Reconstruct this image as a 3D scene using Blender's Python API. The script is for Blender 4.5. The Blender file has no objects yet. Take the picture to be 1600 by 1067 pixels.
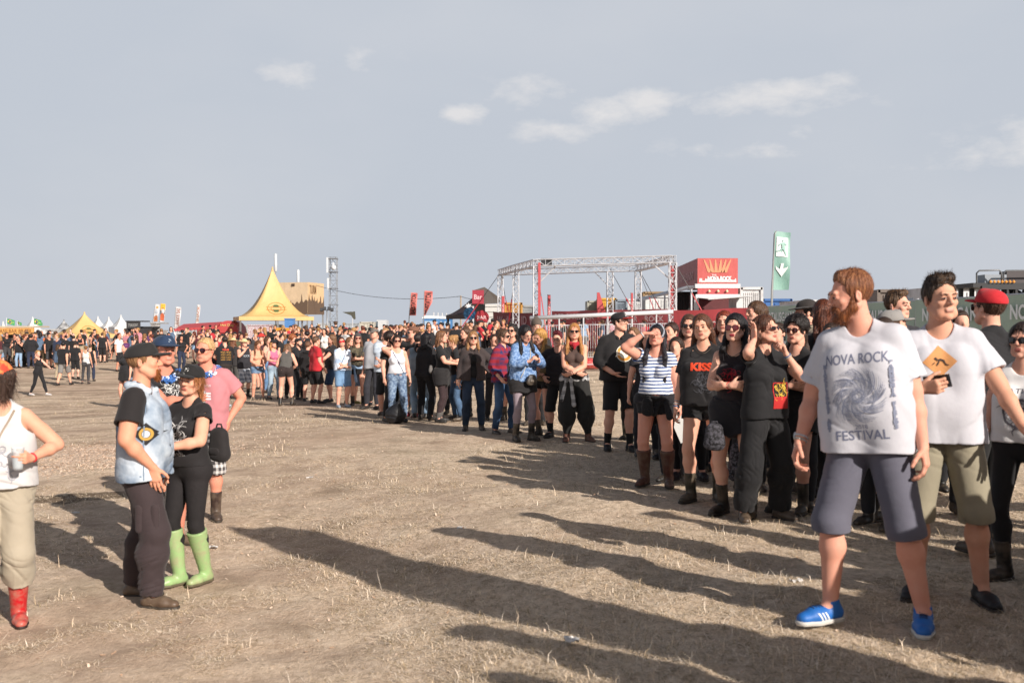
import bpy, bmesh, math, random, time
import numpy as np
from mathutils import Vector, Matrix
from mathutils.bvhtree import BVHTree
T0 = time.time()
SC = bpy.context.scene
COL = SC.collection
R = math.radians
rng = random.Random(7)
# ---------------------------------------------------------------- camera, sky, sun, exposure
PITCH = math.atan(25.5 / 1555.6); FPX = 1555.6; CAMZ = 1.9
cam_d = bpy.data.cameras.new("camera"); cam = bpy.data.objects.new("camera", cam_d); COL.objects.link(cam)
cam_d.lens = 35; cam_d.sensor_width = 36; cam_d.clip_start = .05; cam_d.clip_end = 6000
cam.location = (0, 0, CAMZ); cam.rotation_euler = (R(90) - PITCH, 0, 0)
cam_d.dof.use_dof = True; cam_d.dof.focus_distance = 16; cam_d.dof.aperture_fstop = 3.2
SC.camera = cam
SUN_EL, SUN_AZ = 27.0, 37.5      # shadows run towards -x by this angle from +y
sd = bpy.data.lights.new("sun", 'SUN'); sun = bpy.data.objects.new("sun", sd); COL.objects.link(sun)
sd.energy = 5.0; sd.angle = R(.5); sd.color = (1, .925, .84)
ldir = Vector((-math.sin(R(SUN_AZ)) * math.cos(R(SUN_EL)), math.cos(R(SUN_AZ)) * math.cos(R(SUN_EL)), -math.sin(R(SUN_EL))))
sun.rotation_euler = ldir.to_track_quat('-Z', 'Y').to_euler(); sun.location = (60, -60, 60)
world = bpy.data.worlds.new("World"); SC.world = world; world.use_nodes = True
WN, WL = world.node_tree.nodes, world.node_tree.links
WN.clear()
wo = WN.new('ShaderNodeOutputWorld'); bg = WN.new('ShaderNodeBackground'); WL.new(bg.outputs[0], wo.inputs[0])
sky = WN.new('ShaderNodeTexSky'); sky.sky_type = 'NISHITA'; sky.sun_disc = False
sky.sun_elevation = R(SUN_EL); sky.sun_rotation = R(180 - SUN_AZ); sky.air_density = 1.2; sky.dust_density = 4.5; sky.ozone_density = 1.5
bg.inputs[1].default_value = .052
# a thin veil of high haze and a few small clouds, both laid out in world directions
tc = WN.new('ShaderNodeTexCoord')
def wmath(op, a, b=None, c=None):
    n = WN.new('ShaderNodeMath'); n.operation = op
    for i, v in enumerate((a, b, c)):
        if v is None: continue
        if isinstance(v, (int, float)): n.inputs[i].default_value = v
        else: WL.new(v, n.inputs[i])
    return n.outputs[0]
veil = WN.new('ShaderNodeMixRGB')
WL.new(sky.outputs[0], veil.inputs[1]); veil.inputs[2].default_value = (8.75, 9.4, 10.5, 1)
sep = WN.new('ShaderNodeSeparateXYZ'); WL.new(tc.outputs['Generated'], sep.inputs[0])
WL.new(wmath('MAXIMUM', wmath('MINIMUM', wmath('MULTIPLY', wmath('SUBTRACT', .49, wmath('ABSOLUTE', sep.outputs[2])), 5.4), .94), .0), veil.inputs[0])
azx = wmath('DIVIDE', sep.outputs[0], sep.outputs[1]); elz = wmath('DIVIDE', sep.outputs[2], sep.outputs[1])
frontm = wmath('GREATER_THAN', sep.outputs[1], .05)
nz = WN.new('ShaderNodeTexNoise'); nz.inputs['Scale'].default_value = 22; nz.inputs['Detail'].default_value = 9; nz.inputs['Roughness'].default_value = .62
mpn = WN.new('ShaderNodeMapping'); mpn.inputs['Scale'].default_value = (1, 1, 2.2); WL.new(tc.outputs['Generated'], mpn.inputs[0]); WL.new(mpn.outputs[0], nz.inputs[0])
cl = None
for cx, cy, rx, ry, am in ((452, 118, 60, 22, .55), (540, 95, 60, 26, .4), (722, 182, 34, 15, .9), (830, 150, 62, 26, .62), (870, 205, 60, 16, .75),
                           (950, 178, 60, 24, .9), (1005, 165, 42, 24, 1.0), (1110, 168, 90, 16, .6), (1225, 150, 110, 24, .75), (1290, 135, 60, 18, .6),
                           (1180, 235, 140, 18, .42), (1250, 215, 40, 18, .4), (1560, 240, 110, 26, .55), (1600, 215, 34, 30, .85), (1380, 262, 90, 14, .25)):
    dx = wmath('DIVIDE', wmath('SUBTRACT', azx, (cx - 800) / FPX), rx * 1.25 / FPX)
    dz = wmath('DIVIDE', wmath('SUBTRACT', elz, (508 - cy) / FPX), ry * 1.3 / FPX)
    g = wmath('MULTIPLY', wmath('EXPONENT', wmath('MULTIPLY', wmath('ADD', wmath('MULTIPLY', dx, dx), wmath('MULTIPLY', dz, dz)), -1.0)), am)
    cl = g if cl is None else wmath('MAXIMUM', cl, g)
cden = wmath('MULTIPLY', wmath('SUBTRACT', wmath('ADD', cl, wmath('MULTIPLY', nz.outputs[0], 1.9)), 1.27), .95)
nz2 = WN.new('ShaderNodeTexNoise'); nz2.inputs['Scale'].default_value = 2.6; nz2.inputs['Detail'].default_value = 6; WL.new(mpn.outputs[0], nz2.inputs[0])
cden = wmath('MINIMUM', wmath('MAXIMUM', wmath('MULTIPLY', cden, frontm), 0), .62)
cden = wmath('MULTIPLY', cden, wmath('MINIMUM', wmath('MULTIPLY', cl, 3), 1))
cden = wmath('ADD', cden, wmath('MULTIPLY', wmath('MAXIMUM', wmath('SUBTRACT', nz2.outputs[0], .45), 0), .55))
cm = WN.new('ShaderNodeMixRGB'); WL.new(cden, cm.inputs[0]); WL.new(veil.outputs[0], cm.inputs[1]); cm.inputs[2].default_value = (13.4, 12.9, 12.6, 1)
WL.new(cm.outputs[0], bg.inputs[0])
SC.view_settings.view_transform = 'Standard'; SC.view_settings.look = 'None'; SC.view_settings.gamma = 1; SC.view_settings.exposure = .32
SC.cycles.max_bounces = 5; SC.cycles.diffuse_bounces = 2; SC.cycles.transparent_max_bounces = 8

# ---------------------------------------------------------------- projection and terrain
FW = np.array([0, math.cos(PITCH), -math.sin(PITCH)]); UP = np.array([0, math.sin(PITCH), math.cos(PITCH)])
def ray(px, py): return np.array([(px - 800) / FPX, 0, 0]) + FW + UP * ((533.5 - py) / FPX)
def W(px, py, Y):
    d = ray(px, py); return Vector(tuple(d / d[1] * Y)) + Vector((0, 0, CAMZ))
CT = []
for px, fy, s in ((250, 940, 228), (1375, 972, 297), (1480, 935, 278), (1190, 814, 188), (1025, 758, 153), (965, 703, 118), (740, 672, 93), (555, 634, 68),
                  (447, 632, 60), (370, 621, 52), (60, 617, 43), (205, 600, 37), (120, 568, 29), (600, 551, 28), (15, 980, 241), (345, 808, 153), (310, 911, 214), (640, 655, 84), (850, 683, 104), (1100, 785, 170)):
    w = W(px, fy, FPX / s); CT.append((w.x / w.y, math.log(w.y), w.z))
for a in (-.6, -.3, 0, .3, .6):
    CT += [(a, math.log(90), .3 + .3 * a), (a, math.log(160), .35), (a, math.log(400), .3), (a, math.log(3), .13 + .12 * a * (a > 0))]
CT += [(.5, math.log(20), .3), (.35, math.log(45), .5), (.1, math.log(45), .45)]
CT = np.array(CT)
def terr(X, Y):
    X = np.asarray(X, float); Y = np.asarray(Y, float)
    Ye = np.maximum(Y, 3.0); a = np.clip(X / Ye, -.9, .9); b = np.log(Ye)
    d2 = ((a[..., None] - CT[:, 0]) / .17) ** 2 + ((b[..., None] - CT[:, 1]) / .3) ** 2
    w = np.exp(-.5 * d2) + 1e-5 / (1 + d2)
    return (w * CT[:, 2]).sum(-1) / w.sum(-1) - np.clip(Y - 135, 0, None) * .022
def tz(x, y): return float(terr(np.array(x), np.array(y)))
def on_ground(px, py):
    d = ray(px, py); t = np.geomspace(1.5, 600, 4000)
    P = d[None] * t[:, None]; z = P[:, 2] + CAMZ - terr(P[:, 0], P[:, 1])
    i = int(np.argmax(z < 0)) or len(t) - 1
    t0, t1 = t[i - 1], t[i]; z0, z1 = z[i - 1], z[i]; tt = t0 + (t1 - t0) * z0 / (z0 - z1 + 1e-9)
    p = d * tt; return Vector((p[0], p[1], p[2] + CAMZ))

# ---------------------------------------------------------------- materials
MC = {}
def lin(c):
    if isinstance(c, str):
        c = c.lstrip('#'); c = [int(c[i:i + 2], 16) / 255 for i in (0, 2, 4)]
        return tuple((x / 12.92 if x <= .04045 else ((x + .055) / 1.055) ** 2.4) for x in c)
    return tuple(c[:3])
class NT:
    def __init__(s, m): s.m = m; m.use_nodes = True; s.n = m.node_tree.nodes; s.l = m.node_tree.links; s.b = s.n['Principled BSDF']; s.tc = s.n.new('ShaderNodeTexCoord')
    def noise(s, sc, det=4, rough=.55, vec=None, scale=None):
        n = s.n.new('ShaderNodeTexNoise'); n.inputs['Scale'].default_value = sc; n.inputs['Detail'].default_value = det; n.inputs['Roughness'].default_value = rough
        v = vec or s.tc.outputs['Object']
        if scale:
            mp = s.n.new('ShaderNodeMapping'); mp.inputs['Scale'].default_value = scale; s.l.new(v, mp.inputs[0]); v = mp.outputs[0]
        s.l.new(v, n.inputs['Vector']); return n.outputs[0]
    def ramp(s, f, stops):
        n = s.n.new('ShaderNodeValToRGB'); e = n.color_ramp.elements
        while len(e) < len(stops): e.new(.5)
        for i, (p, c) in enumerate(stops): e[i].position = p; e[i].color = (*lin(c), 1)
        s.l.new(f, n.inputs[0]); return n.outputs[0]
    def mix(s, f, a, b, t='MIX'):
        n = s.n.new('ShaderNodeMixRGB'); n.blend_type = t
        for i, v in enumerate((f, a, b)):
            if isinstance(v, (int, float)): n.inputs[i].default_value = v
            elif isinstance(v, (tuple, str)): n.inputs[i].default_value = (*lin(v), 1)
            else: s.l.new(v, n.inputs[i])
        return n.outputs[0]
    def math(s, op, a, b=0.):
        n = s.n.new('ShaderNodeMath'); n.operation = op
        for i, v in enumerate((a, b)):
            if isinstance(v, (int, float)): n.inputs[i].default_value = v
            else: s.l.new(v, n.inputs[i])
        return n.outputs[0]
    def col(s, c):
        if isinstance(c, (tuple, str)): s.b.inputs['Base Color'].default_value = (*lin(c), 1)
        else: s.l.new(c, s.b.inputs['Base Color'])
    def bump(s, f, st=.3, d=.01):
        n = s.n.new('ShaderNodeBump'); n.inputs['Strength'].default_value = st; n.inputs['Distance'].default_value = d
        s.l.new(f, n.inputs['Height']); s.l.new(n.outputs[0], s.b.inputs['Normal'])
    def rough(s, r): s.b.inputs['Roughness'].default_value = r
def mat(kind, c='#808080', c2=None, p=1.0):
    key = (kind, c, c2, p)
    if key in MC: return MC[key]
    m = bpy.data.materials.new(kind); t = NT(m); MC[key] = m
    L = lin(c); dk = tuple(x * .72 for x in L)
    if kind == 'skin':
        f = t.noise(9, 5); f2 = t.noise(60, 3)
        t.col(t.mix(t.math('MULTIPLY', f2, .25), t.ramp(f, ((.3, tuple((L[0] * .97, L[1] * .86, L[2] * .82))), (.65, L))), (L[0] * .8, L[1] * .55, L[2] * .5)))
        t.rough(.62); t.b.inputs['Specular IOR Level'].default_value = .3; t.b.inputs['Subsurface Weight'].default_value = .12; t.b.inputs['Subsurface Radius'].default_value = (.9, .35, .2); t.b.inputs['Subsurface Scale'].default_value = .01
        t.bump(t.noise(220, 3), .12, .002)
    elif kind == 'hair':
        f = t.noise(55, 4, .7, scale=(2.2, 2.2, .22)); L2 = lin(c2) if c2 else tuple(x * 1.9 for x in L)
        t.col(t.ramp(f, ((.32, tuple(x * .45 for x in L)), (.5, L), (.72, L2)))); t.rough(.42); t.bump(f, .9, .01)
        t.b.inputs['Specular IOR Level'].default_value = .35
    elif kind == 'denim':
        f = t.noise(3.2, 5); f2 = t.noise(300, 2, scale=(1, 1, .4)); L2 = lin(c2) if c2 else tuple(min(1, x * 1.7 + .03) for x in L)
        t.col(t.mix(t.math('MULTIPLY', f2, .4), t.ramp(f, ((.38, tuple(x * .75 for x in L)), (.62, L2))), L)); t.rough(.9); t.bump(t.noise(26, 5), .35, .01)
    elif kind == 'plaid':
        s = t.n.new('ShaderNodeSeparateXYZ'); t.l.new(t.tc.outputs['Object'], s.inputs[0])
        def bands(o, k, ph): return t.math('GREATER_THAN', t.math('SINE', t.math('ADD', t.math('MULTIPLY', o, k), ph)), .15)
        hx = bands(t.math('ADD', s.outputs[0], t.math('MULTIPLY', s.outputs[1], .8)), 75 * p, 0); hz = bands(s.outputs[2], 75 * p, 1)
        t.col(t.mix(hx, t.mix(hz, c, t.mix(.5, c, c2)), t.mix(hz, t.mix(.5, c, c2), c2))); t.rough(.9); t.bump(t.noise(24, 4), .3, .01)
    elif kind == 'stripe':
        s = t.n.new('ShaderNodeSeparateXYZ'); t.l.new(t.tc.outputs['Object'], s.inputs[0])
        z = t.math('ADD', s.outputs[2], t.math('MULTIPLY', t.noise(6, 2), .02))
        t.col(t.mix(t.math('GREATER_THAN', t.math('SINE', t.math('MULTIPLY', z, 6.2832 / (.034 * p))), .25), c, c2)); t.rough(.85); t.bump(t.noise(22, 4), .3, .01)
    elif kind == 'blotch':
        t.col(t.ramp(t.noise(14 / p, 5, .6), ((.42, c), (.52, tuple((x + y) / 2 for x, y in zip(L, lin(c2)))), (.6, c2)))); t.rough(.85); t.bump(t.noise(30, 4), .3, .01)
    elif kind == 'leather':
        f = t.noise(18, 5); f2 = t.noise(9, 5); t.col(t.mix(t.ramp(f2, ((.4, (0., 0., 0.)), (.62, (.6, .6, .6)))), t.ramp(f, ((.3, dk), (.7, L))), (.16, .12, .085))); t.rough(.5); t.bump(f, .3, .006)
    elif kind == 'rubber':
        f = t.noise(11, 6, .7); t.col(t.mix(t.ramp(f, ((.42, (0., 0., 0.)), (.66, (.62, .62, .62)))), L, (.36, .27, .19))); t.rough(.42); t.bump(f, .1, .006)
    elif kind == 'plain':
        f = t.noise(5, 5); t.col(t.ramp(f, ((.3, tuple(x * .9 for x in L)), (.7, L)))); t.rough(.55)
    elif kind == 'gloss': t.col(L); t.rough(.08); t.b.inputs['Coat Weight'].default_value = .5
    elif kind == 'metal':
        t.col(t.ramp(t.noise(8, 4), ((.3, tuple(x * .8 for x in L)), (.7, L)))); t.b.inputs['Metallic'].default_value = .15; t.rough(.38)
    elif kind == 'clear':
        t.col(L); t.rough(.08); t.b.inputs['Alpha'].default_value = p; t.b.inputs['Specular IOR Level'].default_value = .8
    elif kind == 'print':
        t.col(L); t.rough(.8)
    elif kind == 'tarp':
        f = t.noise(1.3, 5); t.col(t.ramp(f, ((.3, tuple(x * .86 for x in L)), (.7, L)))); t.rough(.55); t.bump(t.noise(1.1, 5, scale=(1, 1, .35)), .5, .12)
    elif kind == 'worn':
        f = t.noise(2.4, 6, .65); t.col(t.ramp(f, ((.28, tuple(x * .62 for x in L)), (.5, tuple(x * .9 for x in L)), (.7, L)))); t.rough(.6)
    else:  # cloth
        f = t.noise(4, 5); t.col(t.ramp(f, ((.3, tuple(x * .84 for x in L)), (.7, L)))); t.rough(.88)
        t.b.inputs['Sheen Weight'].default_value = .08; t.bump(t.math('ADD', t.math('MULTIPLY', t.noise(30, 6, .6), .35), t.math('MULTIPLY', t.noise(5, 2, .4), 1.6)), .3, .016)
    return m

# ---------------------------------------------------------------- object helpers
def link(o, parent=None):
    COL.objects.link(o)
    if parent: o.parent = parent
    return o
def mesh_np(name, V, F, mats, parent=None, idx=None, smooth=True):
    me = bpy.data.meshes.new(name); V = np.asarray(V, np.float32); nv = len(V)
    if isinstance(F, np.ndarray):
        n, k = F.shape
        me.vertices.add(nv); me.vertices.foreach_set('co', V.ravel()); me.loops.add(n * k); me.loops.foreach_set('vertex_index', F.ravel().astype(np.int32))
        me.polygons.add(n); me.polygons.foreach_set('loop_start', np.arange(0, n * k, k, dtype=np.int32)); me.polygons.foreach_set('loop_total', np.full(n, k, np.int32))
        if idx is not None: me.polygons.foreach_set('material_index', idx.astype(np.int32))
        me.polygons.foreach_set('use_smooth', np.full(n, smooth)); me.update(calc_edges=True)
    else:
        me.from_pydata([tuple(map(float, v)) for v in V], [], F); me.polygons.foreach_set('use_smooth', [smooth] * len(F))
        if idx is not None: me.polygons.foreach_set('material_index', list(idx))
        me.update()
    for m in (mats if isinstance(mats, (list, tuple)) else [mats]): me.materials.append(m)
    return link(bpy.data.objects.new(name, me), parent)
def empty(name, loc, rz=0):
    o = bpy.data.objects.new(name, None); o.empty_display_size = .2; COL.objects.link(o); o.location = loc; o.rotation_euler.z = rz; return o
def tag(o, label, cat=None, group=None, kind=None):
    if label: o['label'] = label
    if cat: o['category'] = cat
    if group: o['group'] = group
    if kind: o['kind'] = kind
    return o
class MB:
    def __init__(s): s.v = []; s.f = []; s.mi = []; s.m = 0
    def add(s, V, F):
        n = len(s.v); s.v += [tuple(map(float, v)) for v in V]; s.f += [tuple(i + n for i in f) for f in F]; s.mi += [s.m] * len(F); return s
    def box(s, c, size, rz=0, M=None):
        x, y, z = (q / 2 for q in size); V = [Vector((a * x, b * y, d * z)) for a in (-1, 1) for b in (-1, 1) for d in (-1, 1)]
        Mx = (M if M else Matrix.Rotation(rz, 3, 'Z')); V = [Mx @ v + Vector(c) for v in V]
        return s.add(V, [(0, 1, 3, 2), (4, 6, 7, 5), (0, 4, 5, 1), (2, 3, 7, 6), (0, 2, 6, 4), (1, 5, 7, 3)])
    def tube(s, pts, r, n=6, cap=True):
        pts = [Vector(p) for p in pts]; rs = r if isinstance(r, (list, tuple)) else [r] * len(pts); V = []; F = []
        for i, p in enumerate(pts):
            d = (pts[min(i + 1, len(pts) - 1)] - pts[max(i - 1, 0)]).normalized(); a = d.cross(Vector((0, 0, 1)))
            if a.length < .05: a = d.cross(Vector((0, 1, 0)))
            a.normalize(); b = d.cross(a)
            V += [p + (a * math.cos(6.2832 * j / n) + b * math.sin(6.2832 * j / n)) * rs[i] for j in range(n)]
            if i: F += [((i - 1) * n + j, (i - 1) * n + (j + 1) % n, i * n + (j + 1) % n, i * n + j) for j in range(n)]
        if cap: F += [tuple(range(n))[::-1], tuple(range((len(pts) - 1) * n, len(pts) * n))]
        return s.add(V, F)
    def lathe(s, prof, n=16, c=(0, 0, 0), M=None):
        V = []; F = []
        for i, (r, z) in enumerate(prof):
            for j in range(n):
                v = Vector((r * math.cos(6.2832 * j / n), r * math.sin(6.2832 * j / n), z)); v = (M @ v if M else v) + Vector(c); V.append(v)
            if i: F += [((i - 1) * n + j, (i - 1) * n + (j + 1) % n, i * n + (j + 1) % n, i * n + j) for j in range(n)]
        return s.add(V, F)
    def prism(s, poly, o, ux, uy, th):
        o, ux, uy = Vector(o), Vector(ux), Vector(uy); nn = ux.cross(uy).normalized() * th; n = len(poly)
        V = [o + ux * a + uy * b for a, b in poly]; V += [v + nn for v in V]
        return s.add(V, [tuple(range(n))[::-1], tuple(range(n, 2 * n))] + [(i, (i + 1) % n, n + (i + 1) % n, n + i) for i in range(n)])
    def build(s, name, mats, parent=None, smooth=False): return mesh_np(name, s.v, s.f, mats, parent, s.mi, smooth)
def text_mesh(txt, size=1.0, bold=.0, cut=0, extrude=0., align='CENTER', shear=0):
    cu = bpy.data.curves.new('txt', 'FONT'); cu.body = txt; cu.size = size; cu.offset = bold; cu.extrude = extrude; cu.align_x = align; cu.align_y = 'CENTER'; cu.shear = shear; cu.resolution_u = 3
    o = bpy.data.objects.new('txt', cu); COL.objects.link(o); dg = bpy.context.evaluated_depsgraph_get(); dg.update()
    me = bpy.data.meshes.new_from_object(o.evaluated_get(dg)); bpy.data.objects.remove(o); bpy.data.curves.remove(cu)
    V = [tuple(v.co) for v in me.vertices]; F = [tuple(p.vertices) for p in me.polygons]; bpy.data.meshes.remove(me); return V, F
def sign_text(name, txt, o, ux, uy, h, m, parent, w=None, bold=.01, off=.004, th=.003, shear=0):
    """flat lettering lying on a board: centre o, text axis ux, up uy, cap height h, optional full width w"""
    V, F = text_mesh(txt, 1, bold, shear=shear); A = np.array(V)
    ex = (A[:, 0].max() - A[:, 0].min()); ey = (A[:, 1].max() - A[:, 1].min()); cx = (A[:, 0].max() + A[:, 0].min()) / 2; cy = (A[:, 1].max() + A[:, 1].min()) / 2
    sy = h / ey; sx = (w / ex) if w else sy
    ux, uy, o = Vector(ux).normalized(), Vector(uy).normalized(), Vector(o); n = ux.cross(uy)
    P = [o + ux * ((x - cx) * sx) + uy * ((y - cy) * sy) + n * off for x, y, _ in V]
    return mesh_np(name, P, F, m, parent, smooth=False)

# ---------------------------------------------------------------- signed distance modelling
f32 = np.float32
def smin(a, b, k):
    if k <= 0: return np.minimum(a, b)
    h = np.clip(.5 + .5 * (b - a) / k, 0, 1); return b + (a - b) * h - k * h * (1 - h)
def A3(p): return np.array(p, f32)
class cap:
    def __init__(s, a, b, ra, rb=None, F=None):
        s.a, s.b, s.ra, s.rb, s.F = A3(a), A3(b), ra, (ra if rb is None else rb), F
        m = max(s.ra, s.rb); s.lo = np.minimum(s.a, s.b) - m; s.hi = np.maximum(s.a, s.b) + m
    def __call__(s, P):
        Q, ba = P - s.a, s.b - s.a
        if s.F is not None:
            ax, k = s.F; ax = A3(ax); k = f32(k - 1); Q = Q + (Q @ ax)[:, None] * (ax * k); ba = ba + (ba @ ax) * ax * k
        t = np.clip((Q @ ba) / max(float(ba @ ba), 1e-9), 0, 1)
        D = Q - t[:, None] * ba
        return np.sqrt((D * D).sum(1)) - (s.ra + (s.rb - s.ra) * t)
class ell:
    def __init__(s, c, r, Rm=None): s.c, s.r, s.R = A3(c), A3(r), (None if Rm is None else np.asarray(Rm, f32)); m = max(r); s.lo = s.c - m; s.hi = s.c + m
    def __call__(s, P):
        Q = P - s.c
        if s.R is not None: Q = Q @ s.R
        q = Q / s.r; k0 = np.sqrt((q * q).sum(1)); q = q / s.r; k1 = np.sqrt((q * q).sum(1)) + 1e-6; return k0 * (k0 - 1) / k1
class plane:   # keeps what lies on the side the normal points away from
    def __init__(s, p, n): s.p, s.n = A3(p), A3(n) / np.linalg.norm(n)
    def __call__(s, P): return (P - s.p) @ s.n
class SDF:
    def __init__(s, *items, e=0, bound=False): s.it = list(items); s.e = e; s.bound = bound; s.disp = None
    def add(s, fn, k=.02, op='+'): s.it.append((fn, op, k)); return s
    def box(s):
        lo = np.full(3, 1e9); hi = -lo
        for fn, op, k in s.it:
            if op != '+': continue
            if isinstance(fn, SDF): l, h = fn.box()
            else: l, h = fn.lo, fn.hi
            lo = np.minimum(lo, l); hi = np.maximum(hi, h)
        return lo - s.e - .004, hi + s.e + .004
    def __call__(s, P):
        if s.bound:
            lo, hi = s.box(); Q = np.maximum(np.maximum(lo - P, P - hi), 0); dd = np.sqrt((Q * Q).sum(1)).astype(f32) + .02; m = dd < .06
            if m.any(): dd[m] = s.ev(P[m])
            return dd
        return s.ev(P)
    def ev(s, P):
        d = None
        for fn, op, k in s.it:
            v = fn(P)
            if op == '+': d = v if d is None else smin(d, v, k)
            elif op == '-': d = -smin(-d, v, k)
            else: d = -smin(-d, -v, k)
        if s.disp is not None: d = d + s.disp(P)
        return d - s.e
def folds(seed, amp, fr=30., zc=None):
    r = np.random.RandomState(seed); D = r.normal(size=(4, 3)); D[:, 2] *= 1.3; D /= np.linalg.norm(D, axis=1)[:, None]; D = (D * fr * r.uniform(.6, 1.5, (4, 1))).astype(f32); ph = r.uniform(0, 6, 4)
    def g(P):
        q = P @ D.T; c1 = np.sin(q[:, 0] * .5 + 1.3 * np.sin(q[:, 1] * .6 + ph[0]) + ph[1]); c2 = np.sin(q[:, 3] * .8 + 1.4 * np.sin(q[:, 0] * .5 + ph[3])); c3 = np.sin(q[:, 1] * 1.1 + 1.6 * np.sin(q[:, 2] * .6) + ph[2])
        n = (.42 * np.exp(-(c1 / .38) ** 2) - .10 * np.exp(-(c2 / .3) ** 2) + .32 * np.exp(-(c3 / .42) ** 2)) * (.55 + .45 * np.sin(q[:, 0] * .31 + q[:, 3] * .23 + ph[0])) - .15 + .22 * np.sin(q[:, 2] * .6 + ph[1])
        w = 1. if zc is None else np.clip(.35 + np.abs(P[:, 2] - zc[0]) / zc[1], .35, 1.2)
        return (amp * n * w).astype(f32)
    return g
def strands(c, amp, fr):
    c = A3(c)
    def g(P):
        Q = P - c; th = np.arctan2(Q[:, 0], Q[:, 1] + 1e-6); return (amp * (np.sin(th * fr + 9 * Q[:, 2]) * .6 + np.sin(th * fr * .43 + 14 * Q[:, 2] + 1) * .5 + .4 * np.sin(Q[:, 1] * 90 + Q[:, 0] * 60))).astype(f32)
    return g
def surf(S, v):
    lo, hi = S.box(); lo = lo - 2 * v; B = 4
    nb = np.maximum(2, np.ceil((hi - lo + 2 * v) / (v * B)).astype(int) + 1); lo = lo.astype(f32)
    gi = np.stack(np.meshgrid(*[np.arange(n) for n in nb], indexing='ij'), -1).reshape(-1, 3)
    cc = lo + (gi * B + (B - 1) / 2) * v; dc = S(cc.astype(f32)); act = np.abs(dc) < v * B * 1.35 + .006
    D = np.repeat(np.repeat(np.repeat(np.sign(dc).reshape(nb).astype(f32), B, 0), B, 1), B, 2)
    off = np.stack(np.meshgrid(*[np.arange(B)] * 3, indexing='ij'), -1).reshape(-1, 3)
    ii = (gi[act][:, None] * B + off[None]).reshape(-1, 3)
    vals = np.concatenate([S((lo + q * v).astype(f32)) for q in np.array_split(ii, max(1, len(ii) // 150000))])
    D[ii[:, 0], ii[:, 1], ii[:, 2]] = vals
    sg = D < 0; n = np.array(D.shape)
    c8 = [(i, j, k) for i in (0, 1) for j in (0, 1) for k in (0, 1)]
    cnt = sum(sg[i:n[0] - 1 + i, j:n[1] - 1 + j, k:n[2] - 1 + k].astype(np.int8) for i, j, k in c8)
    A = np.argwhere((cnt > 0) & (cnt < 8)); 
    if len(A) == 0: return np.zeros((0, 3)), np.zeros((0, 4), int)
    ID = np.full(n - 1, -1, np.int32); ID[A[:, 0], A[:, 1], A[:, 2]] = np.arange(len(A))
    cv = {c: D[A[:, 0] + c[0], A[:, 1] + c[1], A[:, 2] + c[2]] for c in c8}
    S_ = np.zeros((len(A), 3)); N_ = np.zeros(len(A))
    for c in c8:
        for ax in range(3):
            if c[ax]: continue
            d = list(c); d[ax] = 1; a, b = cv[c], cv[tuple(d)]; m = (a < 0) != (b < 0); t = np.where(m, a / np.where(m, a - b, 1), 0)
            p = np.tile(np.array(c, float), (len(A), 1)); p[:, ax] += t; S_[m] += p[m]; N_[m] += 1
    V = lo + (A + S_ / N_[:, None]) * v; Fs = []
    for ax in range(3):
        u, w = [(1, 2), (2, 0), (0, 1)][ax]; s0 = [slice(None)] * 3; s1 = [slice(None)] * 3; s0[ax] = slice(0, -1); s1[ax] = slice(1, None)
        E = np.argwhere(sg[tuple(s0)] != sg[tuple(s1)]); E = E[(E[:, u] > 0) & (E[:, w] > 0) & (E[:, u] < n[u] - 1) & (E[:, w] < n[w] - 1)]
        if not len(E): continue
        def g(du, dw): q = E.copy(); q[:, u] -= du; q[:, w] -= dw; return ID[q[:, 0], q[:, 1], q[:, 2]]
        Q = np.stack([g(1, 1), g(0, 1), g(0, 0), g(1, 0)], 1); fl = ~sg[E[:, 0], E[:, 1], E[:, 2]]; Q[fl] = Q[fl][:, ::-1]; Fs.append(Q)
    F = np.concatenate(Fs); F = F[(F >= 0).all(1)]; return V, F
# ---------------------------------------------------------------- people
class Fr:
    def __init__(s, Rm=None, t=(0, 0, 0)): s.R = Matrix.Identity(3) if Rm is None else Rm; s.t = Vector(t)
    def pt(s, *p): return s.R @ Vector(p if len(p) == 3 else p[0]) + s.t
    def dr(s, *p): return s.R @ Vector(p)
def rot(x=0, y=0, z=0): return Matrix.Rotation(R(z), 3, 'Z') @ Matrix.Rotation(R(x), 3, 'X') @ Matrix.Rotation(R(y), 3, 'Y')
def about(Rm, c): c = Vector(c); return Fr(Rm, c - Rm @ c)
def comp(a, b): return Fr(a.R @ b.R, a.R @ b.t + a.t)
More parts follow.
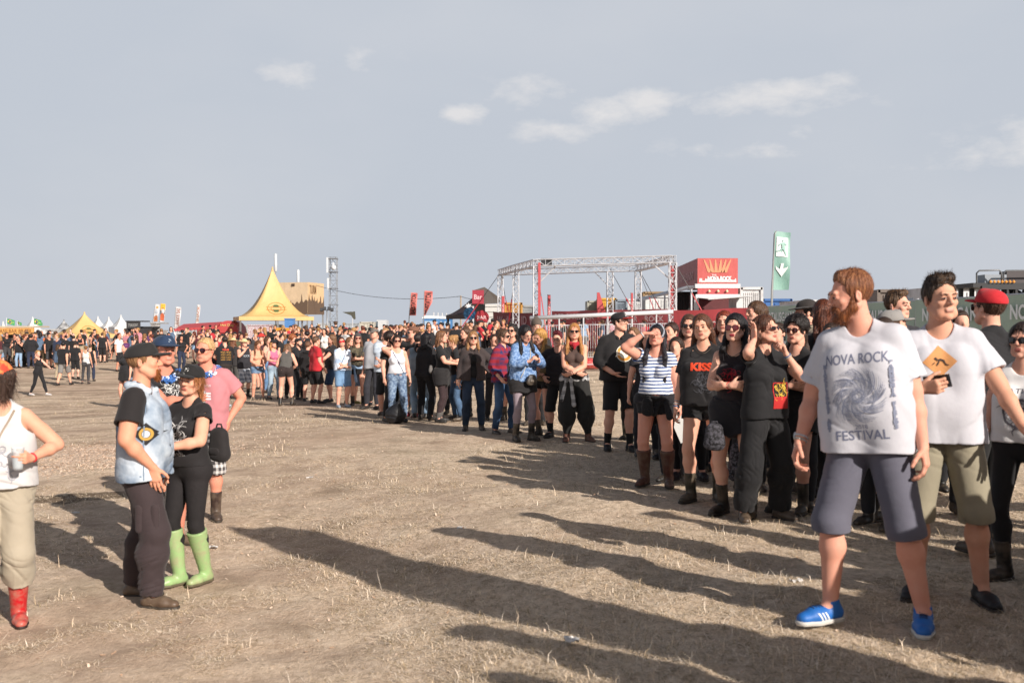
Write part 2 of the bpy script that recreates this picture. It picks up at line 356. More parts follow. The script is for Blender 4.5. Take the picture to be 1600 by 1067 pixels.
# wrist target (x outwards, y, z), elbow hint, frame, finger direction, thumb direction, finger curl
ARM = {
 'hang': ((.265, -.02, .845), (.25, 1, 0), 'r', None, (0, -1, .1), .45), 'wide': ((.36, -.05, .87), (.4, 1, 0), 'r', None, (0, -1, 0), .5),
 'out': ((.46, -.16, .92), (.5, 1, 0), 'r', (.35, -.45, -.8), (0, -1, .2), .15), 'cross': ((-.03, -.235, 1.15), (1, .2, -1), 'c', (-1, .12, .1), (0, -.3, 1), .35),
 'crosslow': ((-.05, -.22, 1.02), (1, .3, -.6), 'c', (-1, .0, -.25), (0, -.3, 1), .4), 'pocket': ((.20, -.085, .95), (1, .75, 0), 'r', (-.12, -.15, -1), (-.1, -1, 0), .2),
 'hip': ((.2, -.03, 1.02), (1, .35, 0), 'r', (-.4, -.6, -.5), (0, .3, 1), .5), 'brow': ((.105, -.165, 1.66), (1, -.3, -.5), 'c', (-1, -.02, .05), (0, 1, .3), .12),
 'ear': ((.15, -.045, 1.545), (.75, -.55, -.7), 'c', (-.12, .12, 1), (0, -.7, .5), .25), 'neck': ((.12, -.03, 1.49), (1, -.5, -.7), 'c', (-.5, .6, .25), (0, -.3, 1), .4),
 'chin': ((.065, -.2, 1.43), (.7, -.4, -1), 'c', (-.25, .15, 1), (.3, .6, .2), .9), 'hold': ((.10, -.33, 1.13), (1, .5, -.5), 'c', (-.35, -1, .15), (0, -.1, 1), .75),
 'phone': ((.07, -.30, 1.24), (1, .4, -.8), 'c', (-.35, -.55, .75), (-.3, -.2, .6), .75), 'read': ((.09, -.28, 1.02), (1, .5, -.3), 'c', (-.6, -.9, 0), (0, -.2, 1), .7),
 'drink': ((.10, -.24, 1.42), (1, -.1, -1), 'c', (-.4, -.2, .8), (-.3, .8, .3), .8), 'fwd': ((.24, -.30, .98), (.4, 1, -.3), 'r', (0, -.8, -.5), (0, -.4, 1), .5),
 'back': ((.27, .20, .92), (.3, 1, 0), 'r', None, (0, -1, 0), .5), 'behind': ((.06, .2, 1.0), (1, .4, 0), 'c', (-1, .1, 0), (0, 0, 1), .4),
 'up': ((.16, .02, 1.80), (1, -.2, -.2), 'c', (-1, .2, .2), (0, 0, 1), .3), 'give': ((.2, -.40, 1.05), (.8, .6, -.5), 'c', (-.1, -1, .1), (0, 0, 1), .6),
 'shoulder': ((-.06, -.16, 1.40), (1, -.4, -.8), 'c', (-.8, .35, .25), (0, -.3, 1), .5), 'headtop': ((.13, .0, 1.66), (1, .0, .25), 'c', (-1, .2, .25), (0, 0, 1), .3),
}
SHOE = {'sneaker': (.0, 'plain'), 'boot': (.20, 'leather'), 'wellies': (.37, 'rubber'), 'tall': (.33, 'leather'), 'low': (0., 'leather')}
def loose(o, ho, st, Fh, s, m, n, seed):
    """single strands that stand off the hair's surface and break its outline"""
    _, V, F = ho; r = np.random.RandomState(seed + 9); k = r.randint(0, len(F), n); Q = V[F[k]]; w = r.dirichlet((1, 1, 1, 1), n); P = (Q * w[..., None]).sum(1)
    N = np.cross(Q[:, 2] - Q[:, 0], Q[:, 3] - Q[:, 1]); N /= np.linalg.norm(N, axis=1)[:, None] + 1e-9; up = np.array(Fh.dr(0, 0, 1)); bk = np.array(Fh.dr(0, 1, 0)); fr = -bk
    if st in ('long', 'mid', 'locks', 'fringe', 'bob', 'pony', 'bun'): D = N * .28 + np.array((0, 0, -1.)) * .95 + r.normal(0, .22, (n, 3)); L = r.uniform(.03, .11, n); wd = .0011
    elif st == 'beard': D = N * .5 - up * .7 + fr * .25 + r.normal(0, .25, (n, 3)); L = r.uniform(.006, .02, n); wd = .0008
    elif st == 'buzz': D = N * .6 - up * .4 + r.normal(0, .3, (n, 3)); L = r.uniform(.004, .008, n); wd = .0007
    elif st == 'curly': D = N + r.normal(0, .8, (n, 3)); L = r.uniform(.015, .045, n); wd = .0011
    elif st == 'crop': tp = np.clip((N @ up), 0, 1)[:, None]; D = N * .28 + bk * .35 * tp + up * .25 * tp - up * .6 * (1 - tp) + bk * .5 * (1 - tp) + r.normal(0, .13, (n, 3)); L = r.uniform(.004, .009, n) * (1 + 1.4 * tp[:, 0]); wd = .0006
    else:
        tp = np.clip((N @ up), 0, 1)[:, None]; D = N * (.25 + .3 * tp) + fr * .35 * tp - up * .7 * (1 - tp) + r.normal(0, .22, (n, 3)); L = r.uniform(.005, .014, n) * (1 + 1.6 * tp[:, 0]); wd = .0008
    D /= np.linalg.norm(D, axis=1)[:, None]; Sx = np.cross(D, N); Sx /= np.linalg.norm(Sx, axis=1)[:, None] + 1e-6; L = L[:, None] * s; wd = wd * s * (1 if n > 1000 else 1.9)
    A = P - N * .001; M = P + D * L * .5 + N * L * .06; T = P + D * L - N * L * .08 * 0
    VV = np.stack([A - Sx * wd, A + Sx * wd, M + Sx * wd * .8, M - Sx * wd * .8, T], 1).reshape(-1, 3); b_ = np.arange(n) * 5
    FF = [tuple(q) for q in (b_[:, None] + np.array([0, 1, 2, 3])).tolist()] + [tuple(q) for q in (b_[:, None] + np.array([3, 2, 4])).tolist()]
    mesh_np('loose_strands', VV, FF, m, o, smooth=False)['kind'] = 'stuff'
def build_person(q, vox, detail, name="person"):
    """q: description of one person; builds in its own frame (feet at z = 0, facing -y) and returns root, info"""
    fem = q.get('sex', 'm') == 'f'; b = q.get('b', .3); s = q['H'] / 1.75; seed = q.get('seed', 1); rr = np.random.RandomState(seed)
    root = empty(name, (0, 0, 0)); out = {}
    sk = mat('skin', q.get('skin', '#dcaa94')); ch_ = {}
    sx = q.get('sx', .168 if fem else .19); hx = .088 if fem else .085
    # frames: pelvis -> chest -> head
    lean, tilt, twist = q.get('lean', 0), q.get('tilt', 0), q.get('twist', 0)
    feet = q.get('feet') or [(.10 + rr.uniform(0, .05), rr.uniform(-.08, .08), rr.uniform(0, 25)), (.10 + rr.uniform(0, .05), rr.uniform(-.08, .08), rr.uniform(0, 25))]
    sway = q.get('sway', rr.uniform(-.02, .02)); lift = q.get('lift', [0, 0])
    hipz = .905; L1, L2 = .425, .412
    for i, sd_ in enumerate((1, -1)):
        fx, fy = sd_ * feet[i][0] , feet[i][1]; d = math.hypot(fx - sd_ * hx - sway, fy + .02); hipz = min(hipz, .085 + lift[i] + math.sqrt(max(.835 ** 2 - d * d, .1)))
    dz = hipz - .905
    hunch = q.get('hunch', 0)
    Fp = comp(Fr(None, (sway, 0, dz)), about(rot(hunch * .6), (0, 0, .93)))
    Fc = comp(Fp, about(rot(lean, tilt, twist), (0, 0, 1.0)))
    hy, hp, hr = q.get('head', (0, 0, 0))
    Fh0 = Fr(rot(hp, hr, hy), (0, -.012, 1.635)); Fh = comp(Fc, comp(Fr(None, (0, 0, -.065)), Fr(Matrix.Identity(3), (0, 0, 0))))
    neckp = Vector((0, .01, 1.53)); Fh = comp(comp(Fc, about(rot(hp, hr, hy), neckp)), Fr(None, (0, -.012, 1.635)))
    yp, yc, yh = tuple(Fp.dr(0, 1, 0)), tuple(Fc.dr(0, 1, 0)), tuple(Fh.dr(0, 1, 0)); zp = tuple(Fp.dr(0, 0, 1))
    # ---- joints
    J = {}
    for i, sg in enumerate((1, -1)):
        kind = q.get('arms', ('hang', 'hang'))[i]
        if isinstance(kind, tuple): kind, ov = kind
        else: ov = {}
        tgt, hint, fr, hd, th, curl = ARM[kind]; tgt = ov.get('t', tgt); hint = ov.get('h', hint); hd = ov.get('d', hd); th = ov.get('th', th); curl = ov.get('c', curl)
        F_ = Fc if fr == 'c' else Fr(None, (sway, 0, dz))
        mir = lambda v: Vector((v[0] * sg, v[1], v[2]))
        S0 = Fc.pt(sg * (sx - .018), .012, 1.392); Tw = F_.pt(mir(tgt)); hv = (F_.R @ mir(hint)); D = Tw - S0; dist = min(D.length, .535); D.normalize(); Tw = S0 + D * dist
        a_, b_ = .285, .255; x = (a_ * a_ - b_ * b_ + dist * dist) / (2 * dist); hgt = math.sqrt(max(a_ * a_ - x * x, .0004)); pv = hv - D * hv.dot(D); pv.normalize(); E_ = S0 + D * x + pv * hgt
        d = (F_.R @ mir(hd)).normalized() if hd else (Tw - E_).normalized(); t = F_.R @ mir(th); t = (t - d * t.dot(d)).normalized(); n = d.cross(t) * sg
        J['arm', i] = (S0, E_, Tw, d, t, n, curl)
    for i, sg in enumerate((1, -1)):
        fx, fy, yaw = feet[i]; Ak = Vector((sg * fx, fy + .0, .085 + lift[i])); Hp = Fp.pt(sg * hx, 0, .905)
        D = Ak - Hp; dist = min(D.length, .836); D.normalize(); x = (L1 * L1 - L2 * L2 + dist * dist) / (2 * dist); hgt = math.sqrt(max(L1 * L1 - x * x, 0)); ya = R(yaw) * sg
        fd = Vector((math.sin(ya), -math.cos(ya), 0)); pv = fd - D * fd.dot(D); pv.normalize(); K = Hp + D * x + pv * hgt; J['leg', i] = (Hp, K, Ak, fd, lift[i])
    # ---- measures
    ab = .016 * b; uar = (.038 if fem else .045) + ab; far_ = (.033 if fem else .038) + ab * .7; wr = .0235 if fem else .027
    thr = (.086 if fem else .084) + .02 * b; knr = .053 + .008 * b; caf = .056 + .008 * b; anr = .036
    def torso(e=0, low=True):
        it = []
        if low:
            w_ = (.075 if fem else .06) + .02 * b; it += [(cap(Fp.pt(-w_, 0, .93), Fp.pt(w_, 0, .93), (.108 if fem else .106) + .012 * b, F=(yp, 1.08)), .05)]
            it += [(ell(Fp.pt(sg * .078, .04, .905), (.088 + .01 * b, .078 + .02 * b, .095), np.array(Fp.R)), .04) for sg in (1, -1)]
        w_ = (.035 if fem else .05) + .038 * b; it += [(cap(Fc.pt(-w_, 0, 1.08), Fc.pt(w_, 0, 1.08), (.095 if fem else .105) + .018 * b, F=(yc, 1.12)), .07)]
        it += [(ell(Fc.pt(0, -.028 - .05 * b, 1.05), (.115 + .04 * b, .085 + .06 * b, .12), np.array(Fc.R)), .05)]
        it += [(cap(Fc.pt(-.06 - .012 * b, .008, 1.26), Fc.pt(.06 + .012 * b, .008, 1.26), (.098 if fem else .114) + .01 * b, F=(yc, 1.1)), .07)]
        it += [(cap(Fc.pt(-sx + .05, .012, 1.385), Fc.pt(sx - .05, .012, 1.385), .062 if not fem else .05), .05)]
        if fem: it += [(ell(Fc.pt(sg * .07, -.085 - .01 * b, 1.245), (.066, .062, .066), np.array(Fc.R)), .03) for sg in (1, -1)]
        else: it += [(ell(Fc.pt(sg * .07, -.065, 1.31), (.08, .05, .06), np.array(Fc.R)), .03) for sg in (1, -1)]
        it += [(cap(Fc.pt(sg * .1, .015, 1.405), Fc.pt(sg * .02, .02, 1.475), .042 if fem else .05, .04), .04) for sg in (1, -1)]
        return it
    def arm_s(i, e0=0., e1=0., u=2.0):
        S0, E_, Tw, d, t, n, curl = J['arm', i]; a = SDF(); fe = E_.lerp(Tw, .33)
        a.add(cap(S0, S0.lerp(E_, .9 if u > 1 else u), (.043 if fem else .054) + ab + e0, uar + (e1 if u <= 1 else e0)))
        if u > 1:
            a.add(cap(S0.lerp(E_, .5), E_, uar + e0, far_ + e0), .02); k = min(1, u - 1)
            a.add(cap(E_, fe, far_ + e0, far_ + .003 + e0), .015); a.add(cap(fe, E_.lerp(Tw, k), far_ + .002 + e0, (wr if k > .9 else far_) + e1), .02)
        return a
    def leg_s(i, e0=0., e1=0., u=2.0, bag=0):
        Hp, K, Ak, fd, lf = J['leg', i]; a = SDF(); k1 = min(1, u)
        r1 = thr * (1 - k1) + knr * k1
        a.add(cap(Hp + Vector((0, 0, .0)), Hp.lerp(K, k1), thr + e0, r1 + (e1 if u <= 1 else (e0 + bag)), ))
        if u > 1:
            k = min(1, u - 1); fk = K.lerp(Ak, .3) - fd * .012; a.add(cap(K, fk, knr + e0 + bag, caf + e0 + bag), .02)
            if k > .3: a.add(cap(fk, K.lerp(Ak, k) if k < 1 else Ak, caf + e0 + bag, (anr * k + caf * (1 - k)) + e1), .03)
        return a
    def hand_s(i):
        S0, E_, Tw, d, t, n, curl = J['arm', i]; h = SDF(bound=True); hs = .9 if fem else 1.
        if detail == 0:
            h.add(cap(Tw, Tw + d * .09 + n * .01, .026, .03, F=(tuple(n), 1.5))); h.add(cap(Tw + d * .08, Tw + d * .13 + n * .05, .026, .018, F=(tuple(n), 1.4)), .02); return h
        B = [(.030, .086, (.042, .026, .022), .0095), (.010, .090, (.046, .030, .023), .0097), (-.010, .086, (.042, .027, .022), .0092), (-.029, .078, (.034, .021, .019), .0083)]
        for j, (to, do, ph, r) in enumerate(B):
            kn = Tw + (t * to + d * do) * hs; h.add(cap(Tw + t * to * .5 * hs, kn, .0155 * hs, .0125 * hs), .014)
        fingers = SDF()
        for j, (to, do, ph, r) in enumerate(B):
            p = Tw + (t * to + d * do) * hs; ang = 0; g = SDF(); sp = (.06 if curl < .3 else .02) * (1.5 - j)
            for m_, (l, c_) in enumerate(zip(ph, (.9, 1.25, .8))):
                ang += curl * c_ * (1 + .12 * j); v = (d * math.cos(ang) + n * math.sin(ang) + t * sp).normalized(); p2 = p + v * l * hs; g.add(cap(p, p2, (r - .0006 * m_) * hs, (r - .0006 * (m_ + 1)) * hs), .004); p = p2
            fingers.add(g, 0.)
        h.add(fingers, .006)
        p = Tw + (d * .018 + t * .022) * hs; v = (d * .62 + t * (.75 - .3 * curl) + n * (.25 + .45 * curl)).normalized(); g = SDF()
        for m_, l in enumerate((.042, .034, .026)):
            p2 = p + v * l * hs; g.add(cap(p, p2, (.0145, .0115, .0105)[m_] * hs, (.0115, .0105, .009)[m_] * hs), .005); p = p2; v = (v + d * .25 + n * .28 * curl - t * .15).normalized()
        h.add(g, .012); return h
    def head_s():
        Rh = np.array(Fh.R); P_ = Fh.pt; h = SDF(bound=True)
        h.add(ell(P_(0, .016, .034), (.074, .094, .083), Rh)); h.add(ell(P_(0, -.026, -.022), (.059, .067, .084), Rh), .03)
        jw = .030 if not fem else .024
        h.add(cap(P_(-jw, -.05, -.078), P_(jw, -.05, -.078), .03 if not fem else .027), .025); h.add(ell(P_(0, -.076, -.097), (.024, .018, .017), Rh), .015)
        for sg in (1, -1):
            if detail: h.add(cap(P_(sg * .054, .0, -.05), P_(sg * .036, -.045, -.08), .024, .022), .02); h.add(ell(P_(sg * .041, -.065, -.020), (.019, .016, .015), Rh), .02)
            Re = Rh @ np.array(rot(-12, 0, sg * 24)); h.add(ell(P_(sg * .076, .014, -.008), (.009, .018, .030), Re), .005); h.add(ell(P_(sg * .086, .010, -.004), (.007, .009, .017), Re), .003, '-')
        if detail:
            h.add(cap(P_(-.034, -.084, .027), P_(.034, -.084, .027), .013), .012)
            for sg in (1, -1): h.add(ell(P_(sg * .032, -.104, .004), (.019, .017, .013), Rh), .012, '-')
            for sg in (1, -1): h.add(ell(P_(sg * .031, -.079, .004), (.0155, .0135, .0125), Rh), .004)
        h.add(cap(P_(0, -.086, .024), P_(0, -.111, -.019), .0085, .0118), .010)
        if detail:
            for sg in (1, -1): h.add(ell(P_(sg * .0125, -.099, -.0235), (.0095, .011, .0075), Rh), .006)
            h.add(cap(P_(-.018, -.0885, -.0545), P_(.018, -.0885, -.0545), .0062), .008); h.add(cap(P_(-.015, -.0885, -.0640), P_(.015, -.0885, -.0640), .0072), .006)
            h.add(cap(P_(-.023, -.104, -.0595), P_(.023, -.104, -.0595), .0024), .004, '-')
        return h
    # ---- body
    body = SDF()
    for fn, k in torso(): body.add(fn, k)
    nr = (.047 if fem else .056) + .006 * b
    body.add(cap(Fc.pt(0, .012, 1.43), Fh.pt(0, .012, -.05), nr, nr - .003), .03)
    hd_ = head_s(); body.add(hd_, .012)
    for i in (0, 1):
        a = arm_s(i); a.add(hand_s(i), .01); body.add(a, .022)
        Hp, K, Ak, fd, lf = J['leg', i]; l = leg_s(i); l.add(cap(Ak, Ak - Vector((0, 0, .04)) + fd * .06, .034, .03), .02); l.add(cap(Ak - Vector((0, 0, .045)) + fd * .05, Ak - Vector((0, 0, .055)) + fd * .15, .03, .022), .02); body.add(l, .012)
    if detail >= 2:
        # fine head and hands, coarser elsewhere, welded in one mesh by overlapping at neck and wrists
        V, F = surf(body, vox)
    else: V, F = surf(body, vox)
    Vs = V * s; cen = V[F].mean(1); idx = np.zeros(len(F), int); mats = [sk]
    if detail:
        hc = (cen - np.array(Fh.t)) @ np.array(Fh.R)
        lp = (np.abs(hc[:, 0]) < .024 - np.abs(hc[:, 2] + .059) * .6) & (hc[:, 2] < -.0475) & (hc[:, 2] > -.0725) & (hc[:, 1] < -.08); idx[lp] = 1
        mats.append(mat('plain', q.get('lips', '#b4675a' if fem else '#c08a78'), p=.9))
    bo = mesh_np('body', Vs, F, mats, root, idx); out['body'] = bo
    def child(nm, S_, m, parent=root, v=None, idxf=None):
        V, F = surf(S_, v or vox)
        if not len(V): return None
        ix = None; ms = m
        if idxf is not None: ix = idxf(V[F].mean(1))
        o = mesh_np(nm, V * s, F, ms, parent, ix); out[nm] = (o, V * s, F); return o
    # ---- legs wear
    bk = q.get('bot', ('shorts', '#222222')); bm = bk[2] if len(bk) > 2 else None
    PR = {'shorts': (.92, .016, .036, 0), 'hot': (.32, .012, .016, 0), 'knee': (1.1, .013, .03, .02), 'jeans': (1.94, .007, .018, .008), 'slim': (1.9, .004, .006, .0), 'cargo': (1.97, .018, .034, .022), 'wide': (1.97, .018, .05, .032), 'capri': (1.5, .02, .03, .022), 'tights': (1.95, .002, .003, 0), 'skirt': (.45, .02, .05, 0), 'harem': (1.8, .03, .015, .042), 'leggings': (1.9, .003, .004, 0)}
    def lower(nm, kind, m, e_=0):
        u, e0, e1, bag = PR[kind]; e0 += e_; S_ = SDF(); top = 1.02 if fem else .985
        for fn, k in torso():
            S_.add(fn, k)
        S_ = SDF((SDF(*S_.it, e=max(.006, e0 * .6)), '+', 0)); S_.add(plane(Fp.pt(0, 0, top), Fp.dr(0, -.1, 1)), .004, '&')
        for i in (0, 1):
            Hp, K, Ak, fd, lf = J['leg', i]; l = leg_s(i, e0, e1 + e_, u, bag); e = Hp.lerp(K, u) if u <= 1 else K.lerp(Ak, u - 1); dd = (K - Hp).normalized() if u <= 1 else (Ak - K).normalized()
            if u < 1.8 or kind in ('cargo', 'wide', 'jeans'):
                l = SDF((l, '+', 0)).add(plane(e, dd), .003, '&')
                rad = (thr * (1 - u) + knr * u + e1 if u <= 1 else (caf + e0 + bag if u < 1.3 else min(caf + e0 + bag, anr * (u - 1) + caf * (2 - u) + e1))) - .017
                if vox < .012 and kind not in ('cargo', 'wide', 'jeans'): l.add(cap(e - dd * .03, e + dd * .1, rad), .002, '-')
            S_.add(l, .02 if kind != 'skirt' else .12)
        S_.disp = folds(seed + 3, min(.021, .007 + e0 * .8) if kind not in ('tights', 'leggings') else .0015, 38, ((.6), .4)); return child(nm, S_, m)
    if q.get('tights'): lower('tights', 'tights', mat('cloth', q['tights']))
    garm = {'shorts': 'shorts', 'hot': 'shorts', 'knee': 'shorts', 'skirt': 'skirt', 'leggings': 'leggings'}.get(bk[0], 'trousers')
    lower(garm, bk[0], bm or mat('cloth', bk[1]))
    if bk[0] == 'cargo' and detail:
        for i in (0, 1):
            Hp, K, Ak, fd, lf = J['leg', i]; o_ = Vector((1, -1)[i] * Vector((1, 0, 0))); c_ = Hp.lerp(K, .72) + o_ * (thr * .35 + knr * .65 + .012); S_ = SDF((cap(c_ + Vector((0, -.05, .07)), c_ + Vector((0, -.05, -.07)), .028, F=((1, 0, 0), 1.5)), '+', 0), (cap(c_ + Vector((0, .05, .07)), c_ + Vector((0, .05, -.07)), .028, F=((1, 0, 0), 1.5)), '+', .06)); S_.disp = folds(seed + i, .004, 50); child('cargo_pocket', S_, bm or mat('cloth', bk[1]))
    # ---- shoes and socks
    shk = q.get('shoes', ('sneaker', '#2a2523')); sh_h, sh_m = SHOE[shk[0]]
    if not q.get('noshoes'):
        for i in (0, 1):
            Hp, K, Ak, fd, lf = J['leg', i]; dn = Vector((0, 0, 1)); g = Ak - dn * .085; axis = (Ak - K).normalized()
            if q.get('socks') and detail: 
                so = SDF((SDF((cap(Ak + (K - Ak) * .02, Ak + (K - Ak) * q.get('sockh', .3), anr + .004, anr + .008 + .02 * q.get('sockh', .3))), '+', 0), '+', 0)) if False else SDF((cap(Ak, Ak + (K - Ak) * q.get('sockh', .3), anr + .005, anr + .009 + .018 * q.get('sockh', .3)), '+', 0))
                so.add(plane(Ak + (K - Ak) * (q.get('sockh', .3) + .02), -axis), .003, '&'); child('sock', so, mat('cloth', q['socks']))
            S_ = SDF(); up = (0, 0, 1)
            S_.add(cap(g - fd * .028 + dn * .045, g + fd * .10 + dn * .042, .042, .046, F=(up, 1.05))); S_.add(cap(g + fd * .10 + dn * .038, g + fd * .165 + dn * .034, .046, .036, F=(up, 1.25)), .02)
            S_.add(cap(g - fd * .012 + dn * .06, Ak + (K - Ak) * .02 - fd * .004, .042, .043), .02)
            if sh_h > .05: S_.add(cap(Ak, Ak + (K - Ak) * (sh_h / .42), .047, caf + .019 if sh_h > .25 else .054), .02); S_.add(plane(Ak + (K - Ak) * (sh_h / .42), -axis), .003, '&')
            S_.add(plane(g + dn * .012, -dn), .004, '&')
            if detail: S_.disp = folds(seed + i, .0025, 70)
            m = mat(sh_m, shk[1]); o = child('boot' if sh_h > .05 else 'shoe', S_, m)
            if detail and vox < .016:
                T_ = SDF(); T_.add(cap(g - fd * .03 + dn * .02, g + fd * .10 + dn * .02, .046, .050)); T_.add(cap(g + fd * .10 + dn * .02, g + fd * .168 + dn * .02, .05, .04), .02); T_.add(plane(g + dn * .024, dn), .003, '&'); T_.add(plane(g + dn * .001, -dn), .002, '&')
                child('sole', T_, mat('plain', q.get('sole', '#3a332c')), o, min(vox, .008))
    # ---- upper wear
    tk = q.get('top', ('tee', '#1b1a1c')); kind = tk[0]; tm = tk[2] if len(tk) > 2 else mat('cloth', tk[1])
    def upper(nm, kind, m, e, hem, slv=None, scoop=0, slack=.02, open_=0, seed_=0, neckcut=None):
        S0 = SDF()
        for fn, k in torso(low=hem < 1.02): S0.add(fn, k)
        if slack:
            wx = (.07 if fem else .085) + .03 * b
            for zz in (1.22, ): S0.add(SDF((cap(Fc.pt(-wx, -.01 - .02 * b, zz), Fp.pt(-wx, -.01 - .02 * b, hem - .03), .092 + slack + .01 * b, .1 + slack + .012 * b), '+', 0), (cap(Fc.pt(wx, -.01 - .02 * b, zz), Fp.pt(wx, -.01 - .02 * b, hem - .03), .092 + slack + .01 * b, .1 + slack + .012 * b), '+', .06)), .05)
        S_ = SDF((SDF(*S0.it, e=e), '+', 0))
        if slv:
            for i in (0, 1):
                A0, E_, Tw, *_ = J['arm', i]; u = slv[i] if isinstance(slv, tuple) else slv; wid = .026 if u <= 1 else .014
                a = arm_s(i, e + .001, (wid if kind == 'tee' else .006) + e, u if u > 1 else u + .06)
                pe = A0.lerp(E_, u) if u <= 1 else E_.lerp(Tw, u - 1); dd = ((E_ - A0) if u <= 1 else (Tw - E_)).normalized(); a = SDF((a, '+', 0)).add(plane(pe, dd), .003, '&')
                if vox < .012: a.add(cap(pe - dd * .025, pe + dd * .1, (uar if u <= 1 else far_ * .9) + e + wid * .7 - .008), .002, '-')
                S_.add(a, .025)
        else:
            for i in (0, 1):
                p = Fc.pt((1, -1)[i] * (sx + .028), .01, 1.375); S_.add(ell(p, (.07, .13, .105), np.array(Fc.R)), .008, '-')
        S_.add(plane(Fp.pt(0, 0, hem), Fp.dr(.04 * rr.uniform(-1, 1), -.05, -1)), .004, '&')
        S_.add(cap(Fc.pt(0, -.002, 1.463), Fh.pt(0, .0, -.03), nr + .010 + scoop * .35, nr + .012), .008, '-')
        if scoop: S_.add(ell(Fc.pt(0, -.13, 1.45), (.06 + scoop * .5, .10, .03 + scoop), np.array(Fc.R)), .01, '-')
        if open_: S_.add(cap(Fc.pt(0, -.17, 1.50), Fp.pt(0, -.17, hem - .1), .10 + open_, .12 + open_, F=(tuple(Fc.dr(1, 0, 0)), 2.3)), .006, '-')
        S_.disp = folds(seed + 11 + seed_, min(.017, .006 + e * .5 + slack * .35), 26, (1.34, .22)); return child(nm, S_, m)
    fit = {'m': .014, 'f': .008}[q.get('sex', 'm')]
    hem = q.get('hem', .87 if not fem else .93); slk = q.get('slack', .02 if not fem else 0.)
    if kind == 'tee': upper('shirt', 'tee', tm, fit, hem, q.get('slv', .58 if not fem else .45), q.get('scoop', 0), slk)
    elif kind == 'tank': upper('tank_top', 'tank', tm, fit * .7, hem, None, q.get('scoop', .06), slk)
    elif kind in ('hoodie', 'jacket', 'knit'):
        if kind == 'jacket': upper('top', 'tank', mat('cloth', q.get('under', '#141314')), .005, .93, None, .06, 0)
        o = upper({'hoodie': 'hoodie', 'jacket': 'jacket', 'knit': 'jumper'}[kind], 'knit', tm, .022, q.get('hem', .89), q.get('slv', 1.95), q.get('scoop', .0), max(slk, .012), .012 if kind == 'jacket' else 0)
        if kind != 'knit' and not q.get('nohood'):
            S_ = SDF(); S_.add(cap(Fc.pt(-.06, .085, 1.45), Fc.pt(.06, .085, 1.45), .045, F=(yc, 1.2))); S_.add(cap(Fc.pt(-.085, .02, 1.47), Fc.pt(-.03, -.06, 1.43), .03, .024), .03); S_.add(cap(Fc.pt(.085, .02, 1.47), Fc.pt(.03, -.06, 1.43), .03, .024), .03); S_.add(cap(Fc.pt(-.085, .02, 1.47), Fc.pt(-.05, .085, 1.46), .035), .03); S_.add(cap(Fc.pt(.085, .02, 1.47), Fc.pt(.05, .085, 1.46), .035), .03)
            S_.disp = folds(seed + 5, .005, 50); child('hood', S_, tm, o)
    elif kind == 'vest':
        upper('shirt', 'tee', mat('cloth', q.get('under', '#151314')), .012, .9, .62, 0, .0)
        o = upper('denim_vest', 'tank', tm, .022, .86, None, .02, .02, .0 if not q.get('open') else .0, 7)
        S_ = SDF()
        for a_, b__ in (((-.09, .03, 1.475), (-.085, -.06, 1.44)), ((.09, .03, 1.475), (.085, -.06, 1.44)), ((-.08, .07, 1.48), (.08, .07, 1.48)), ((-.09, .03, 1.475), (-.08, .07, 1.48)), ((.09, .03, 1.475), (.08, .07, 1.48))): S_.add(cap(Fc.pt(*a_), Fc.pt(*b__), .026, .024), .015)
        child('collar', S_, tm, o)
    elif kind == 'none': pass
    # ---- hair
    hk = q.get('hair', ('short', '#3a2a20')); hm = mat('hair', hk[1], hk[2] if len(hk) > 2 else None); Rh = np.array(Fh.R); P_ = Fh.pt; hat = q.get('hat'); hv = vox * (.8 if detail else 1)
    st = hk[0]; thick = .006 if st in ('buzz', 'quiff', 'crop') else (.008 if hat else (.010 if st in ('short', 'bald') else .011))
    if st != 'none':
        S_ = SDF(); S_.add(ell(P_(0, .018, .037), (.075 + thick, .096 + thick, .085 + thick), Rh))
        if st == 'quiff': S_.add(cap(P_(-.036, -.045, .105), P_(.038, -.052, .112), .021), .015); S_.add(cap(P_(-.02, -.02, .106), P_(-.01, .06, .098), .036), .02); S_.add(cap(P_(.03, -.04, .116), P_(.02, .04, .108), .026), .015)
        if st == 'crop': S_.add(cap(P_(-.024, -.036, .106), P_(.024, -.036, .106), .019), .02); S_.add(cap(P_(0, -.01, .100), P_(0, .05, .090), .026), .03)
        if st == 'curly': S_.add(ell(P_(0, .03, .05), (.115, .12, .11), Rh), .02)
        S_.add(ell(P_(0, -.102, (-.004 if st != 'crop' else .008) if st != 'fringe' else -.02), (.115 if st in ('short', 'quiff', 'buzz', 'crop') else .073, .086, .091), Rh), .006, '-')
        longst = st in ('long', 'mid', 'fringe', 'pony', 'locks', 'bob')
        if st in ('short', 'buzz', 'quiff', 'crop', 'curly', 'bun', 'pony'):
            S_.add(plane(P_(0, -.06, .0), Fh.dr(0, -.62, -.78)), .01, '&')
            for sg in (1, -1): S_.add(ell(P_(sg * .088, .008, -.012), (.02, .024, .036), Rh), .006, '-')
        else: S_.add(plane(P_(0, 0, -.10), Fh.dr(0, 0, -1)), .01, '&')
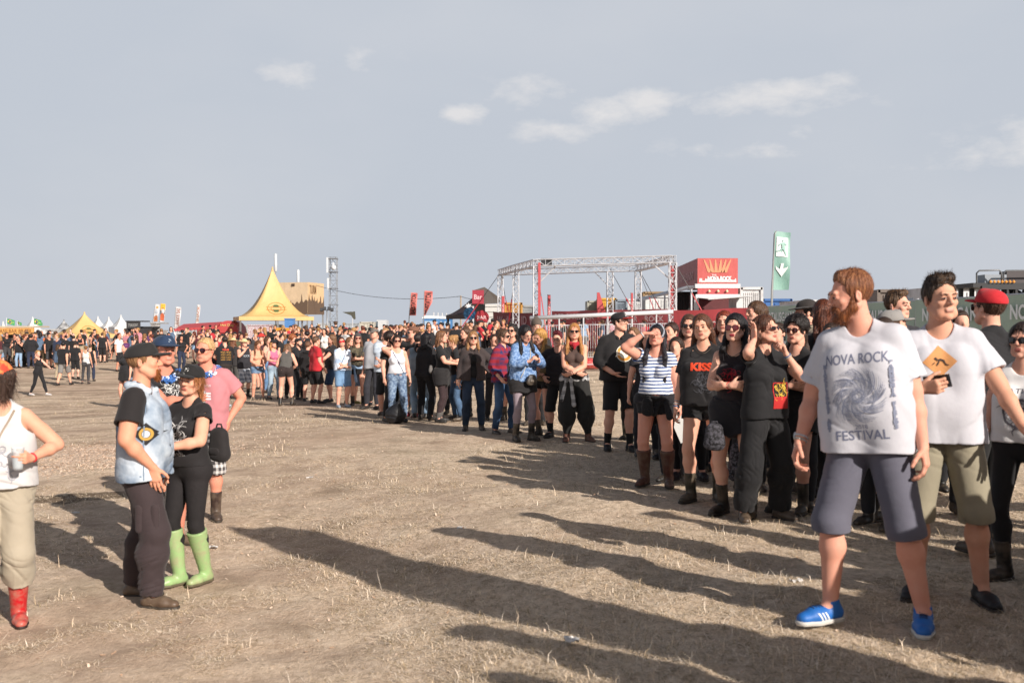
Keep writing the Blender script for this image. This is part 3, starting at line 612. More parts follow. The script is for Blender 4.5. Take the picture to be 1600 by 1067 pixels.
        if st in ('long', 'fringe', 'mid', 'locks', 'bob'):
            L_ = {'long': .34, 'fringe': .32, 'mid': .2, 'locks': .42, 'bob': .12}[st]
            # locks hang straight down from the head in the person's own frame
            t0 = P_(0, .06, -.02); S_.add(cap(P_(-.035, .07, .02), t0 + Vector((0, .055, -L_ * .8)) + Fh.dr(-.03, 0, 0), .062, .035, F=(yh, 1.3)), .03); S_.add(cap(P_(.035, .07, .02), t0 + Vector((0, .055, -L_ * .8)) + Fh.dr(.03, 0, 0), .062, .035, F=(yh, 1.3)), .03)
            for sg in (1, -1):
                p0 = P_(sg * .068, .012, .02); p1 = P_(sg * .084, .01, -.07); fwd = Fc.dr(sg * .105, -.085 if q.get('hairfront', rr.rand() < .7) else .06, 0)
                p2 = Vector((Fc.pt(0, 0, 0).x, Fc.pt(0, 0, 0).y, 0)) ; base = Fc.pt(0, .0, 1.40); p2 = base + fwd + Vector((0, 0, .0)); p3 = base + fwd * 1.08 + Fc.dr(0, -.02, 0) + Vector((0, 0, -max(0, L_ - .16)))
                if L_ < .15: S_.add(cap(p0, P_(sg * .075, .02, -.12), .028, .02), .02)
                else:
                    p0 = P_(sg * .066, .03, .02); p1 = P_(sg * .08, .028, -.07); S_.add(cap(p0, p1, .026, .024), .02); S_.add(cap(p1, p2 if L_ > .25 else p1.lerp(p2, .7), .027, .026), .025)
                    if L_ > .25: S_.add(cap(p2, p3, .027, .014), .02)
            S_.add(ell(P_(0, -.125, -.03), (.064, .10, .12), Rh), .008, '-')
        if st == 'pony': S_.add(cap(P_(0, .105, .03), P_(0, .15, -.03), .028, .035), .015); S_.add(cap(P_(0, .15, -.03), P_(0, .12, 0) + Vector((0, .02, -.2)), .035, .012), .02)
        if st == 'bun': S_.add(ell(P_(0, .1, .085), (.042, .042, .042), Rh), .01)
        if hat in ('cap', 'capback', 'beanie', 'straw', 'brim', 'flat', 'bandana'): S_.add(plane(P_(0, .0, .052), Fh.dr(0, -.12, 1)), .006, '&')
        if hat in ('cap', 'capback', 'flat', 'beanie') and st in ('short', 'buzz', 'quiff', 'crop'): S_.add(ell(P_(0, -.085, .03), (.095, .075, .09), Rh), .006, '-')
        S_.disp = strands(P_(0, .02, 0), .0045 if st == 'curly' else (.0028 if detail else .001), 26 if st != 'curly' else 13)
        fz = folds(seed + 77, .006 if detail else .002, 60) if st not in ('buzz', 'crop') else None; sd0 = S_.disp
        if fz: S_.disp = lambda P: sd0(P) + fz(P)
        ho = child('hair', S_, hm, v=hv)
        if ho and detail: loose(ho, out['hair'], st, Fh, s, hm, (2600 if detail == 2 else 420) if st in ('short', 'crop', 'quiff', 'buzz', 'curly') else (1500 if detail == 2 else 380), seed)
    if q.get('beard'):
        S_ = SDF(); L_ = q.get('beardl', .03)
        S_.add(cap(P_(-.054, -.018, -.058), P_(-.034, -.062, -.088), .024, .029)); S_.add(cap(P_(.054, -.018, -.058), P_(.034, -.062, -.088), .024, .029), .01); S_.add(cap(P_(-.028, -.07, -.098), P_(.028, -.07, -.098), .026), .01)
        S_.add(ell(P_(0, -.075, -.10 - L_ * .5), (.042, .036, .022 + L_), Rh), .02); S_.add(cap(P_(-.063, -.006, .0), P_(-.054, -.02, -.06), .012, .025), .015); S_.add(cap(P_(.063, -.006, .0), P_(.054, -.02, -.06), .012, .025), .015)
        S_.add(cap(P_(-.026, -.090, -.052), P_(0, -.101, -.045), .009, .0095), .006); S_.add(cap(P_(.026, -.090, -.052), P_(0, -.101, -.045), .009, .0095), .006); S_.add(cap(P_(-.03, -.088, -.055), P_(-.03, -.08, -.09), .01), .006); S_.add(cap(P_(.03, -.088, -.055), P_(.03, -.08, -.09), .01), .006)
        if q['beard'] == 'goatee': S_ = SDF(); S_.add(ell(P_(0, -.085, -.103), (.026, .022, .026), Rh)); S_.add(cap(P_(-.026, -.09, -.056), P_(-.02, -.085, -.1), .008, .01), .008); S_.add(cap(P_(.026, -.09, -.056), P_(.02, -.085, -.1), .008, .01), .008)
        S_.add(ell(P_(0, -.108, -.0595), (.017, .02, .007), Rh), .003, '-')
        S_.disp = strands(P_(0, 0, 0), .002, 40); bo_ = child('beard', S_, mat('hair', q.get('beardc', hk[1]), q.get('beardc2')), v=min(vox, .006) if vox < .008 else vox)
        if bo_ and detail: loose(bo_, out['beard'], 'beard', Fh, s, mat('hair', q.get('beardc', hk[1]), q.get('beardc2')), 1500 if detail == 2 else 250, seed + 2)
    # ---- hats
    if hat:
        hc = q.get('hatc', '#151517'); hmt = mat('cloth', hc); ba = 180 if hat == 'capback' else 0; Rb = Fh.R @ rot(-6 if hat == 'cap' else 6, 0, ba); Fb = Fr(Rb, Fh.pt(0, 0, 0)); Rn = np.array(Rb); B_ = lambda x, y, z: Fb.t + Rb @ Vector((x, y, z))
        S_ = SDF(); yo = -.012 if hat != 'capback' else .012
        if hat in ('cap', 'capback', 'flat'):
            yo2 = .014 if ba == 0 else -.014
            S_.add(ell(B_(0, yo2, .045), (.093, .112, .082 if hat != 'flat' else .06), Rn)); S_.add(cap(B_(-.02, yo2 - .06, .095), B_(.02, yo2 - .06, .095), .03), .02); S_.add(plane(B_(0, 0, .035), tuple(Rb @ Vector((0, 0, -1)))), .003, '&')
            o = child('cap', S_, hmt, v=hv)
            S2 = SDF(); S2.add(ell(B_(0, yo2 - .12, .036), (.078 if hat != 'flat' else .07, .082, .012), Rn)); S2.add(plane(B_(0, yo2 - .085, 0), tuple(Rb @ Vector((0, 1, 0)))), .004, '&'); S2.add(cap(B_(0, yo2 - .3, -.16), B_(0, yo2 + .1, -.16), .19), .004, '-') if False else None
            child('brim', S2, mat('cloth', q.get('brimc', hc)), o, v=min(hv, .009))
        elif hat == 'beanie': S_.add(ell(B_(0, .02, .055), (.092, .11, .10), Rn)); S_.add(cap(B_(0, .05, .12), B_(0, .08, .15), .05, .035), .03); S_.add(plane(B_(0, 0, .03), tuple(Rb @ Vector((0, 0, -1)))), .004, '&'); S_.disp = folds(seed, .004, 60); child('beanie', S_, hmt, v=hv)
        elif hat in ('straw', 'brim'):
            S_.add(ell(B_(0, .015, .06), (.09, .108, .08), Rn)); S_.add(plane(B_(0, 0, .045), tuple(Rb @ Vector((0, 0, -1)))), .003, '&'); S_.add(ell(B_(0, .012, .05), (.17, .185, .011), Rn), .012); child('hat', S_, mat('blotch', '#c9ab7c', '#dcc499', .3) if hat == 'straw' else hmt, v=min(hv, .012))
        elif hat == 'bandana': S_.add(ell(B_(0, .016, .04), (.086, .107, .095), Rn)); S_.add(plane(B_(0, 0, .03), tuple(Rb @ Vector((0, -.25, -1)))), .003, '&'); S_.add(ell(B_(0, .12, .01), (.03, .02, .03), Rn), .01); S_.disp = folds(seed, .003, 60); child('bandana', S_, q.get('hatm') or hmt, v=hv)
        elif hat == 'band': S_.add(ell(B_(0, .018, .038), (.091, .112, .101), Rn)); S_.add(plane(B_(0, -.03, 0), tuple(Rb @ Vector((0, -1, .25)))), .003, '&'); S_.add(plane(B_(0, .0, 0), tuple(Rb @ Vector((0, 1, -.1)))), .003, '&') ; child('headband', S_, q.get('hatm') or hmt, v=hv)
    # ---- eyes, brows, glasses
    if detail:
        gl = q.get('glasses'); kk = 1.0
        def hp_(x, y, z): return (P_(x, y, z)) * s
        if not gl or gl == 'clear':
            for sg in (1, -1):
                mb = MB(); Rm_ = Fh.R; n_ = 10
                for mi_, (rx, rz, yy, dx) in enumerate(((.0125, .0052, -.0925, 0), (.0052, .0050, -.0945, 0))):
                    mb.m = mi_; V_ = [hp_(sg * .031 + dx + rx * math.cos(6.2832 * j / n_), yy + .25 * (rx * math.cos(6.2832 * j / n_)) * sg * .6, .003 + rz * math.sin(6.2832 * j / n_)) for j in range(n_)] + [hp_(sg * .031, yy - .0012, .003)]
                    V_ += [hp_(sg * .031, yy + .006, .003)]; mb.add(V_, [(j, (j + 1) % n_, n_) for j in range(n_)] + [((j + 1) % n_, j, n_ + 1) for j in range(n_)])
                mb.build('eye', [mat('plain', '#b9aaa2'), mat('gloss', '#2a1c14')], root, True)
                mb = MB(); mb.tube([hp_(sg * .012, -.1, .024), hp_(sg * .03, -.0985, .029), hp_(sg * .05, -.085, .024)], [.0022 * s, .0032 * s, .0014 * s], 6); mb.build('eyebrow', mat('hair', q.get('browc', hk[1])), root, True)
                mb = MB(); mb.tube([hp_(sg * .017, -.094, .006), hp_(sg * .031, -.0965, .0098), hp_(sg * .045, -.089, .006)], .0014 * s, 5); mb.build('eyelid', mat('plain', '#4a2e26'), root, True)
        if gl:
            fm = mat('gloss', q.get('glassc', '#0c0b0c')); mb = MB(); mb.m = 0; yy = -.108; LR = q.get('lens', (.026, .021)); n_ = 14
            for sg in (1, -1):
                pts = [hp_(sg * .033 + LR[0] * math.copysign(abs(math.cos(a)) ** .8, math.cos(a)), yy + .012 * (sg * math.cos(a) > 0) * abs(math.cos(a)), .004 + LR[1] * math.copysign(abs(math.sin(a)) ** .8, math.sin(a))) for a in [6.2832 * j / n_ for j in range(n_)]]
                mb.m = 0; mb.tube(pts + [pts[0]], .0022 * s, 5, False); 
                if gl != 'clear': mb.m = 1; c = hp_(sg * .033, yy - .003, .004); mb.add(pts + [c], [((j + 1) % n_, j, n_) for j in range(n_)]); mb.add([p + Fh.dr(0, .004 * s, 0) for p in pts] + [c + Fh.dr(0, .003, 0)], [(j, (j + 1) % n_, n_) for j in range(n_)])
                mb.m = 0; mb.tube([hp_(sg * (.033 + LR[0]), yy + .012, .01), hp_(sg * .079, -.03, .014), hp_(sg * .082, .015, .004)], .0028 * s, 5)
            mb.m = 0; mb.tube([hp_(-.009, yy + .002, .01), hp_(0, yy - .004, .012), hp_(.009, yy + .002, .01)], .0025 * s, 5)
            mb.build('sunglasses' if gl != 'clear' else 'glasses', [fm, mat('gloss', q.get('lensc', '#1a0d0c'))], root, True)
    # ---- extras that are worn
    X = q.get('x', {})
    if 'scarf' in X:
        S_ = SDF(); pr = [(-.07, .03, 1.485), (0, .075, 1.49), (.07, .03, 1.485), (.05, -.055, 1.455), (0, -.085, 1.44), (-.05, -.055, 1.455)]
        for k in range(6): S_.add(cap(Fc.pt(*pr[k]), Fc.pt(*pr[(k + 1) % 6]), .027), .02)
        S_.add(cap(Fc.pt(0, -.09, 1.44), Fc.pt(0, -.105, 1.37), .03, .01), .03); S_.disp = folds(seed, .005, 70); child('scarf', S_, mat('cloth', X['scarf']))
    if 'lei' in X:
        mb = MB(); r_ = np.random.RandomState(seed)
        for k in range(46):
            a = 6.2832 * k / 46; c = Fc.pt(.115 * math.sin(a), .0 - .10 * math.cos(a), 1.455 - .06 * (math.cos(a) > 0) * math.cos(a)) * s; mb.m = int((k // 5) % 2)
            for j in range(5): d = Vector(r_.normal(size=3)).normalized(); u = d.orthogonal().normalized() * .022; w = d.cross(u); mb.add([c, c + d * .03 + u, c + d * .04 + w * .6, c + d * .03 - u], [(0, 1, 2, 3)])
        mb.build('flower_garland', [mat('cloth', '#3f6fb5'), mat('cloth', '#dfe6f2')], root)
    if 'wrap' in X:   # a garment tied round the hips
        S_ = SDF(); 
        for fn, k in torso()[:3]: S_.add(fn, k)
        S_ = SDF((SDF(*S_.it, e=.03), '+', 0)); S_.add(plane(Fp.pt(0, 0, 1.01), Fp.dr(0, 0, 1)), .01, '&'); S_.add(plane(Fp.pt(0, 0, .9), Fp.dr(0, 0, -1)), .01, '&')
        ln = X.get('wrapl', .3); sidex = X.get('wrapx', .12)
        S_.add(cap(Fp.pt(-.05, .1, .95), Fp.pt(-.06, .13, .95 - ln), .06, .08, F=(yp, 1.8)), .03); S_.add(cap(Fp.pt(.05, .1, .95), Fp.pt(.06, .13, .95 - ln), .06, .08, F=(yp, 1.8)), .03)
        S_.add(cap(Fp.pt(sidex, -.13, .97), Fp.pt(sidex + .05, -.16, .97 - ln * .9), .022, .04, F=(yp, 1.4)), .02); S_.add(cap(Fp.pt(sidex - .05, -.13, .97), Fp.pt(sidex - .12, -.15, .97 - ln * .75), .022, .038, F=(yp, 1.4)), .02); S_.add(ell(Fp.pt(sidex - .02, -.14, .965), (.035, .03, .03)), .01)
        S_.disp = folds(seed, .008, 45); child('tied_jacket' if X.get('wrapn') is None else X['wrapn'], S_, X['wrap'])
    for w_ in X.get('wrist', []):
        i, c_ = w_[0], w_[1]; A0, E_, Tw, d, t, n, cu = J['arm', i]; dd = (Tw - E_).normalized(); a = t; c0 = Tw - dd * (w_[2] if len(w_) > 2 else .015); mb = MB(); e2 = dd.cross(a).normalized(); a = e2.cross(dd)
        pts = [(c0 + (a * math.cos(6.2832 * j / 12) + e2 * math.sin(6.2832 * j / 12)) * (wr + .005)) * s for j in range(13)]; mb.tube(pts, .0055, 5, False)
        if len(w_) > 3: mb.lathe([(0, -.006), (.019, -.006), (.02, .004), (.0, .006)], 12, (c0 - n * (wr + .006)) * s, (-n).to_track_quat('Z', 'Y').to_matrix())
        mb.build('wristband' if len(w_) < 4 else 'wristwatch', mat('plain', c_), root, True)
    if 'necklace' in X:
        mb = MB(); pts = [(Fc.pt(.075 * math.sin(a), -.02 - .085 * math.cos(a) - .02, 1.44 - .05 * max(0, math.cos(a)) ** 2)) * s for a in [6.2832 * j / 16 for j in range(17)]]; mb.tube(pts, .0028, 5, False); mb.build('necklace', mat('leather', X['necklace']), root, True)
    if 'strap' in X:
        o_, V_, F_ = out.get('shirt') or out.get('tank_top') or out.get('hoodie') or out.get('jumper') or out.get('jacket')
        bv = BVHTree.FromPolygons([Vector(v) for v in V_], [tuple(int(i) for i in f) for f in F_]); sg = X['strap'][0]; mb = MB(); pts = []
        for k in range(15):
            u_ = k / 14; p = Fc.pt(sg * (.11 - .24 * u_), -.3, 1.47 - .50 * u_) * s; h = bv.ray_cast(p, Fc.dr(0, 1, 0))
            if h[0]: pts.append(h[0] + Fc.dr(0, -.004, 0))
        if len(pts) > 2: mb.tube(pts, .007, 6); mb.build('bag_strap', mat('cloth', X['strap'][1]), root, True)
    for pr_ in q.get('prints', []): do_print(pr_, out, Fc, Fp, s, root, Fh)
    info = {'s': s, 'J': J, 'Fc': Fc, 'Fp': Fp, 'Fh': Fh, 'out': out}
    return root, info
def do_print(p, out, Fc, Fp, s, root, Fh=None):
    """p = (kind, u, v, size, colour, data, side): lettering or a motif that lies on the cloth"""
    kind, u0, v0, sz, colr, data = p[:6]; side = p[6] if len(p) > 6 else 'front'; tgt = None
    for nm in ('denim_vest', 'hoodie', 'jacket', 'jumper', 'shirt', 'tank_top'):
        if nm in out and isinstance(out[nm], tuple): tgt = out[nm]; break
    if side == 'cap': tgt = out.get('cap')
    if tgt is None: return
    o_, V_, F_ = tgt; bv = BVHTree.FromPolygons([Vector(v) for v in V_], [tuple(int(i) for i in f) for f in F_])
    V = []; F = []
    def ring(cx, cy, r0, r1, n=40, wob=0):
        b0 = len(V)
        for j in range(n):
            a = 6.2832 * j / n; w = 1 + wob * math.sin(a * 7)
            V.append((cx + r0 * w * math.cos(a), cy + r0 * w * math.sin(a), 0)); V.append((cx + r1 * w * math.cos(a), cy + r1 * w * math.sin(a), 0))
        for j in range(n): k = (j + 1) % n; F.append((b0 + 2 * j, b0 + 2 * j + 1, b0 + 2 * k + 1, b0 + 2 * k))
    def stroke(pts, w):
        b0 = len(V); n = len(pts)
        for i, (x, y) in enumerate(pts):
            x0, y0 = pts[max(0, i - 1)]; x1, y1 = pts[min(n - 1, i + 1)]; dx, dy = x1 - x0, y1 - y0; L = math.hypot(dx, dy) + 1e-9; ww = w * (.35 + .65 * math.sin(3.14159 * (i + .3) / (n - .4)))
            V.append((x - dy / L * ww, y + dx / L * ww, 0)); V.append((x + dy / L * ww, y - dx / L * ww, 0))
        for i in range(n - 1): F.append((b0 + 2 * i, b0 + 2 * i + 1, b0 + 2 * i + 3, b0 + 2 * i + 2))
    if kind == 'x': pass
    elif kind == 'text':
        V, F = text_mesh(data[0], 1, data[1] if len(data) > 1 else .02, shear=data[3] if len(data) > 3 else 0); A = np.array(V); w = np.ptp(A[:, 0]); h = np.ptp(A[:, 1]); hh = data[2] if len(data) > 2 else h / w
        V = [((x - A[:, 0].mean() * 0 - (A[:, 0].max() + A[:, 0].min()) / 2) / w, (y - (A[:, 1].max() + A[:, 1].min()) / 2) / h * hh, 0) for x, y, _ in V]
        if len(data) > 4: # arch
            V = [(x, y + data[4] * (.25 - x * x) * 4, 0) for x, y, _ in V]
    elif kind == 'outline': V = [(x, y, 0) for x, y in data]; F = [tuple(range(len(data)))]
    elif kind == 'vtext':
        V = []; F = []; n = len(data[0])
        for i, c in enumerate(data[0]):
            if c == ' ': continue
            v_, f_ = text_mesh(c, 1 / n * 1.0, .01); b0 = len(V); V += [(x, y + .5 - (i + .5) / n, 0) for x, y, _ in v_]; F += [tuple(k + b0 for k in f) for f in f_]
    elif kind == 'polyx': V = [(x, y, 0) for x, y in data]; F = [tuple(range(len(data)))]
    elif kind == 'grid':   # filled outline, gridded so that it follows the cloth
        V = []; F = []; fn = data; n = 26
        for i in range(n):
            for j in range(n):
                x, y = (i + .5) / n - .5, (j + .5) / n - .5
                if fn(x, y): b0 = len(V); h = .5 / n; V += [(x - h, y - h, 0), (x + h, y - h, 0), (x + h, y + h, 0), (x - h, y + h, 0)]; F.append((b0, b0 + 1, b0 + 2, b0 + 3))
    elif kind == 'rings':
        for cx, cy, r0, r1, *w in data: ring(cx, cy, r0, r1, 40, *(w or [0]))
    elif kind == 'strokes':
        for pts, w in data: stroke(pts, w)
    elif kind == 'swirl':
        r_ = random.Random(data)
        ring(0, 0, .30, .315); ring(0, 0, .10, .115); ring(0, 0, .16, .165); ring(0, 0, .05, .065)
        for k in range(16): a = 6.2832 * k / 16; stroke([((.06 + .1 * t) * math.cos(a + t * 1.3), (.06 + .1 * t) * math.sin(a + t * 1.3)) for t in [j / 5 for j in range(6)]], .007)
        for k in range(8):
            a = 6.2832 * k / 8
            for m in range(5): stroke([((.17 + .32 * t) * math.cos(a + t * 1.0 + m * .12), (.17 + .34 * t) * math.sin(a + t * 1.0 + m * .12)) for t in [j / 9 for j in range(10)]], .006 + .006 * (m == 0))
            for m in range(6): t = .3 + .11 * m; x, y = (.17 + .32 * t) * math.cos(a + t + .2), (.17 + .34 * t) * math.sin(a + t + .2); stroke([(x, y), (x + .045 * math.cos(a + 2.2), y + .045 * math.sin(a + 2.2)), (x + .06 * math.cos(a + 2.9), y + .06 * math.sin(a + 2.9))], .006)
    elif kind == 'scrawl':
        r_ = random.Random(data[0]); 
        for k in range(data[1]):
            x, y, a = r_.uniform(-.35, .35), r_.uniform(-.42, .42), r_.uniform(0, 6.28); pts = []
            cur = r_.uniform(-1.1, 1.1)
            for j in range(r_.randint(5, 10)): pts.append((x, y)); x += .055 * math.cos(a); y += .055 * math.sin(a); a += cur + r_.uniform(-.3, .3)
            stroke(pts, data[2] * r_.uniform(.3, .8))
    if kind in ('text', 'outline'):
        bm = bmesh.new(); vs_ = [bm.verts.new(v) for v in V]
        for f in F:
            try: bm.faces.new([vs_[i] for i in f])
            except ValueError: pass
        bmesh.ops.triangulate(bm, faces=bm.faces[:])
        for _ in range(3):
            lg = [e for e in bm.edges if e.calc_length() * sz > .012]
            if lg: bmesh.ops.subdivide_edges(bm, edges=lg, cuts=1)
            bmesh.ops.triangulate(bm, faces=[f for f in bm.faces if len(f.verts) > 3])
        bm.verts.index_update(); V = [tuple(v.co) for v in bm.verts]; F = [tuple(v.index for v in f.verts) for f in bm.faces]; bm.free()
    sgn = 1 if side in ('front', 'frontR') else -1
    out_ = []
    for x, y, _ in V:
        if side == 'cap': src = Fh.pt(u0 + x * sz, -.5, v0 + y * sz) * s; dr_ = Fh.dr(0, 1, 0)
        elif side in ('left', 'right'):
            sg2 = 1 if side == 'left' else -1; src = Fc.pt(sg2 * .5, (u0 + x * sz) * sg2, v0 + y * sz) * s; dr_ = Fc.dr(-sg2, 0, 0)
        else: src = Fc.pt((u0 + x * sz) * sgn, -.5 * sgn, v0 + y * sz) * s; dr_ = Fc.dr(0, sgn, 0)
        h = bv.ray_cast(src, dr_); out_.append((h[0] - dr_ * ((.0014 if kind == 'text' else .0018) if len(V_) > 20000 and kind in ('text', 'outline') and side == 'front' else (.0055 if kind != 'outline' else .004))) if h[0] is not None else None)
    F = [f for f in F if all(out_[i] is not None for i in f)]
    if not F: return
    mesh_np('print', [v if v is not None else (0, 0, 0) for v in out_], F, mat('print', colr), o_, smooth=False)
    me = o_.children[-1].data if o_.children else None
# ---------------------------------------------------------------- the ground
def build_ground():
    xs = []
    V = []; F = []
    ys = np.concatenate([np.linspace(-12, 1.5, 12), np.geomspace(1.7, 30, 300), np.geomspace(30.3, 3500, 120)])
    na = 260; ua = np.linspace(-1, 1, na)
    rs = np.random.RandomState(3)
    X = ua[None, :] * (np.maximum(ys, 0)[:, None] * .62 + 9); Y = np.repeat(ys[:, None], na, 1)
    Z = terr(X, Y)
    # ruts, clods and a little unevenness
    def vn(x, y, f, sd):
        r = np.random.RandomState(sd); T = r.rand(64, 64); x = x * f; y = y * f; xi = np.floor(x).astype(int); yi = np.floor(y).astype(int); a = x - xi; b = y - yi; a = a * a * (3 - 2 * a); b = b * b * (3 - 2 * b)
        g = lambda i, j: T[i % 64, j % 64]; return (g(xi, yi) * (1 - a) + g(xi + 1, yi) * a) * (1 - b) + (g(xi, yi + 1) * (1 - a) + g(xi + 1, yi + 1) * a) * b - .5
    near = np.clip((26 - Y) / 16, 0, 1)
    Z = Z + (vn(X, Y, 1.3, 1) * .05 + vn(X, Y, 4.5, 2) * .028 + vn(X, Y, 13, 3) * .013) * near + vn(X, Y, .35, 5) * .05 * np.clip((90 - Y) / 60, 0, 1)
    V = np.stack([X, Y, Z], -1).reshape(-1, 3); n = len(ys); i = np.arange(n - 1)[:, None] * na + np.arange(na - 1)[None]; i = i.ravel()
    F = np.stack([i, i + 1, i + 1 + na, i + na], 1)
    m = bpy.data.materials.new('trodden_ground'); t = NT(m)
    big = t.noise(.28, 5, .55); mid = t.noise(1.6, 6, .65, scale=(1, 1.0, 1)); fine = t.noise(14, 6, .7, scale=(1, .8, 1)); vf = t.noise(60, 4, .7)
    dirt = t.ramp(mid, ((.3, (.33, .235, .17)), (.5, (.50, .365, .27)), (.7, (.60, .455, .345))))
    straw = t.ramp(fine, ((.3, (.28, .21, .14)), (.50, (.61, .475, .35)), (.70, (.86, .71, .55))))
    s = t.n.new('ShaderNodeSeparateXYZ'); t.l.new(t.tc.outputs['Object'], s.inputs[0])
    # dry grass thins out towards the walked strip on the left
    side = t.math('ADD', t.math('MULTIPLY', t.math('MAXIMUM', t.math('MINIMUM', s.outputs[0], 3), -4), .13), .72)
    f = t.math('ADD', t.math('MULTIPLY', t.math('SUBTRACT', t.math('ADD', big, t.math('MULTIPLY', mid, .6)), .78), 3.2), side)
    f = t.math('MAXIMUM', t.math('MINIMUM', f, 1), .12)
    c = t.mix(f, dirt, straw)
    c = t.mix(t.math('MINIMUM', t.math('MULTIPLY', t.math('MAXIMUM', t.math('SUBTRACT', t.noise(.9, 6, .65), .54), 0), 4.0), .75), c, (.20, .145, .095))
    f1 = t.noise(1.0, 3, .5, scale=(95, 15, 1)); f2 = t.noise(1.0, 3, .5, scale=(17, 80, 1)); f3 = t.noise(1.0, 3, .5, scale=(60, 60, 1))
    fib = t.math('MAXIMUM', t.math('MAXIMUM', f1, f2), f3); c = t.mix(t.math('MINIMUM', t.math('MULTIPLY', t.math('MAXIMUM', t.math('SUBTRACT', fib, .57), 0), t.math('MULTIPLY', f, 5.0)), .8), c, (.80, .66, .50))
    c = t.mix(t.math('MINIMUM', t.math('MULTIPLY', t.math('MAXIMUM', t.math('SUBTRACT', .50, fib), 0), 4.0), .6), c, (.17, .12, .08))
    grn = t.math('MULTIPLY', t.math('MAXIMUM', t.math('SUBTRACT', t.noise(.5, 4, .5), .6), 0), 1.6); c = t.mix(grn, c, (.17, .16, .075))
    c = t.mix(t.math('MULTIPLY', t.math('MAXIMUM', t.math('SUBTRACT', vf, .58), 0), 3.0), c, (.60, .49, .34)); c = t.mix(t.math('MULTIPLY', t.math('MAXIMUM', t.math('SUBTRACT', .42, vf), 0), 3.), c, (.09, .062, .042))
    # the strewn wood chips beside the group on the left, and a cast shadow painted dark in front of them
    def blob(cx, cy, rx, ry, k=1.):
        dx = t.math('MULTIPLY', t.math('SUBTRACT', s.outputs[0], cx), 1 / rx); dy = t.math('MULTIPLY', t.math('SUBTRACT', s.outputs[1], cy), 1 / ry)
        d = t.math('ADD', t.math('MULTIPLY', dx, dx), t.math('MULTIPLY', dy, dy)); d = t.math('ADD', d, t.math('MULTIPLY', t.math('SUBTRACT', mid, .5), 1.6)); return t.math('MAXIMUM', t.math('MINIMUM', t.math('MULTIPLY', t.math('SUBTRACT', 1.0, d), 2.5 * k), 1), 0)
    g = on_ground(120, 715); chips = t.math('MULTIPLY', blob(g.x, g.y, 2.4, 1.9), t.ramp(t.noise(26, 4, .7), ((.36, (0., 0., 0.)), (.5, (1., 1., 1.)))))
    c = t.mix(t.math('MULTIPLY', chips, .85), c, t.ramp(t.noise(45, 2), ((.3, (.5, .36, .27)), (.7, (.86, .72, .60)))))
    g = on_ground(110, 775); c = t.mix(t.math('MULTIPLY', blob(g.x, g.y, .75, .35), .8), c, (.07, .045, .025))
    g = on_ground(185, 690)
    # wheel tracks over the open ground at the left and behind
    far = t.math('MAXIMUM', t.math('MINIMUM', t.math('MULTIPLY', t.math('SUBTRACT', s.outputs[1], 14), .08), 1), 0)
    tr = t.noise(1.0, 5, .6, scale=(.09, 1.5, 1)); c = t.mix(t.math('MULTIPLY', far, t.math('MAXIMUM', t.math('MINIMUM', t.math('MULTIPLY', t.math('SUBTRACT', tr, .5), 5), .6), 0)), c, (.15, .105, .07))
    t.col(c); t.rough(.95); t.b.inputs['Specular IOR Level'].default_value = .15
    t.bump(t.math('ADD', t.math('MULTIPLY', fine, .8), t.math('MULTIPLY', vf, .5)), .8, .03)
    o = mesh_np('ground', V, F, m); o['kind'] = 'structure'
    # ---- dry grass: many small blades in one sheet of stubble
    N = 760000; r = np.random.RandomState(11)
    Yb = 2.6 * (34 / 2.6) ** (r.rand(N) ** .85); Xb = (r.rand(N) * 2 - 1) * (Yb * .56 + .6)
    cl = vn(Xb, Yb, .8, 7) * .9 + vn(Xb, Yb, 2.9, 8) * .8 + vn(Xb, Yb, 9, 9) * .5 + .14 * np.clip(Xb / 2.5, -1.2, 1); keep = cl * 1.3 + r.normal(0, .22, N) > -.02; Xb, Yb = Xb[keep], Yb[keep]; N = len(Xb)
    Zb = terr(Xb, Yb); near = np.clip((26 - Yb) / 16, 0, 1); clk = cl[keep]; Zb += (vn(Xb, Yb, 1.3, 1) * .05 + vn(Xb, Yb, 4.5, 2) * .028 + vn(Xb, Yb, 13, 3) * .013) * near + vn(Xb, Yb, .35, 5) * .05 - .004
    L = r.gamma(3.0, .0125, N) * (1 + Yb / 60) ; up = np.where(r.rand(N) < .012 + .05 * np.clip(clk * 2.2, 0, 1), r.uniform(.5, 1.2, N), r.uniform(.0, .16, N)); an = r.rand(N) * 6.283; wd = (.0005 + r.rand(N) * .0006) * (1 + Yb / 7)
    L = np.where(up > .5, L * 1.15, L * 1.7)
    D = np.stack([np.cos(an), np.sin(an), np.zeros(N)], 1); Sx = np.stack([-np.sin(an), np.cos(an), np.zeros(N)], 1); B = np.stack([Xb, Yb, Zb], 1); Lc = (L * np.cos(up))[:, None]; Ls = (L * np.sin(up))[:, None]; ez = np.array([0, 0, 1.])
    p0 = B - Sx * wd[:, None]; p1 = B + Sx * wd[:, None]; mdl = B + D * Lc * .5 + ez * Ls * .62 + ez * .006; p2 = mdl + Sx * wd[:, None] * .8; p3 = mdl - Sx * wd[:, None] * .8; tip = B + D * Lc + ez * Ls + Sx * (r.normal(0, .2, N) * L)[:, None]
    V = np.stack([p0, p1, p2, p3, tip, tip + Sx * .0004], 1).reshape(-1, 3); k = np.arange(N)[:, None] * 6
    F = np.concatenate([k + np.array([[0, 1, 2, 3]]), k + np.array([[3, 2, 5, 4]])])
    ix = np.tile(r.choice(4, N, p=[.42, .28, .18, .12]), 2)
    ms = []
    for c_ in ('#e2cbae', '#f0e0cb', '#bda684', '#857350'):
        mm = bpy.data.materials.new('dry_blade'); tt = NT(mm); tt.col(lin(c_)); tt.rough(.7); ms.append(mm)
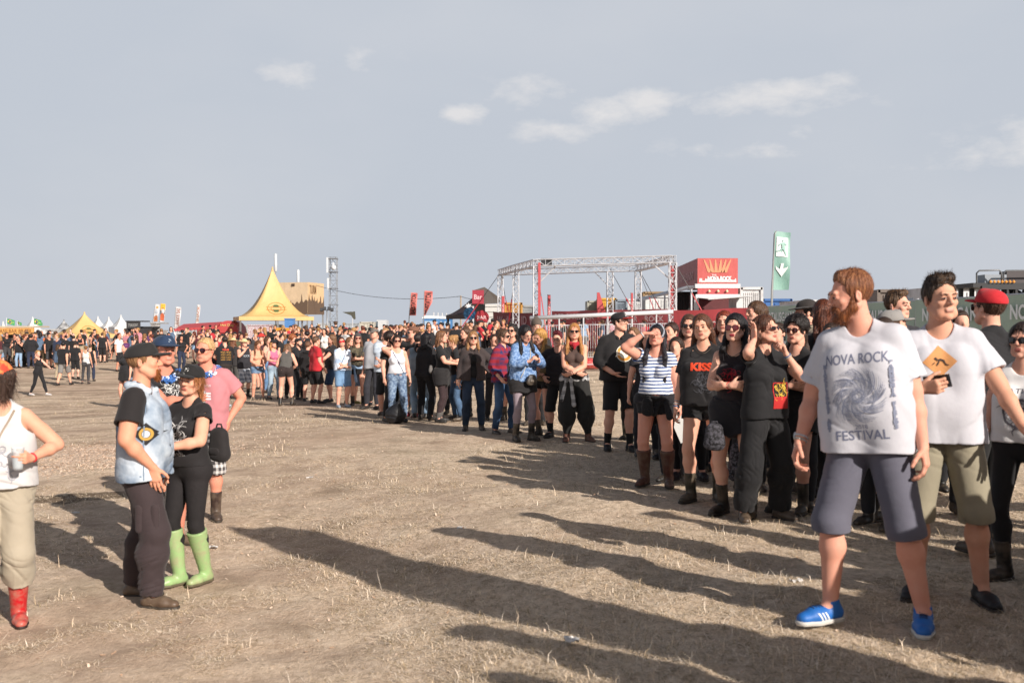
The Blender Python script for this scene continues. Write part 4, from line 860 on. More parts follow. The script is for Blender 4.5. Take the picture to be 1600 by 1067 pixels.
    o = mesh_np('dry_grass', V, F, ms, None, ix, False); o['kind'] = 'stuff'; o['label'] = 'dry yellow grass stubble on the trodden brown ground'; 
    # wood chips
    g = on_ground(125, 712); n = 16000; a = r.rand(n) * 6.283; q = np.sqrt(r.rand(n)) * (1 + r.normal(0, .13, n)); Xc = g.x + np.cos(a) * q * 2.3; Yc = g.y + np.sin(a) * q * 1.75
    n2 = 1500; Xc = np.concatenate([Xc, r.uniform(-7, 3, n2)]); Yc = np.concatenate([Yc, r.uniform(5, 17, n2)]); n += n2
    Zc = terr(Xc, Yc) + vn(Xc, Yc, 1.3, 1) * .05 + vn(Xc, Yc, 4.5, 2) * .028 + vn(Xc, Yc, 13, 3) * .013 + vn(Xc, Yc, .35, 5) * .05 + .004
    an = r.rand(n) * 6.283; l = r.uniform(.004, .015, n)[:, None]; w = r.uniform(.003, .007, n)[:, None]; ti = r.uniform(-.4, .9, n)[:, None]; D = np.stack([np.cos(an), np.sin(an), np.zeros(n)], 1) + np.array([0, 0, 1.]) * ti * .7; E_ = np.stack([-np.sin(an), np.cos(an), np.zeros(n)], 1) + np.array([0, 0, 1.]) * .3; C_ = np.stack([Xc, Yc, Zc + .004], 1)
    V = np.stack([C_ - D * l - E_ * w, C_ + D * l - E_ * w, C_ + D * l + E_ * w, C_ - D * l + E_ * w], 1).reshape(-1, 3); F = np.arange(n)[:, None] * 4 + np.arange(4)[None]
    o = mesh_np('wood_chips', V, F, [mat('plain', '#e8cdb6'), mat('plain', '#c4a083')], None, (r.rand(n) < .35).astype(int), False); o['kind'] = 'stuff'; o['label'] = 'pale wood chips strewn on the ground beside the left group'
build_ground()
# ---------------------------------------------------------------- structures
def base(px, Y): w = W(px, 508, Y); return Vector((w.x, w.y, tz(w.x, w.y)))
def P3(px, py, Y): return W(px, py, Y)
X_, Y_, Z_ = Vector((1, 0, 0)), Vector((0, 1, 0)), Vector((0, 0, 1))
def pagoda(c, w, eave, peak, rz, m, label, legm=None, valance=.28, legs=True, cat='tent', group=None, logo=None, nseg=14, curve=2.1):
    r = empty('pagoda_tent', c, rz); tag(r, label, cat, group); V = []; F = []; h = w / 2; n = nseg; q = 8
    ring = []
    for i in range(n + 1):
        t = i / n; rad = (1 - t); z = eave + (peak - eave) * (t ** curve) ; rad = h * (1 - t) + .02
        ridge = []
        for k in range(4):
            for j in range(q):
                u = -1 + 2 * j / q; a = [(1, u), (-u, 1), (-1, -u), (u, -1)][k]; sag = 1 - .06 * (1 - u * u) * (1 - t) * 2 * t * 2; droop = -.10 * (1 - u * u) * 4 * t * (1 - t)
                ridge.append((a[0] * rad * sag, a[1] * rad * sag, z + droop))
        V += ridge
    Q = 4 * q
    for i in range(n): F += [(i * Q + j, i * Q + (j + 1) % Q, (i + 1) * Q + (j + 1) % Q, (i + 1) * Q + j) for j in range(Q)]
    o = mesh_np('roof', V, F, m, r, smooth=True)
    mb = MB()
    for k in range(4):
        for j in range(q):
            i0, i1 = k * q + j, (k * q + j + 1) % Q; a, b = Vector(V[i0]), Vector(V[i1]); oz = Vector((0, 0, -valance)); mb.add([a * 1.004, b * 1.004, b * 1.004 + oz, a * 1.004 + oz, a, b, b + oz, a + oz], [(0, 3, 2, 1), (4, 5, 6, 7), (2, 3, 7, 6)])
    mb.build('valance', m, r)
    if legs:
        for a, b in ((1, 1), (1, -1), (-1, 1), (-1, -1)): mb = MB(); mb.box((a * (h - .08), b * (h - .08), (eave - .3) / 2 - .1), (.12, .12, eave + .1)); mb.build('leg', legm or mat('metal', '#b8b8b8'), r)
    mb = MB(); mb.lathe([(.0, peak + .14), (.05, peak + .1), (.07, peak - .05), (.12, peak - .2)][::-1], 8); mb.build('peak_cap', m, r, True)
    if logo:
        mb = MB()
        bv = BVHTree.FromPolygons([Vector(v) for v in V], F); side = logo
        def put(poly, mm, nm):
            pts = []
            for x, z in poly:
                hh = bv.ray_cast(Vector((x, -h * 2, z)), Y_); pts.append((hh[0] if hh[0] else Vector((x, -h, z))) - Vector((0, .02, -.01)))
            return pts
        zc = eave + (peak - eave) * .17; xc = .1
        def ringp(r0, r1, sx=1.):
            pts = put([(xc + sx * rr_ * math.cos(6.2832 * j / 24), zc + rr_ * math.sin(6.2832 * j / 24) * .8) for j in range(24) for rr_ in (r0, r1)], 0, ''); mb.add(pts, [(2 * j, 2 * j + 1, 2 * ((j + 1) % 24) + 1, 2 * ((j + 1) % 24)) for j in range(24)])
        ringp(.50 * side, .54 * side, 1.15); ringp(.30 * side, .33 * side, 1.1)
        mb.m = 1; pts = put([(xc + a * side, zc + b * side) for a, b in ((-.22, .12), (.22, .12), (.12, .26), (-.12, .26), (-.22, -.12), (.22, -.12), (.12, -.26), (-.12, -.26))], 0, ''); mb.add(pts, [(0, 1, 2, 3), (4, 7, 6, 5)])
        mb.m = 0; pts = put([(xc + a * side, zc + b * side) for a, b in ((-.72, .1), (.72, .1), (.72, -.1), (-.72, -.1))], 0, ''); mb.add([pts[0], pts[1], pts[1] + Vector((0, 0, -.03)), pts[0] + Vector((0, 0, -.03))], [(0, 1, 2, 3)]); mb.add([pts[3], pts[2], pts[2] + Vector((0, 0, .03)), pts[3] + Vector((0, 0, .03))], [(0, 1, 2, 3)])
        mb.build('logo', [mat('print', '#a8702c'), mat('print', '#3c5a34')], o)
    return r
def board(name, c, w, h, th, rz, m, parent): mb = MB(); mb.box(c, (w, th, h), rz); return mb.build(name, m, parent)
yel = mat('tarp', '#d0ab70'); wht = mat('tarp', '#c4c4c4'); red = mat('tarp', '#b4484c'); redd = mat('worn', '#8c3438'); alu = mat('metal', '#d4d4d8')
# the large yellow tent
c = base(426, 76); pagoda(c, 5.35, 2.35, 6.05, R(20), yel, 'large yellow pointed tent with round emblem on poles', mat('metal', '#6a6460'), logo=1.05)
# things under and round the yellow tent
def crate_stand(px, py0, py1, w, Y, m, name, label, cat):
    g = base(px, Y); top = P3(px, py0, Y).z; r = empty(name, g); tag(r, label, cat); mb = MB(); H_ = top - g.z; mb.box((0, 0, H_ / 2), (w, .7, H_)); mb.build('cabinet', m, r); mb = MB(); mb.box((0, -.26, H_ * .55), (w * .8, .05, H_ * .7)); mb.build('front_panel', mat('plain', '#cdd3d8'), r); mb = MB(); mb.box((0, 0, H_ + .04), (w * 1.08, .8, .08)); mb.build('lid', m, r)
crate_stand(453, 499, 530, .62, 72, mat('plain', '#4f7fb8'), 'drinks_cooler', 'blue and white drinks cooler under the large yellow tent', 'cooler')
crate_stand(444, 514, 535, 1.2, 69, mat('plain', '#d99a35'), 'counter', 'yellow counter beside the blue cooler under the yellow tent', 'counter')
crate_stand(407, 509, 535, 1.6, 70, mat('blotch', '#c8c8cc', '#8a3038', .5), 'merchandise_stand', 'white and red stand beneath the middle of the yellow tent', 'stand')
# ---- beige advertising tower behind the tent
def ad_tower():
    Y = 98; g = base(460, Y); s = FPX / Y; zt = P3(0, 441, Y).z; zb = P3(0, 491, Y).z; r = empty('advertising_tower', Vector((g.x, g.y, g.z))); tag(r, 'beige boxy tower wrapped in banners with dark crowd silhouettes', 'tower')
    m = mat('tarp', '#cbb394'); m2 = mat('tarp', '#cfae86'); x0 = (428 - 460) / s; x1 = (481 - 460) / s; h = zt - zb; rz = R(0)
    xl, xr = x0, x1; dpt = 3.2; zc = (zt + zb) / 2 - g.z; ux = Vector((x1 - x0, -.9, 0)).normalized(); A = Vector((x1, 0, 0)); Wd = (x1 - x0); B = A - ux * Wd; U2 = Vector((ux.y * -1, ux.x, 0)) ; Cn = A + Vector((.95, 3.4, 0))
    fr = MB()
    def face(p, q): return [p + Z_ * (zb - g.z), q + Z_ * (zb - g.z), q + Z_ * (zt - g.z), p + Z_ * (zt - g.z)]
    D_ = B + (Cn - A); mb = MB(); mb.m = 0; mb.add(face(B, A), [(0, 1, 2, 3)]); mb.m = 1; mb.add(face(A, Cn), [(0, 1, 2, 3)]); mb.m = 0; mb.add(face(Cn, D_), [(0, 1, 2, 3)]); mb.add(face(D_, B), [(0, 1, 2, 3)]); k = [B, A, Cn, D_]; mb.add([p + Z_ * (zt - g.z) for p in k], [(0, 1, 2, 3)]); mb.add([p + Z_ * (zb - g.z) for p in k], [(3, 2, 1, 0)]); o = mb.build('banner_box', [m, m2], r)
    for p in k: mb = MB(); mb.box(tuple(p * .96 + Z_ * ((zb - g.z) / 2 - .2)), (.14, .14, zb - g.z + .4)); mb.build('leg', mat('metal', '#8a8a8a'), r)
    # crowd silhouette with raised hands and the lettering
    rs = random.Random(4); mb = MB()
    def sil(p, q, n, h0, h1, seed):
        rs = random.Random(seed); u = (q - p); L = u.length; u = u / L; nn = Vector((u.y, -u.x, 0)) * .03; pts = []; N = n * 6
        for i in range(N + 1):
            t = i / N; hh = h0 + (h1 - h0) * t + .28 * abs(math.sin(t * n * 3.1)) + (1.0 if rs.random() < .16 and 1 < i < N else 0) * rs.uniform(.4, .8); pts.append((t * L, min(hh, zt - zb - .9)))
        for i in range(N): (a, ha), (b_, hb) = pts[i], pts[i + 1]; z0 = zb - g.z; mb.add([p + u * a + nn + Z_ * z0, p + u * b_ + nn + Z_ * z0, p + u * b_ + nn + Z_ * (z0 + hb), p + u * a + nn + Z_ * (z0 + ha)], [(0, 1, 2, 3)])
    sil(B, A, 7, .5, 1.2, 3); sil(A, Cn, 5, 1.3, .9, 8); mb.build('silhouettes', mat('print', '#5c4a3c'), o)
    sign_text('lettering', 'Ottakringer', (B + A) / 2 + Z_ * (zt - g.z - 1.0) + Vector((.2, 0, 0)), ux, Z_, .34, mat('print', '#8a6238'), o, w=1.9, off=.04)
    sign_text('lettering', 'TURM', A.lerp(Cn, .3) + Z_ * (zt - g.z - .7), (Cn - A).normalized(), Z_, .9, mat('print', '#7a5c3c'), o, w=1.4, off=.04)
    mb = MB(); mb.box(tuple((A + B) / 2 + Z_ * (zt - g.z - .25) - Vector((-.1, .06, 0))), (.3, .1, .25)); mb.build('lamp', mat('plain', '#3a2a20'), r)
ad_tower()
# ---- antennas and lattice mast
def antenna(px, y0, y1, Y, label, dish=False):
    g = base(px, Y); z1 = P3(px, y0, Y).z - g.z; zb = P3(px, y1, Y).z - g.z; r = empty('antenna', g); tag(r, label, 'antenna'); mb = MB(); mb.tube([(0, 0, -.2), (0, 0, z1 - 1.2)], [.07, .045], 6); mb.build('mast', mat('metal', '#9a9ca0'), r, True)
    mb = MB(); mb.tube([(0, 0, z1 - 1.9), (0, 0, z1 - 1.8), (0, 0, z1 - .1), (0, 0, z1)], [.06, .15, .15, .03], 8); mb.build('radome', mat('plain', '#c4c8cc'), r, True)
    if dish: mb = MB(); mb.lathe([(0, 0), (.2, .06), (.3, .18)], 12, (.35, -.1, z1 - 2.5), Matrix.Rotation(R(80), 3, 'X')); mb.build('dish', mat('plain', '#c9cdd1'), r, True)
antenna(431, 396, 440, 102, 'tall thin white antenna mast rising behind the tip of the yellow tent'); antenna(466, 421, 441, 104, 'short white antenna with small dish above the beige tower', True)
def lattice(mb, a, b, w, r, step, tri=False, ax=None, d2=True):
    a, b = Vector(a), Vector(b); L = (b - a).length; u = (b - a) / L; e1 = (ax or (Y_ if abs(u.y) < .7 else X_)); e1 = (e1 - u * e1.dot(u)).normalized(); e2 = u.cross(e1); n = max(2, round(L / step)); C_ = [(1, 1), (1, -1), (-1, -1), (-1, 1)]
    cs = [e1 * (w / 2 * p) + e2 * (w / 2 * q) for p, q in C_]
    for c_ in cs: mb.tube([a + c_, b + c_], r, 5)
    for i in range(n):
        p, q = a + u * (L * i / n), a + u * (L * (i + 1) / n)
        for k in range(4):
            c0, c1 = cs[k], cs[(k + 1) % 4]; mb.tube([p + (c0 if i % 2 else c1), q + (c1 if i % 2 else c0)], r * .62, 4)
            if d2: mb.tube([q + c0, q + c1], r * .5, 4)
def mast():
    Y = 112; g = base(521, Y); s = FPX / Y; r = empty('lattice_mast', g); tag(r, 'tall steel lattice mast with white panel antennas', 'mast'); zt = P3(521, 402, Y).z - g.z; mb = MB(); lattice(mb, (0, 0, -.3), (0, 0, zt), .8, .034, .85); mb.build('tower', mat('metal', '#8f9297'), r)
    for k, z in enumerate((zt * .98, zt * .82, zt * .62, zt * .42, zt * .22)): mb = MB(); mb.box((0, 0, z), (1.0, 1.0, .05)); mb.build('platform', mat('metal', '#77797c'), r)
    for dx, z, h in ((-.58, zt - .9, 1.7), (-.5, zt - 3.0, 1.3), (.1, zt - .9, .5)): mb = MB(); mb.box((dx, -.45, z), (.2, .16, h)); mb.build('panel_antenna', mat('plain', '#c9ccd0'), r)
    mb = MB(); mb.lathe([(0, 0), (.24, .05), (.3, .2), (0, .22)], 12, (.15, -.55, zt - 1.2), Matrix.Rotation(R(90), 3, 'X')); mb.build('dish', mat('plain', '#d0d3d6'), r, True)
mast()
def floodlight(px, y0, Y, label):
    g = base(px, Y); z1 = P3(px, y0, Y).z - g.z; r = empty('floodlight_mast', g); tag(r, label, 'floodlight'); mb = MB(); mb.tube([(0, 0, -.2), (0, 0, z1)], .07, 6); mb.build('pole', mat('metal', '#8f9194'), r, True)
    for a, dz in ((-.5, 0), (-.2, .12), (.2, .12), (.5, 0)): mb = MB(); mb.box((a, -.1, z1 + dz), (.26, .2, .3), M=Matrix.Rotation(R(-25), 3, 'X')); mb.build('lamp_head', mat('plain', '#3c3d40'), r)
floodlight(511, 484, 95, 'small floodlight cluster on a pole left of the lattice mast')
# overhead cable
mb = MB(); pa, pb, pc = P3(494, 446, 98), P3(719, 463, 86), P3(757, 470, 80); pts = [pa.lerp(pb, t) - Z_ * (1.9 * 4 * t * (1 - t) * .35) for t in [k / 20 for k in range(21)]] + [pb.lerp(pc, t) - Z_ * (.3 * t * (1 - t)) for t in (.25, .5, .75, 1)]
o = mb.tube(pts, .022, 4).build('overhead_cable', mat('plain', '#4a4c50')); tag(o, 'thin black cable strung across the sky from the beige tower', 'cable')
g = base(720, 86); mb = MB(); mb.tube([(0, 0, -.2), (0, 0, P3(719, 462, 86).z - g.z)], .07, 6); o = mb.build('cable_pole', mat('worn', '#a89684')); o.location = g; tag(o, 'bare wooden pole carrying the cable left of the dark booth', 'pole')
# ---- beach flags
def beach_flag(px, y0, y1, wpx, Y, m, label, lean=0, txt=None, tm=None, grp=None, art=None, point=False, rzt=0, pole=None, flip=1, th=None):
    g = base(px, Y); s = FPX / Y; zt = P3(px, y0, Y).z - g.z; zb = P3(px, y1, Y).z - g.z; w = wpx / s; r = empty('beach_flag', g); tag(r, label, 'flag', grp)
    mb = MB(); mb.tube([(0, 0, -.1), (lean * .5, 0, zb), (lean, 0, zt - .1), (lean + w * .12 * flip, 0, zt)], [.04, .035, .025, .018], 6); mb.build('pole', pole or mat('metal', '#9a9a9a'), r, True)
    n = 24; V = []; F = []; q = 8
    def sp(u, t):
        x = lean * (.5 + .5 * t) + u * w * flip * (1 if not point else min(1, .18 + t * 1.5)); z = zb + (zt - zb) * t - (.10 * w * u if t > .9 else 0); return Vector((x, .10 * w * math.sin(6 * t + 3 * u) * (.2 + u), z))
    for i in range(n + 1):
        for j in range(q + 1): V.append(sp(j / q, i / n))
    F = [(i * (q + 1) + j, i * (q + 1) + j + 1, (i + 1) * (q + 1) + j + 1, (i + 1) * (q + 1) + j) for i in range(n) for j in range(q)]
    V2 = [v + Vector((0, .012, 0)) for v in V]; nv = len(V); o = mesh_np('flag_cloth', V + V2, F[::1] + [tuple(reversed([a + nv for a in f])) for f in F], m, r)
    def paint(polys, mm, nm='print'):
        mb = MB()
        for poly in polys:
            ps = [sp(u, t) - Vector((0, .02, 0)) for u, t in poly]; mb.add(ps, [tuple(range(len(ps)))])
        mb.build(nm, mm, o)
    if txt:
        Vt, Ft = text_mesh(txt, 1, .03); A = np.array(Vt); ex, ey = np.ptp(A[:, 0]), np.ptp(A[:, 1]); lo = A.min(0); mb = MB(); ps = [sp(.5 - .36 * (1 if rzt >= 0 else -1) * ((y - lo[1]) / ey * 2 - 1), .06 + .88 * (x - lo[0]) / ex) - Vector((0, .02, 0)) for x, y, _ in Vt]; mb.add(ps, Ft); mb.build('print', tm or mat('print', '#2b2426'), o)
    if art: art(paint)
    return r
coral = mat('tarp', '#c8645c')
beach_flag(637, 457, 493, 10.5, 78, coral, 'red beach flag with dark vertical lettering, left of the pair', .25, 'BAUSTATION', grp='red beach flags behind the crowd', rzt=1)
beach_flag(661, 454, 493, 13, 76, coral, 'red beach flag with dark vertical lettering, right of the pair and tapering to its foot', .1, 'BAUSTATION', grp='red beach flags behind the crowd', rzt=1, point=True)
wf = mat('tarp', '#c9c9cc')
def art_burger(p): p([[(.15, .02), (.95, .04), (.9, .3), (.6, .38), (.1, .3)]], mat('print', '#b06a40')); p([[(.2, .12), (.8, .1), (.7, .2), (.3, .22)]], mat('print', '#6c3a28')); p([[(.2, .5), (.8, .5), (.8, .56), (.2, .56)], [(.2, .62), (.75, .62), (.75, .66), (.2, .66)]], mat('print', '#8f9aa8')); p([[(.3, .75), (.8, .75), (.7, .88), (.35, .88)]], mat('print', '#d8904c'))
def art_meat(p): p([[(.02, .42), (.98, .42), (.98, .62), (.02, .62)]], mat('print', '#3c3234')); p([[(.1, .1), (.8, .05), (.95, .35), (.5, .5), (.05, .4)]], mat('print', '#c0603c')); p([[(.02, .64), (.98, .64), (.98, .99), (.02, .99)]], mat('print', '#d9a83c')); p([[(.3, .7), (.7, .7), (.7, .78), (.3, .78)], [(.25, .84), (.75, .84), (.75, .9), (.25, .9)]], mat('print', '#b07a34'))
gf = 'food stall beach flags on the left'
beach_flag(235, 475, 503, 7.5, 92, wf, 'white beach flag with a burger picture, leftmost of four', .45, grp=gf, art=art_burger); beach_flag(248, 474, 503, 7.5, 92, wf, 'beach flag with yellow top and meat picture', .2, grp=gf, art=art_meat)
beach_flag(270.5, 479, 512, 8.5, 90, wf, 'white beach flag with dark lettering on its outer edge', .25, 'LANGOS BAR', mat('print', '#9a7468'), gf); beach_flag(303, 476, 505, 5, 100, wf, 'narrow white beach flag, rightmost of the four by the food stalls', .35, 'SNACK', mat('print', '#a87864'), gf)
# emergency exit flag
def art_exit(p):
    w_ = mat('plain', '#dfe4e4'); g_ = mat('plain', '#7fa69b')
    p([[(.14, .57), (.30, .565), (.40, .565), (.5, .565), (.62, .56), (.74, .555), (.84, .55), (.86, .88), (.14, .90)]], w_)
    def sh(poly): return [[(u, t) for u, t in poly]]
    mb_ = [[(.54 + .055 * math.cos(a), .835 + .018 * math.sin(a)) for a in [6.28 * k / 10 for k in range(10)]], [(.44, .80), (.62, .81), (.66, .70), (.50, .68)], [(.44, .80), (.28, .775), (.24, .74), (.29, .738), (.34, .76), (.46, .775)], [(.62, .81), (.74, .77), (.82, .765), (.81, .75), (.72, .75), (.60, .78)], [(.50, .70), (.40, .655), (.14, .645), (.14, .66), (.36, .672), (.45, .71)], [(.55, .69), (.66, .70), (.72, .63), (.78, .58), (.70, .575), (.64, .62)]]
    mb2 = MB(); global _exit_polys; p([[(u, t + .0001) for u, t in poly] for poly in mb_], g_, 'running_figure')
    p([[(.44, .45), (.62, .45), (.58, .36), (.80, .38), (.84, .40), (.84, .36), (.56, .24), (.52, .22), (.48, .24), (.16, .36), (.16, .41), (.22, .385), (.40, .35)]], w_, 'arrow')
r = beach_flag(1203, 361, 453, 26, 29, mat('tarp', '#7fa69b'), 'tall green emergency exit flag with running figure and downward arrow', .12, art=art_exit)
for o in r.children:
    if o.name.startswith('flag_cloth'):
        for c_ in o.children:
            if c_.name.startswith('running'): c_.location.y = -.012
            if c_.name.startswith('arrow'): c_.location.y = -.004
# ---- truss frame over the fenced lounge
def truss_frame():
    zt = 4.95; pts = {'A': (838.5, 411, 46), 'B': (1051, 405, 44.5), 'C': (782, 426, 57), 'E': (806, 419, 51), 'F': (953, 420, 53), 'D': (997, 419, 52.5)}
    T = {}
    for k, (px, py, Y) in pts.items(): w = P3(px, py, Y); T[k] = w
    r = empty('truss_frame', Vector((T['A'].x, T['A'].y, 0))); tag(r, 'large open rectangular aluminium truss frame on lattice legs', 'truss'); o0 = Vector(r.location)
    for k in T:
        t = T[k] - o0; g = tz(T[k].x, T[k].y) - .1; mb = MB(); lattice(mb, (t.x, t.y, g), (t.x, t.y, t.z - .17), .30, .026, .42); mb.build('truss_leg', alu, r)
        mb = MB(); mb.box((t.x, t.y, g + .12), (.7, .7, .06)); mb.build('base_plate', mat('metal', '#7c7c80'), r)
    for a, b in (('A', 'B'), ('E', 'A'), ('C', 'E'), ('C', 'F'), ('F', 'D'), ('D', 'B')):
        mb = MB(); lattice(mb, T[a] - o0, T[b] - o0, .30, .026, .45); mb.build('truss_beam', alu, r)
    for a, b in (('A', 'B'), ('B', 'A'), ('F', 'C'), ('C', 'E'), ('B', 'D')):
        u = (T[b] - T[a]).normalized(); t = T[a] - o0; mb = MB(); mb.tube([t + Z_ * -1.0, t + u * .95 + Z_ * -.12], .035, 5); mb.build('brace', alu, r)
    q = [T[k] - o0 for k in 'AEC']; mb = MB(); mb.box(tuple(T['A'] - o0 + Vector((.45, -.02, .05))), (.5, .36, .3)); mb.build('chain_motor', mat('plain', '#2c2c30'), r)
    sl = mat('plain', '#a82530')
    for a, (dx, dy) in (('C', (-3.2, -2)), ('A', (.6, -.4)), ('F', (2.2, -2)), ('B', (2.2, -1.5)), ('D', (2.6, 1)), ('E', (-.6, 2.0)), ('C', (.9, 1.4)), ('D', (1.4, -2.2))):
        t = T[a]; e = Vector((t.x + dx, t.y + dy, 0)); e.z = tz(e.x, e.y); mb = MB(); mb.tube([t - o0, t.lerp(e, .35) - o0], .018, 4); mb.m = 1; mb.tube([t.lerp(e, .35) - o0, e - o0], .03, 4); mb.build('ratchet_strap', [mat('plain', '#3a3234'), sl], r)
    t = T['A'] - o0; g = tz(T['A'].x, T['A'].y); mb = MB(); mb.box((t.x + .12, t.y - .2, (t.z + g) / 2), (.12, .03, t.z - g)); mb.build('red_banner_strip', red, r)
    t = T['B'] - o0; mb = MB(); mb.box((t.x - .0, t.y + .22, t.z - 1.3), (.28, .03, 2.1)); mb.build('red_banner_strip', red, r)
truss_frame()
# red posts and feather flags around the lounge
for px, y0, y1, Y, w_, lab in ((784, 462, 500, 56, 4.5, 'short red column flag by the left end of the truss frame'), (856, 460, 545, 48, 4.2, 'tall red column flag standing between the left truss legs'), (986, 457, 500, 50, 3, 'thin red flag pole near the right truss legs')):
    g = base(px, Y); z0 = P3(px, y1, Y).z; z1 = P3(px, y0, Y).z; s = FPX / Y; r = empty('column_flag', Vector((g.x, g.y, g.z))); tag(r, lab, 'flag'); mb = MB(); w = w_ / s; mb.tube([(0, 0, -.1), (0, 0, z1 - g.z)], .025, 5); mb.build('pole', mat('metal', '#8a8a8a'), r)
    mb = MB(); mb.box((w / 2, 0, (z1 + max(z0, g.z + .1)) / 2 - g.z), (w, .06, z1 - max(z0, g.z + .1) - .05)); mb.build('flag_cloth', red, r); sign_text('print', 'WODKA', (w / 2, -.03, (z1 - g.z) - 1.1), Z_, -X_, w * .5, mat('print', '#e0c8c8'), r, w=1.3, off=.012)
g = base(936, 49); r = empty('feather_flag', g); tag(r, 'red triangular feather flag in front of the middle truss leg', 'flag'); mb = MB(); z1 = P3(0, 457, 49).z - g.z; z0 = P3(0, 497, 49).z - g.z; mb.tube([(-.12, 0, -.1), (-.08, 0, z1)], .03, 5); mb.build('pole', redd, r); mb = MB(); mb.prism([(-.1, z1), (.02, z1), (.3, z0 + .35), (.6, z0), (-.1, z0)], (0, 0, 0), X_, Z_, .03); mb.build('flag_cloth', red, r)
# ---- rail, barriers and banners of the lounge
def rail(pa, pb, label):
    o0 = Vector((pa.x, pa.y, 0)); r = empty('rail', o0); tag(r, label, 'rail'); mb = MB(); mb.tube([pa - o0, pb - o0], .085, 8); mb.build('bar', mat('plain', '#c8c8cc'), r, True); n = 6
    for k in range(n): p = pa.lerp(pb, (k + .2) / n); g = tz(p.x, p.y); mb = MB(); mb.tube([(p.x - o0.x, p.y - o0.y, g - .1), (p.x - o0.x, p.y - o0.y, p.z)], .03, 6); mb.build('post', alu, r)
rail(P3(828, 497, 41), P3(1056, 487, 41), 'long white horizontal rail along the front of the fenced lounge')
def barrier(c, w, h, rz, label, grp='metal barriers of the lounge', m=None, n=16):
    r = empty('crowd_barrier', c, rz); tag(r, label, 'barrier', grp); m = m or alu; mb = MB(); mb.tube([(-w / 2, 0, .12), (-w / 2, 0, h), (w / 2, 0, h), (w / 2, 0, .12), (-w / 2, 0, .12)], .021, 5); mb.build('frame', m, r, True); mb = MB()
    for k in range(1, n): mb.tube([(-w / 2 + w * k / n, 0, .12), (-w / 2 + w * k / n, 0, h)], .009, 4)
    mb.build('bars', m, r)
    for a in (-1, 1): mb = MB(); mb.box((a * w * .36, 0, .02), (.06, .55, .05)); mb.build('foot', m, r)
for k, px in enumerate((880, 930, 978, 1025)): barrier(base(px, 43.5), 1.6 if k < 3 else 1.5, 1.55, 0, ('second ' if k == 1 else 'third ' if k == 2 else 'leftmost ' if k == 0 else 'rightmost ') + 'steel barrier below the long white rail')
barrier(base(377, 47), 2.2, 1.1, 0, 'steel barrier behind the straw hats of the queue', None)
def wall_banner(px0, px1, y0, y1, Y0, Y1, m, label, texts=(), name='banner_fence', bottom=None):
    a, b = P3(px0, y0, Y0), P3(px1, y1, Y1); g = min(tz(a.x, a.y), tz(b.x, b.y)) + .1; g = bottom if bottom is not None else g; u = Vector((b.x - a.x, b.y - a.y, 0)); L = u.length; u /= L; o0 = Vector((a.x, a.y, 0)); r = empty(name, o0); tag(r, label, 'banner')
    n = max(8, int(L * 3)); V = []; nn = Vector((u.y, -u.x, 0)); q = 6
    for i in range(n + 1):
        t = i / n; zt = a.z + (b.z - a.z) * t - .03 * abs(math.sin(t * L * 1.3))
        for j in range(q + 1): V.append(u * (L * t) + nn * (.03 * math.sin(t * L * 2.1 + j) ) + Z_ * (g + (zt - g) * j / q))
    F = [(i * (q + 1) + j, (i + 1) * (q + 1) + j, (i + 1) * (q + 1) + j + 1, i * (q + 1) + j + 1) for i in range(n) for j in range(q)]; nv = len(V); V2 = [v - nn * .02 for v in V]; o = mesh_np('banner', V + V2, F + [tuple(reversed([x + nv for x in f])) for f in F], m, r)
    k = 0
    while k * 2.5 < L + .1: d = min(k * 2.5, L); t = d / L; zt = a.z + (b.z - a.z) * t; mb = MB(); p = u * d - nn * .06; mb.tube([(p.x, p.y, g - .3), (p.x, p.y, zt + .05)], .025, 6); mb.build('post', alu, r); k += 1
    for (t, dz, txt, h, c_, w) in texts:
        zt = a.z + (b.z - a.z) * t; sign_text('lettering', txt, u * (L * t) + Z_ * (zt - dz) + nn * .07, u, Z_, h, mat('print', c_), o, w=w, off=.0)
    return r
wall_banner(770, 842, 487, 489, 57, 52, redd, 'dark red banner wall with white words at the left of the lounge', [(.30, .45, 'Wodka', .45, '#cfa8a8', None), (.72, .42, 'ID', .45, '#cfa8a8', None), (.93, .42, 'WO', .45, '#d8c0c0', None)])
wall_banner(862, 1058, 486, 482, 56, 50, mat('tarp', '#b85a5c'), 'long faded red banner with white words along the back of the lounge', [(.13, .32, 'RED BAR', .3, '#d8c8c8', 1.6), (.30, .34, 'ROCK', .34, '#d8c8c8', 1.2), (.42, .75, 'NOVA', .3, '#d4b8b8', 1.1), (.62, .5, 'RED BAR', .3, '#d8c0c0', 1.6), (.84, .5, 'ROCK', .3, '#d8c0c0', 1.2)])
wall_banner(1052, 1200, 485, 479, 38, 36, red, 'bright red banner fence with white letters in front of the red stage box', [(.52, .62, 'SOLAR', .3, '#dcc8c8', 1.1), (.85, .62, 'BAR', .3, '#dcc8c8', .8)])
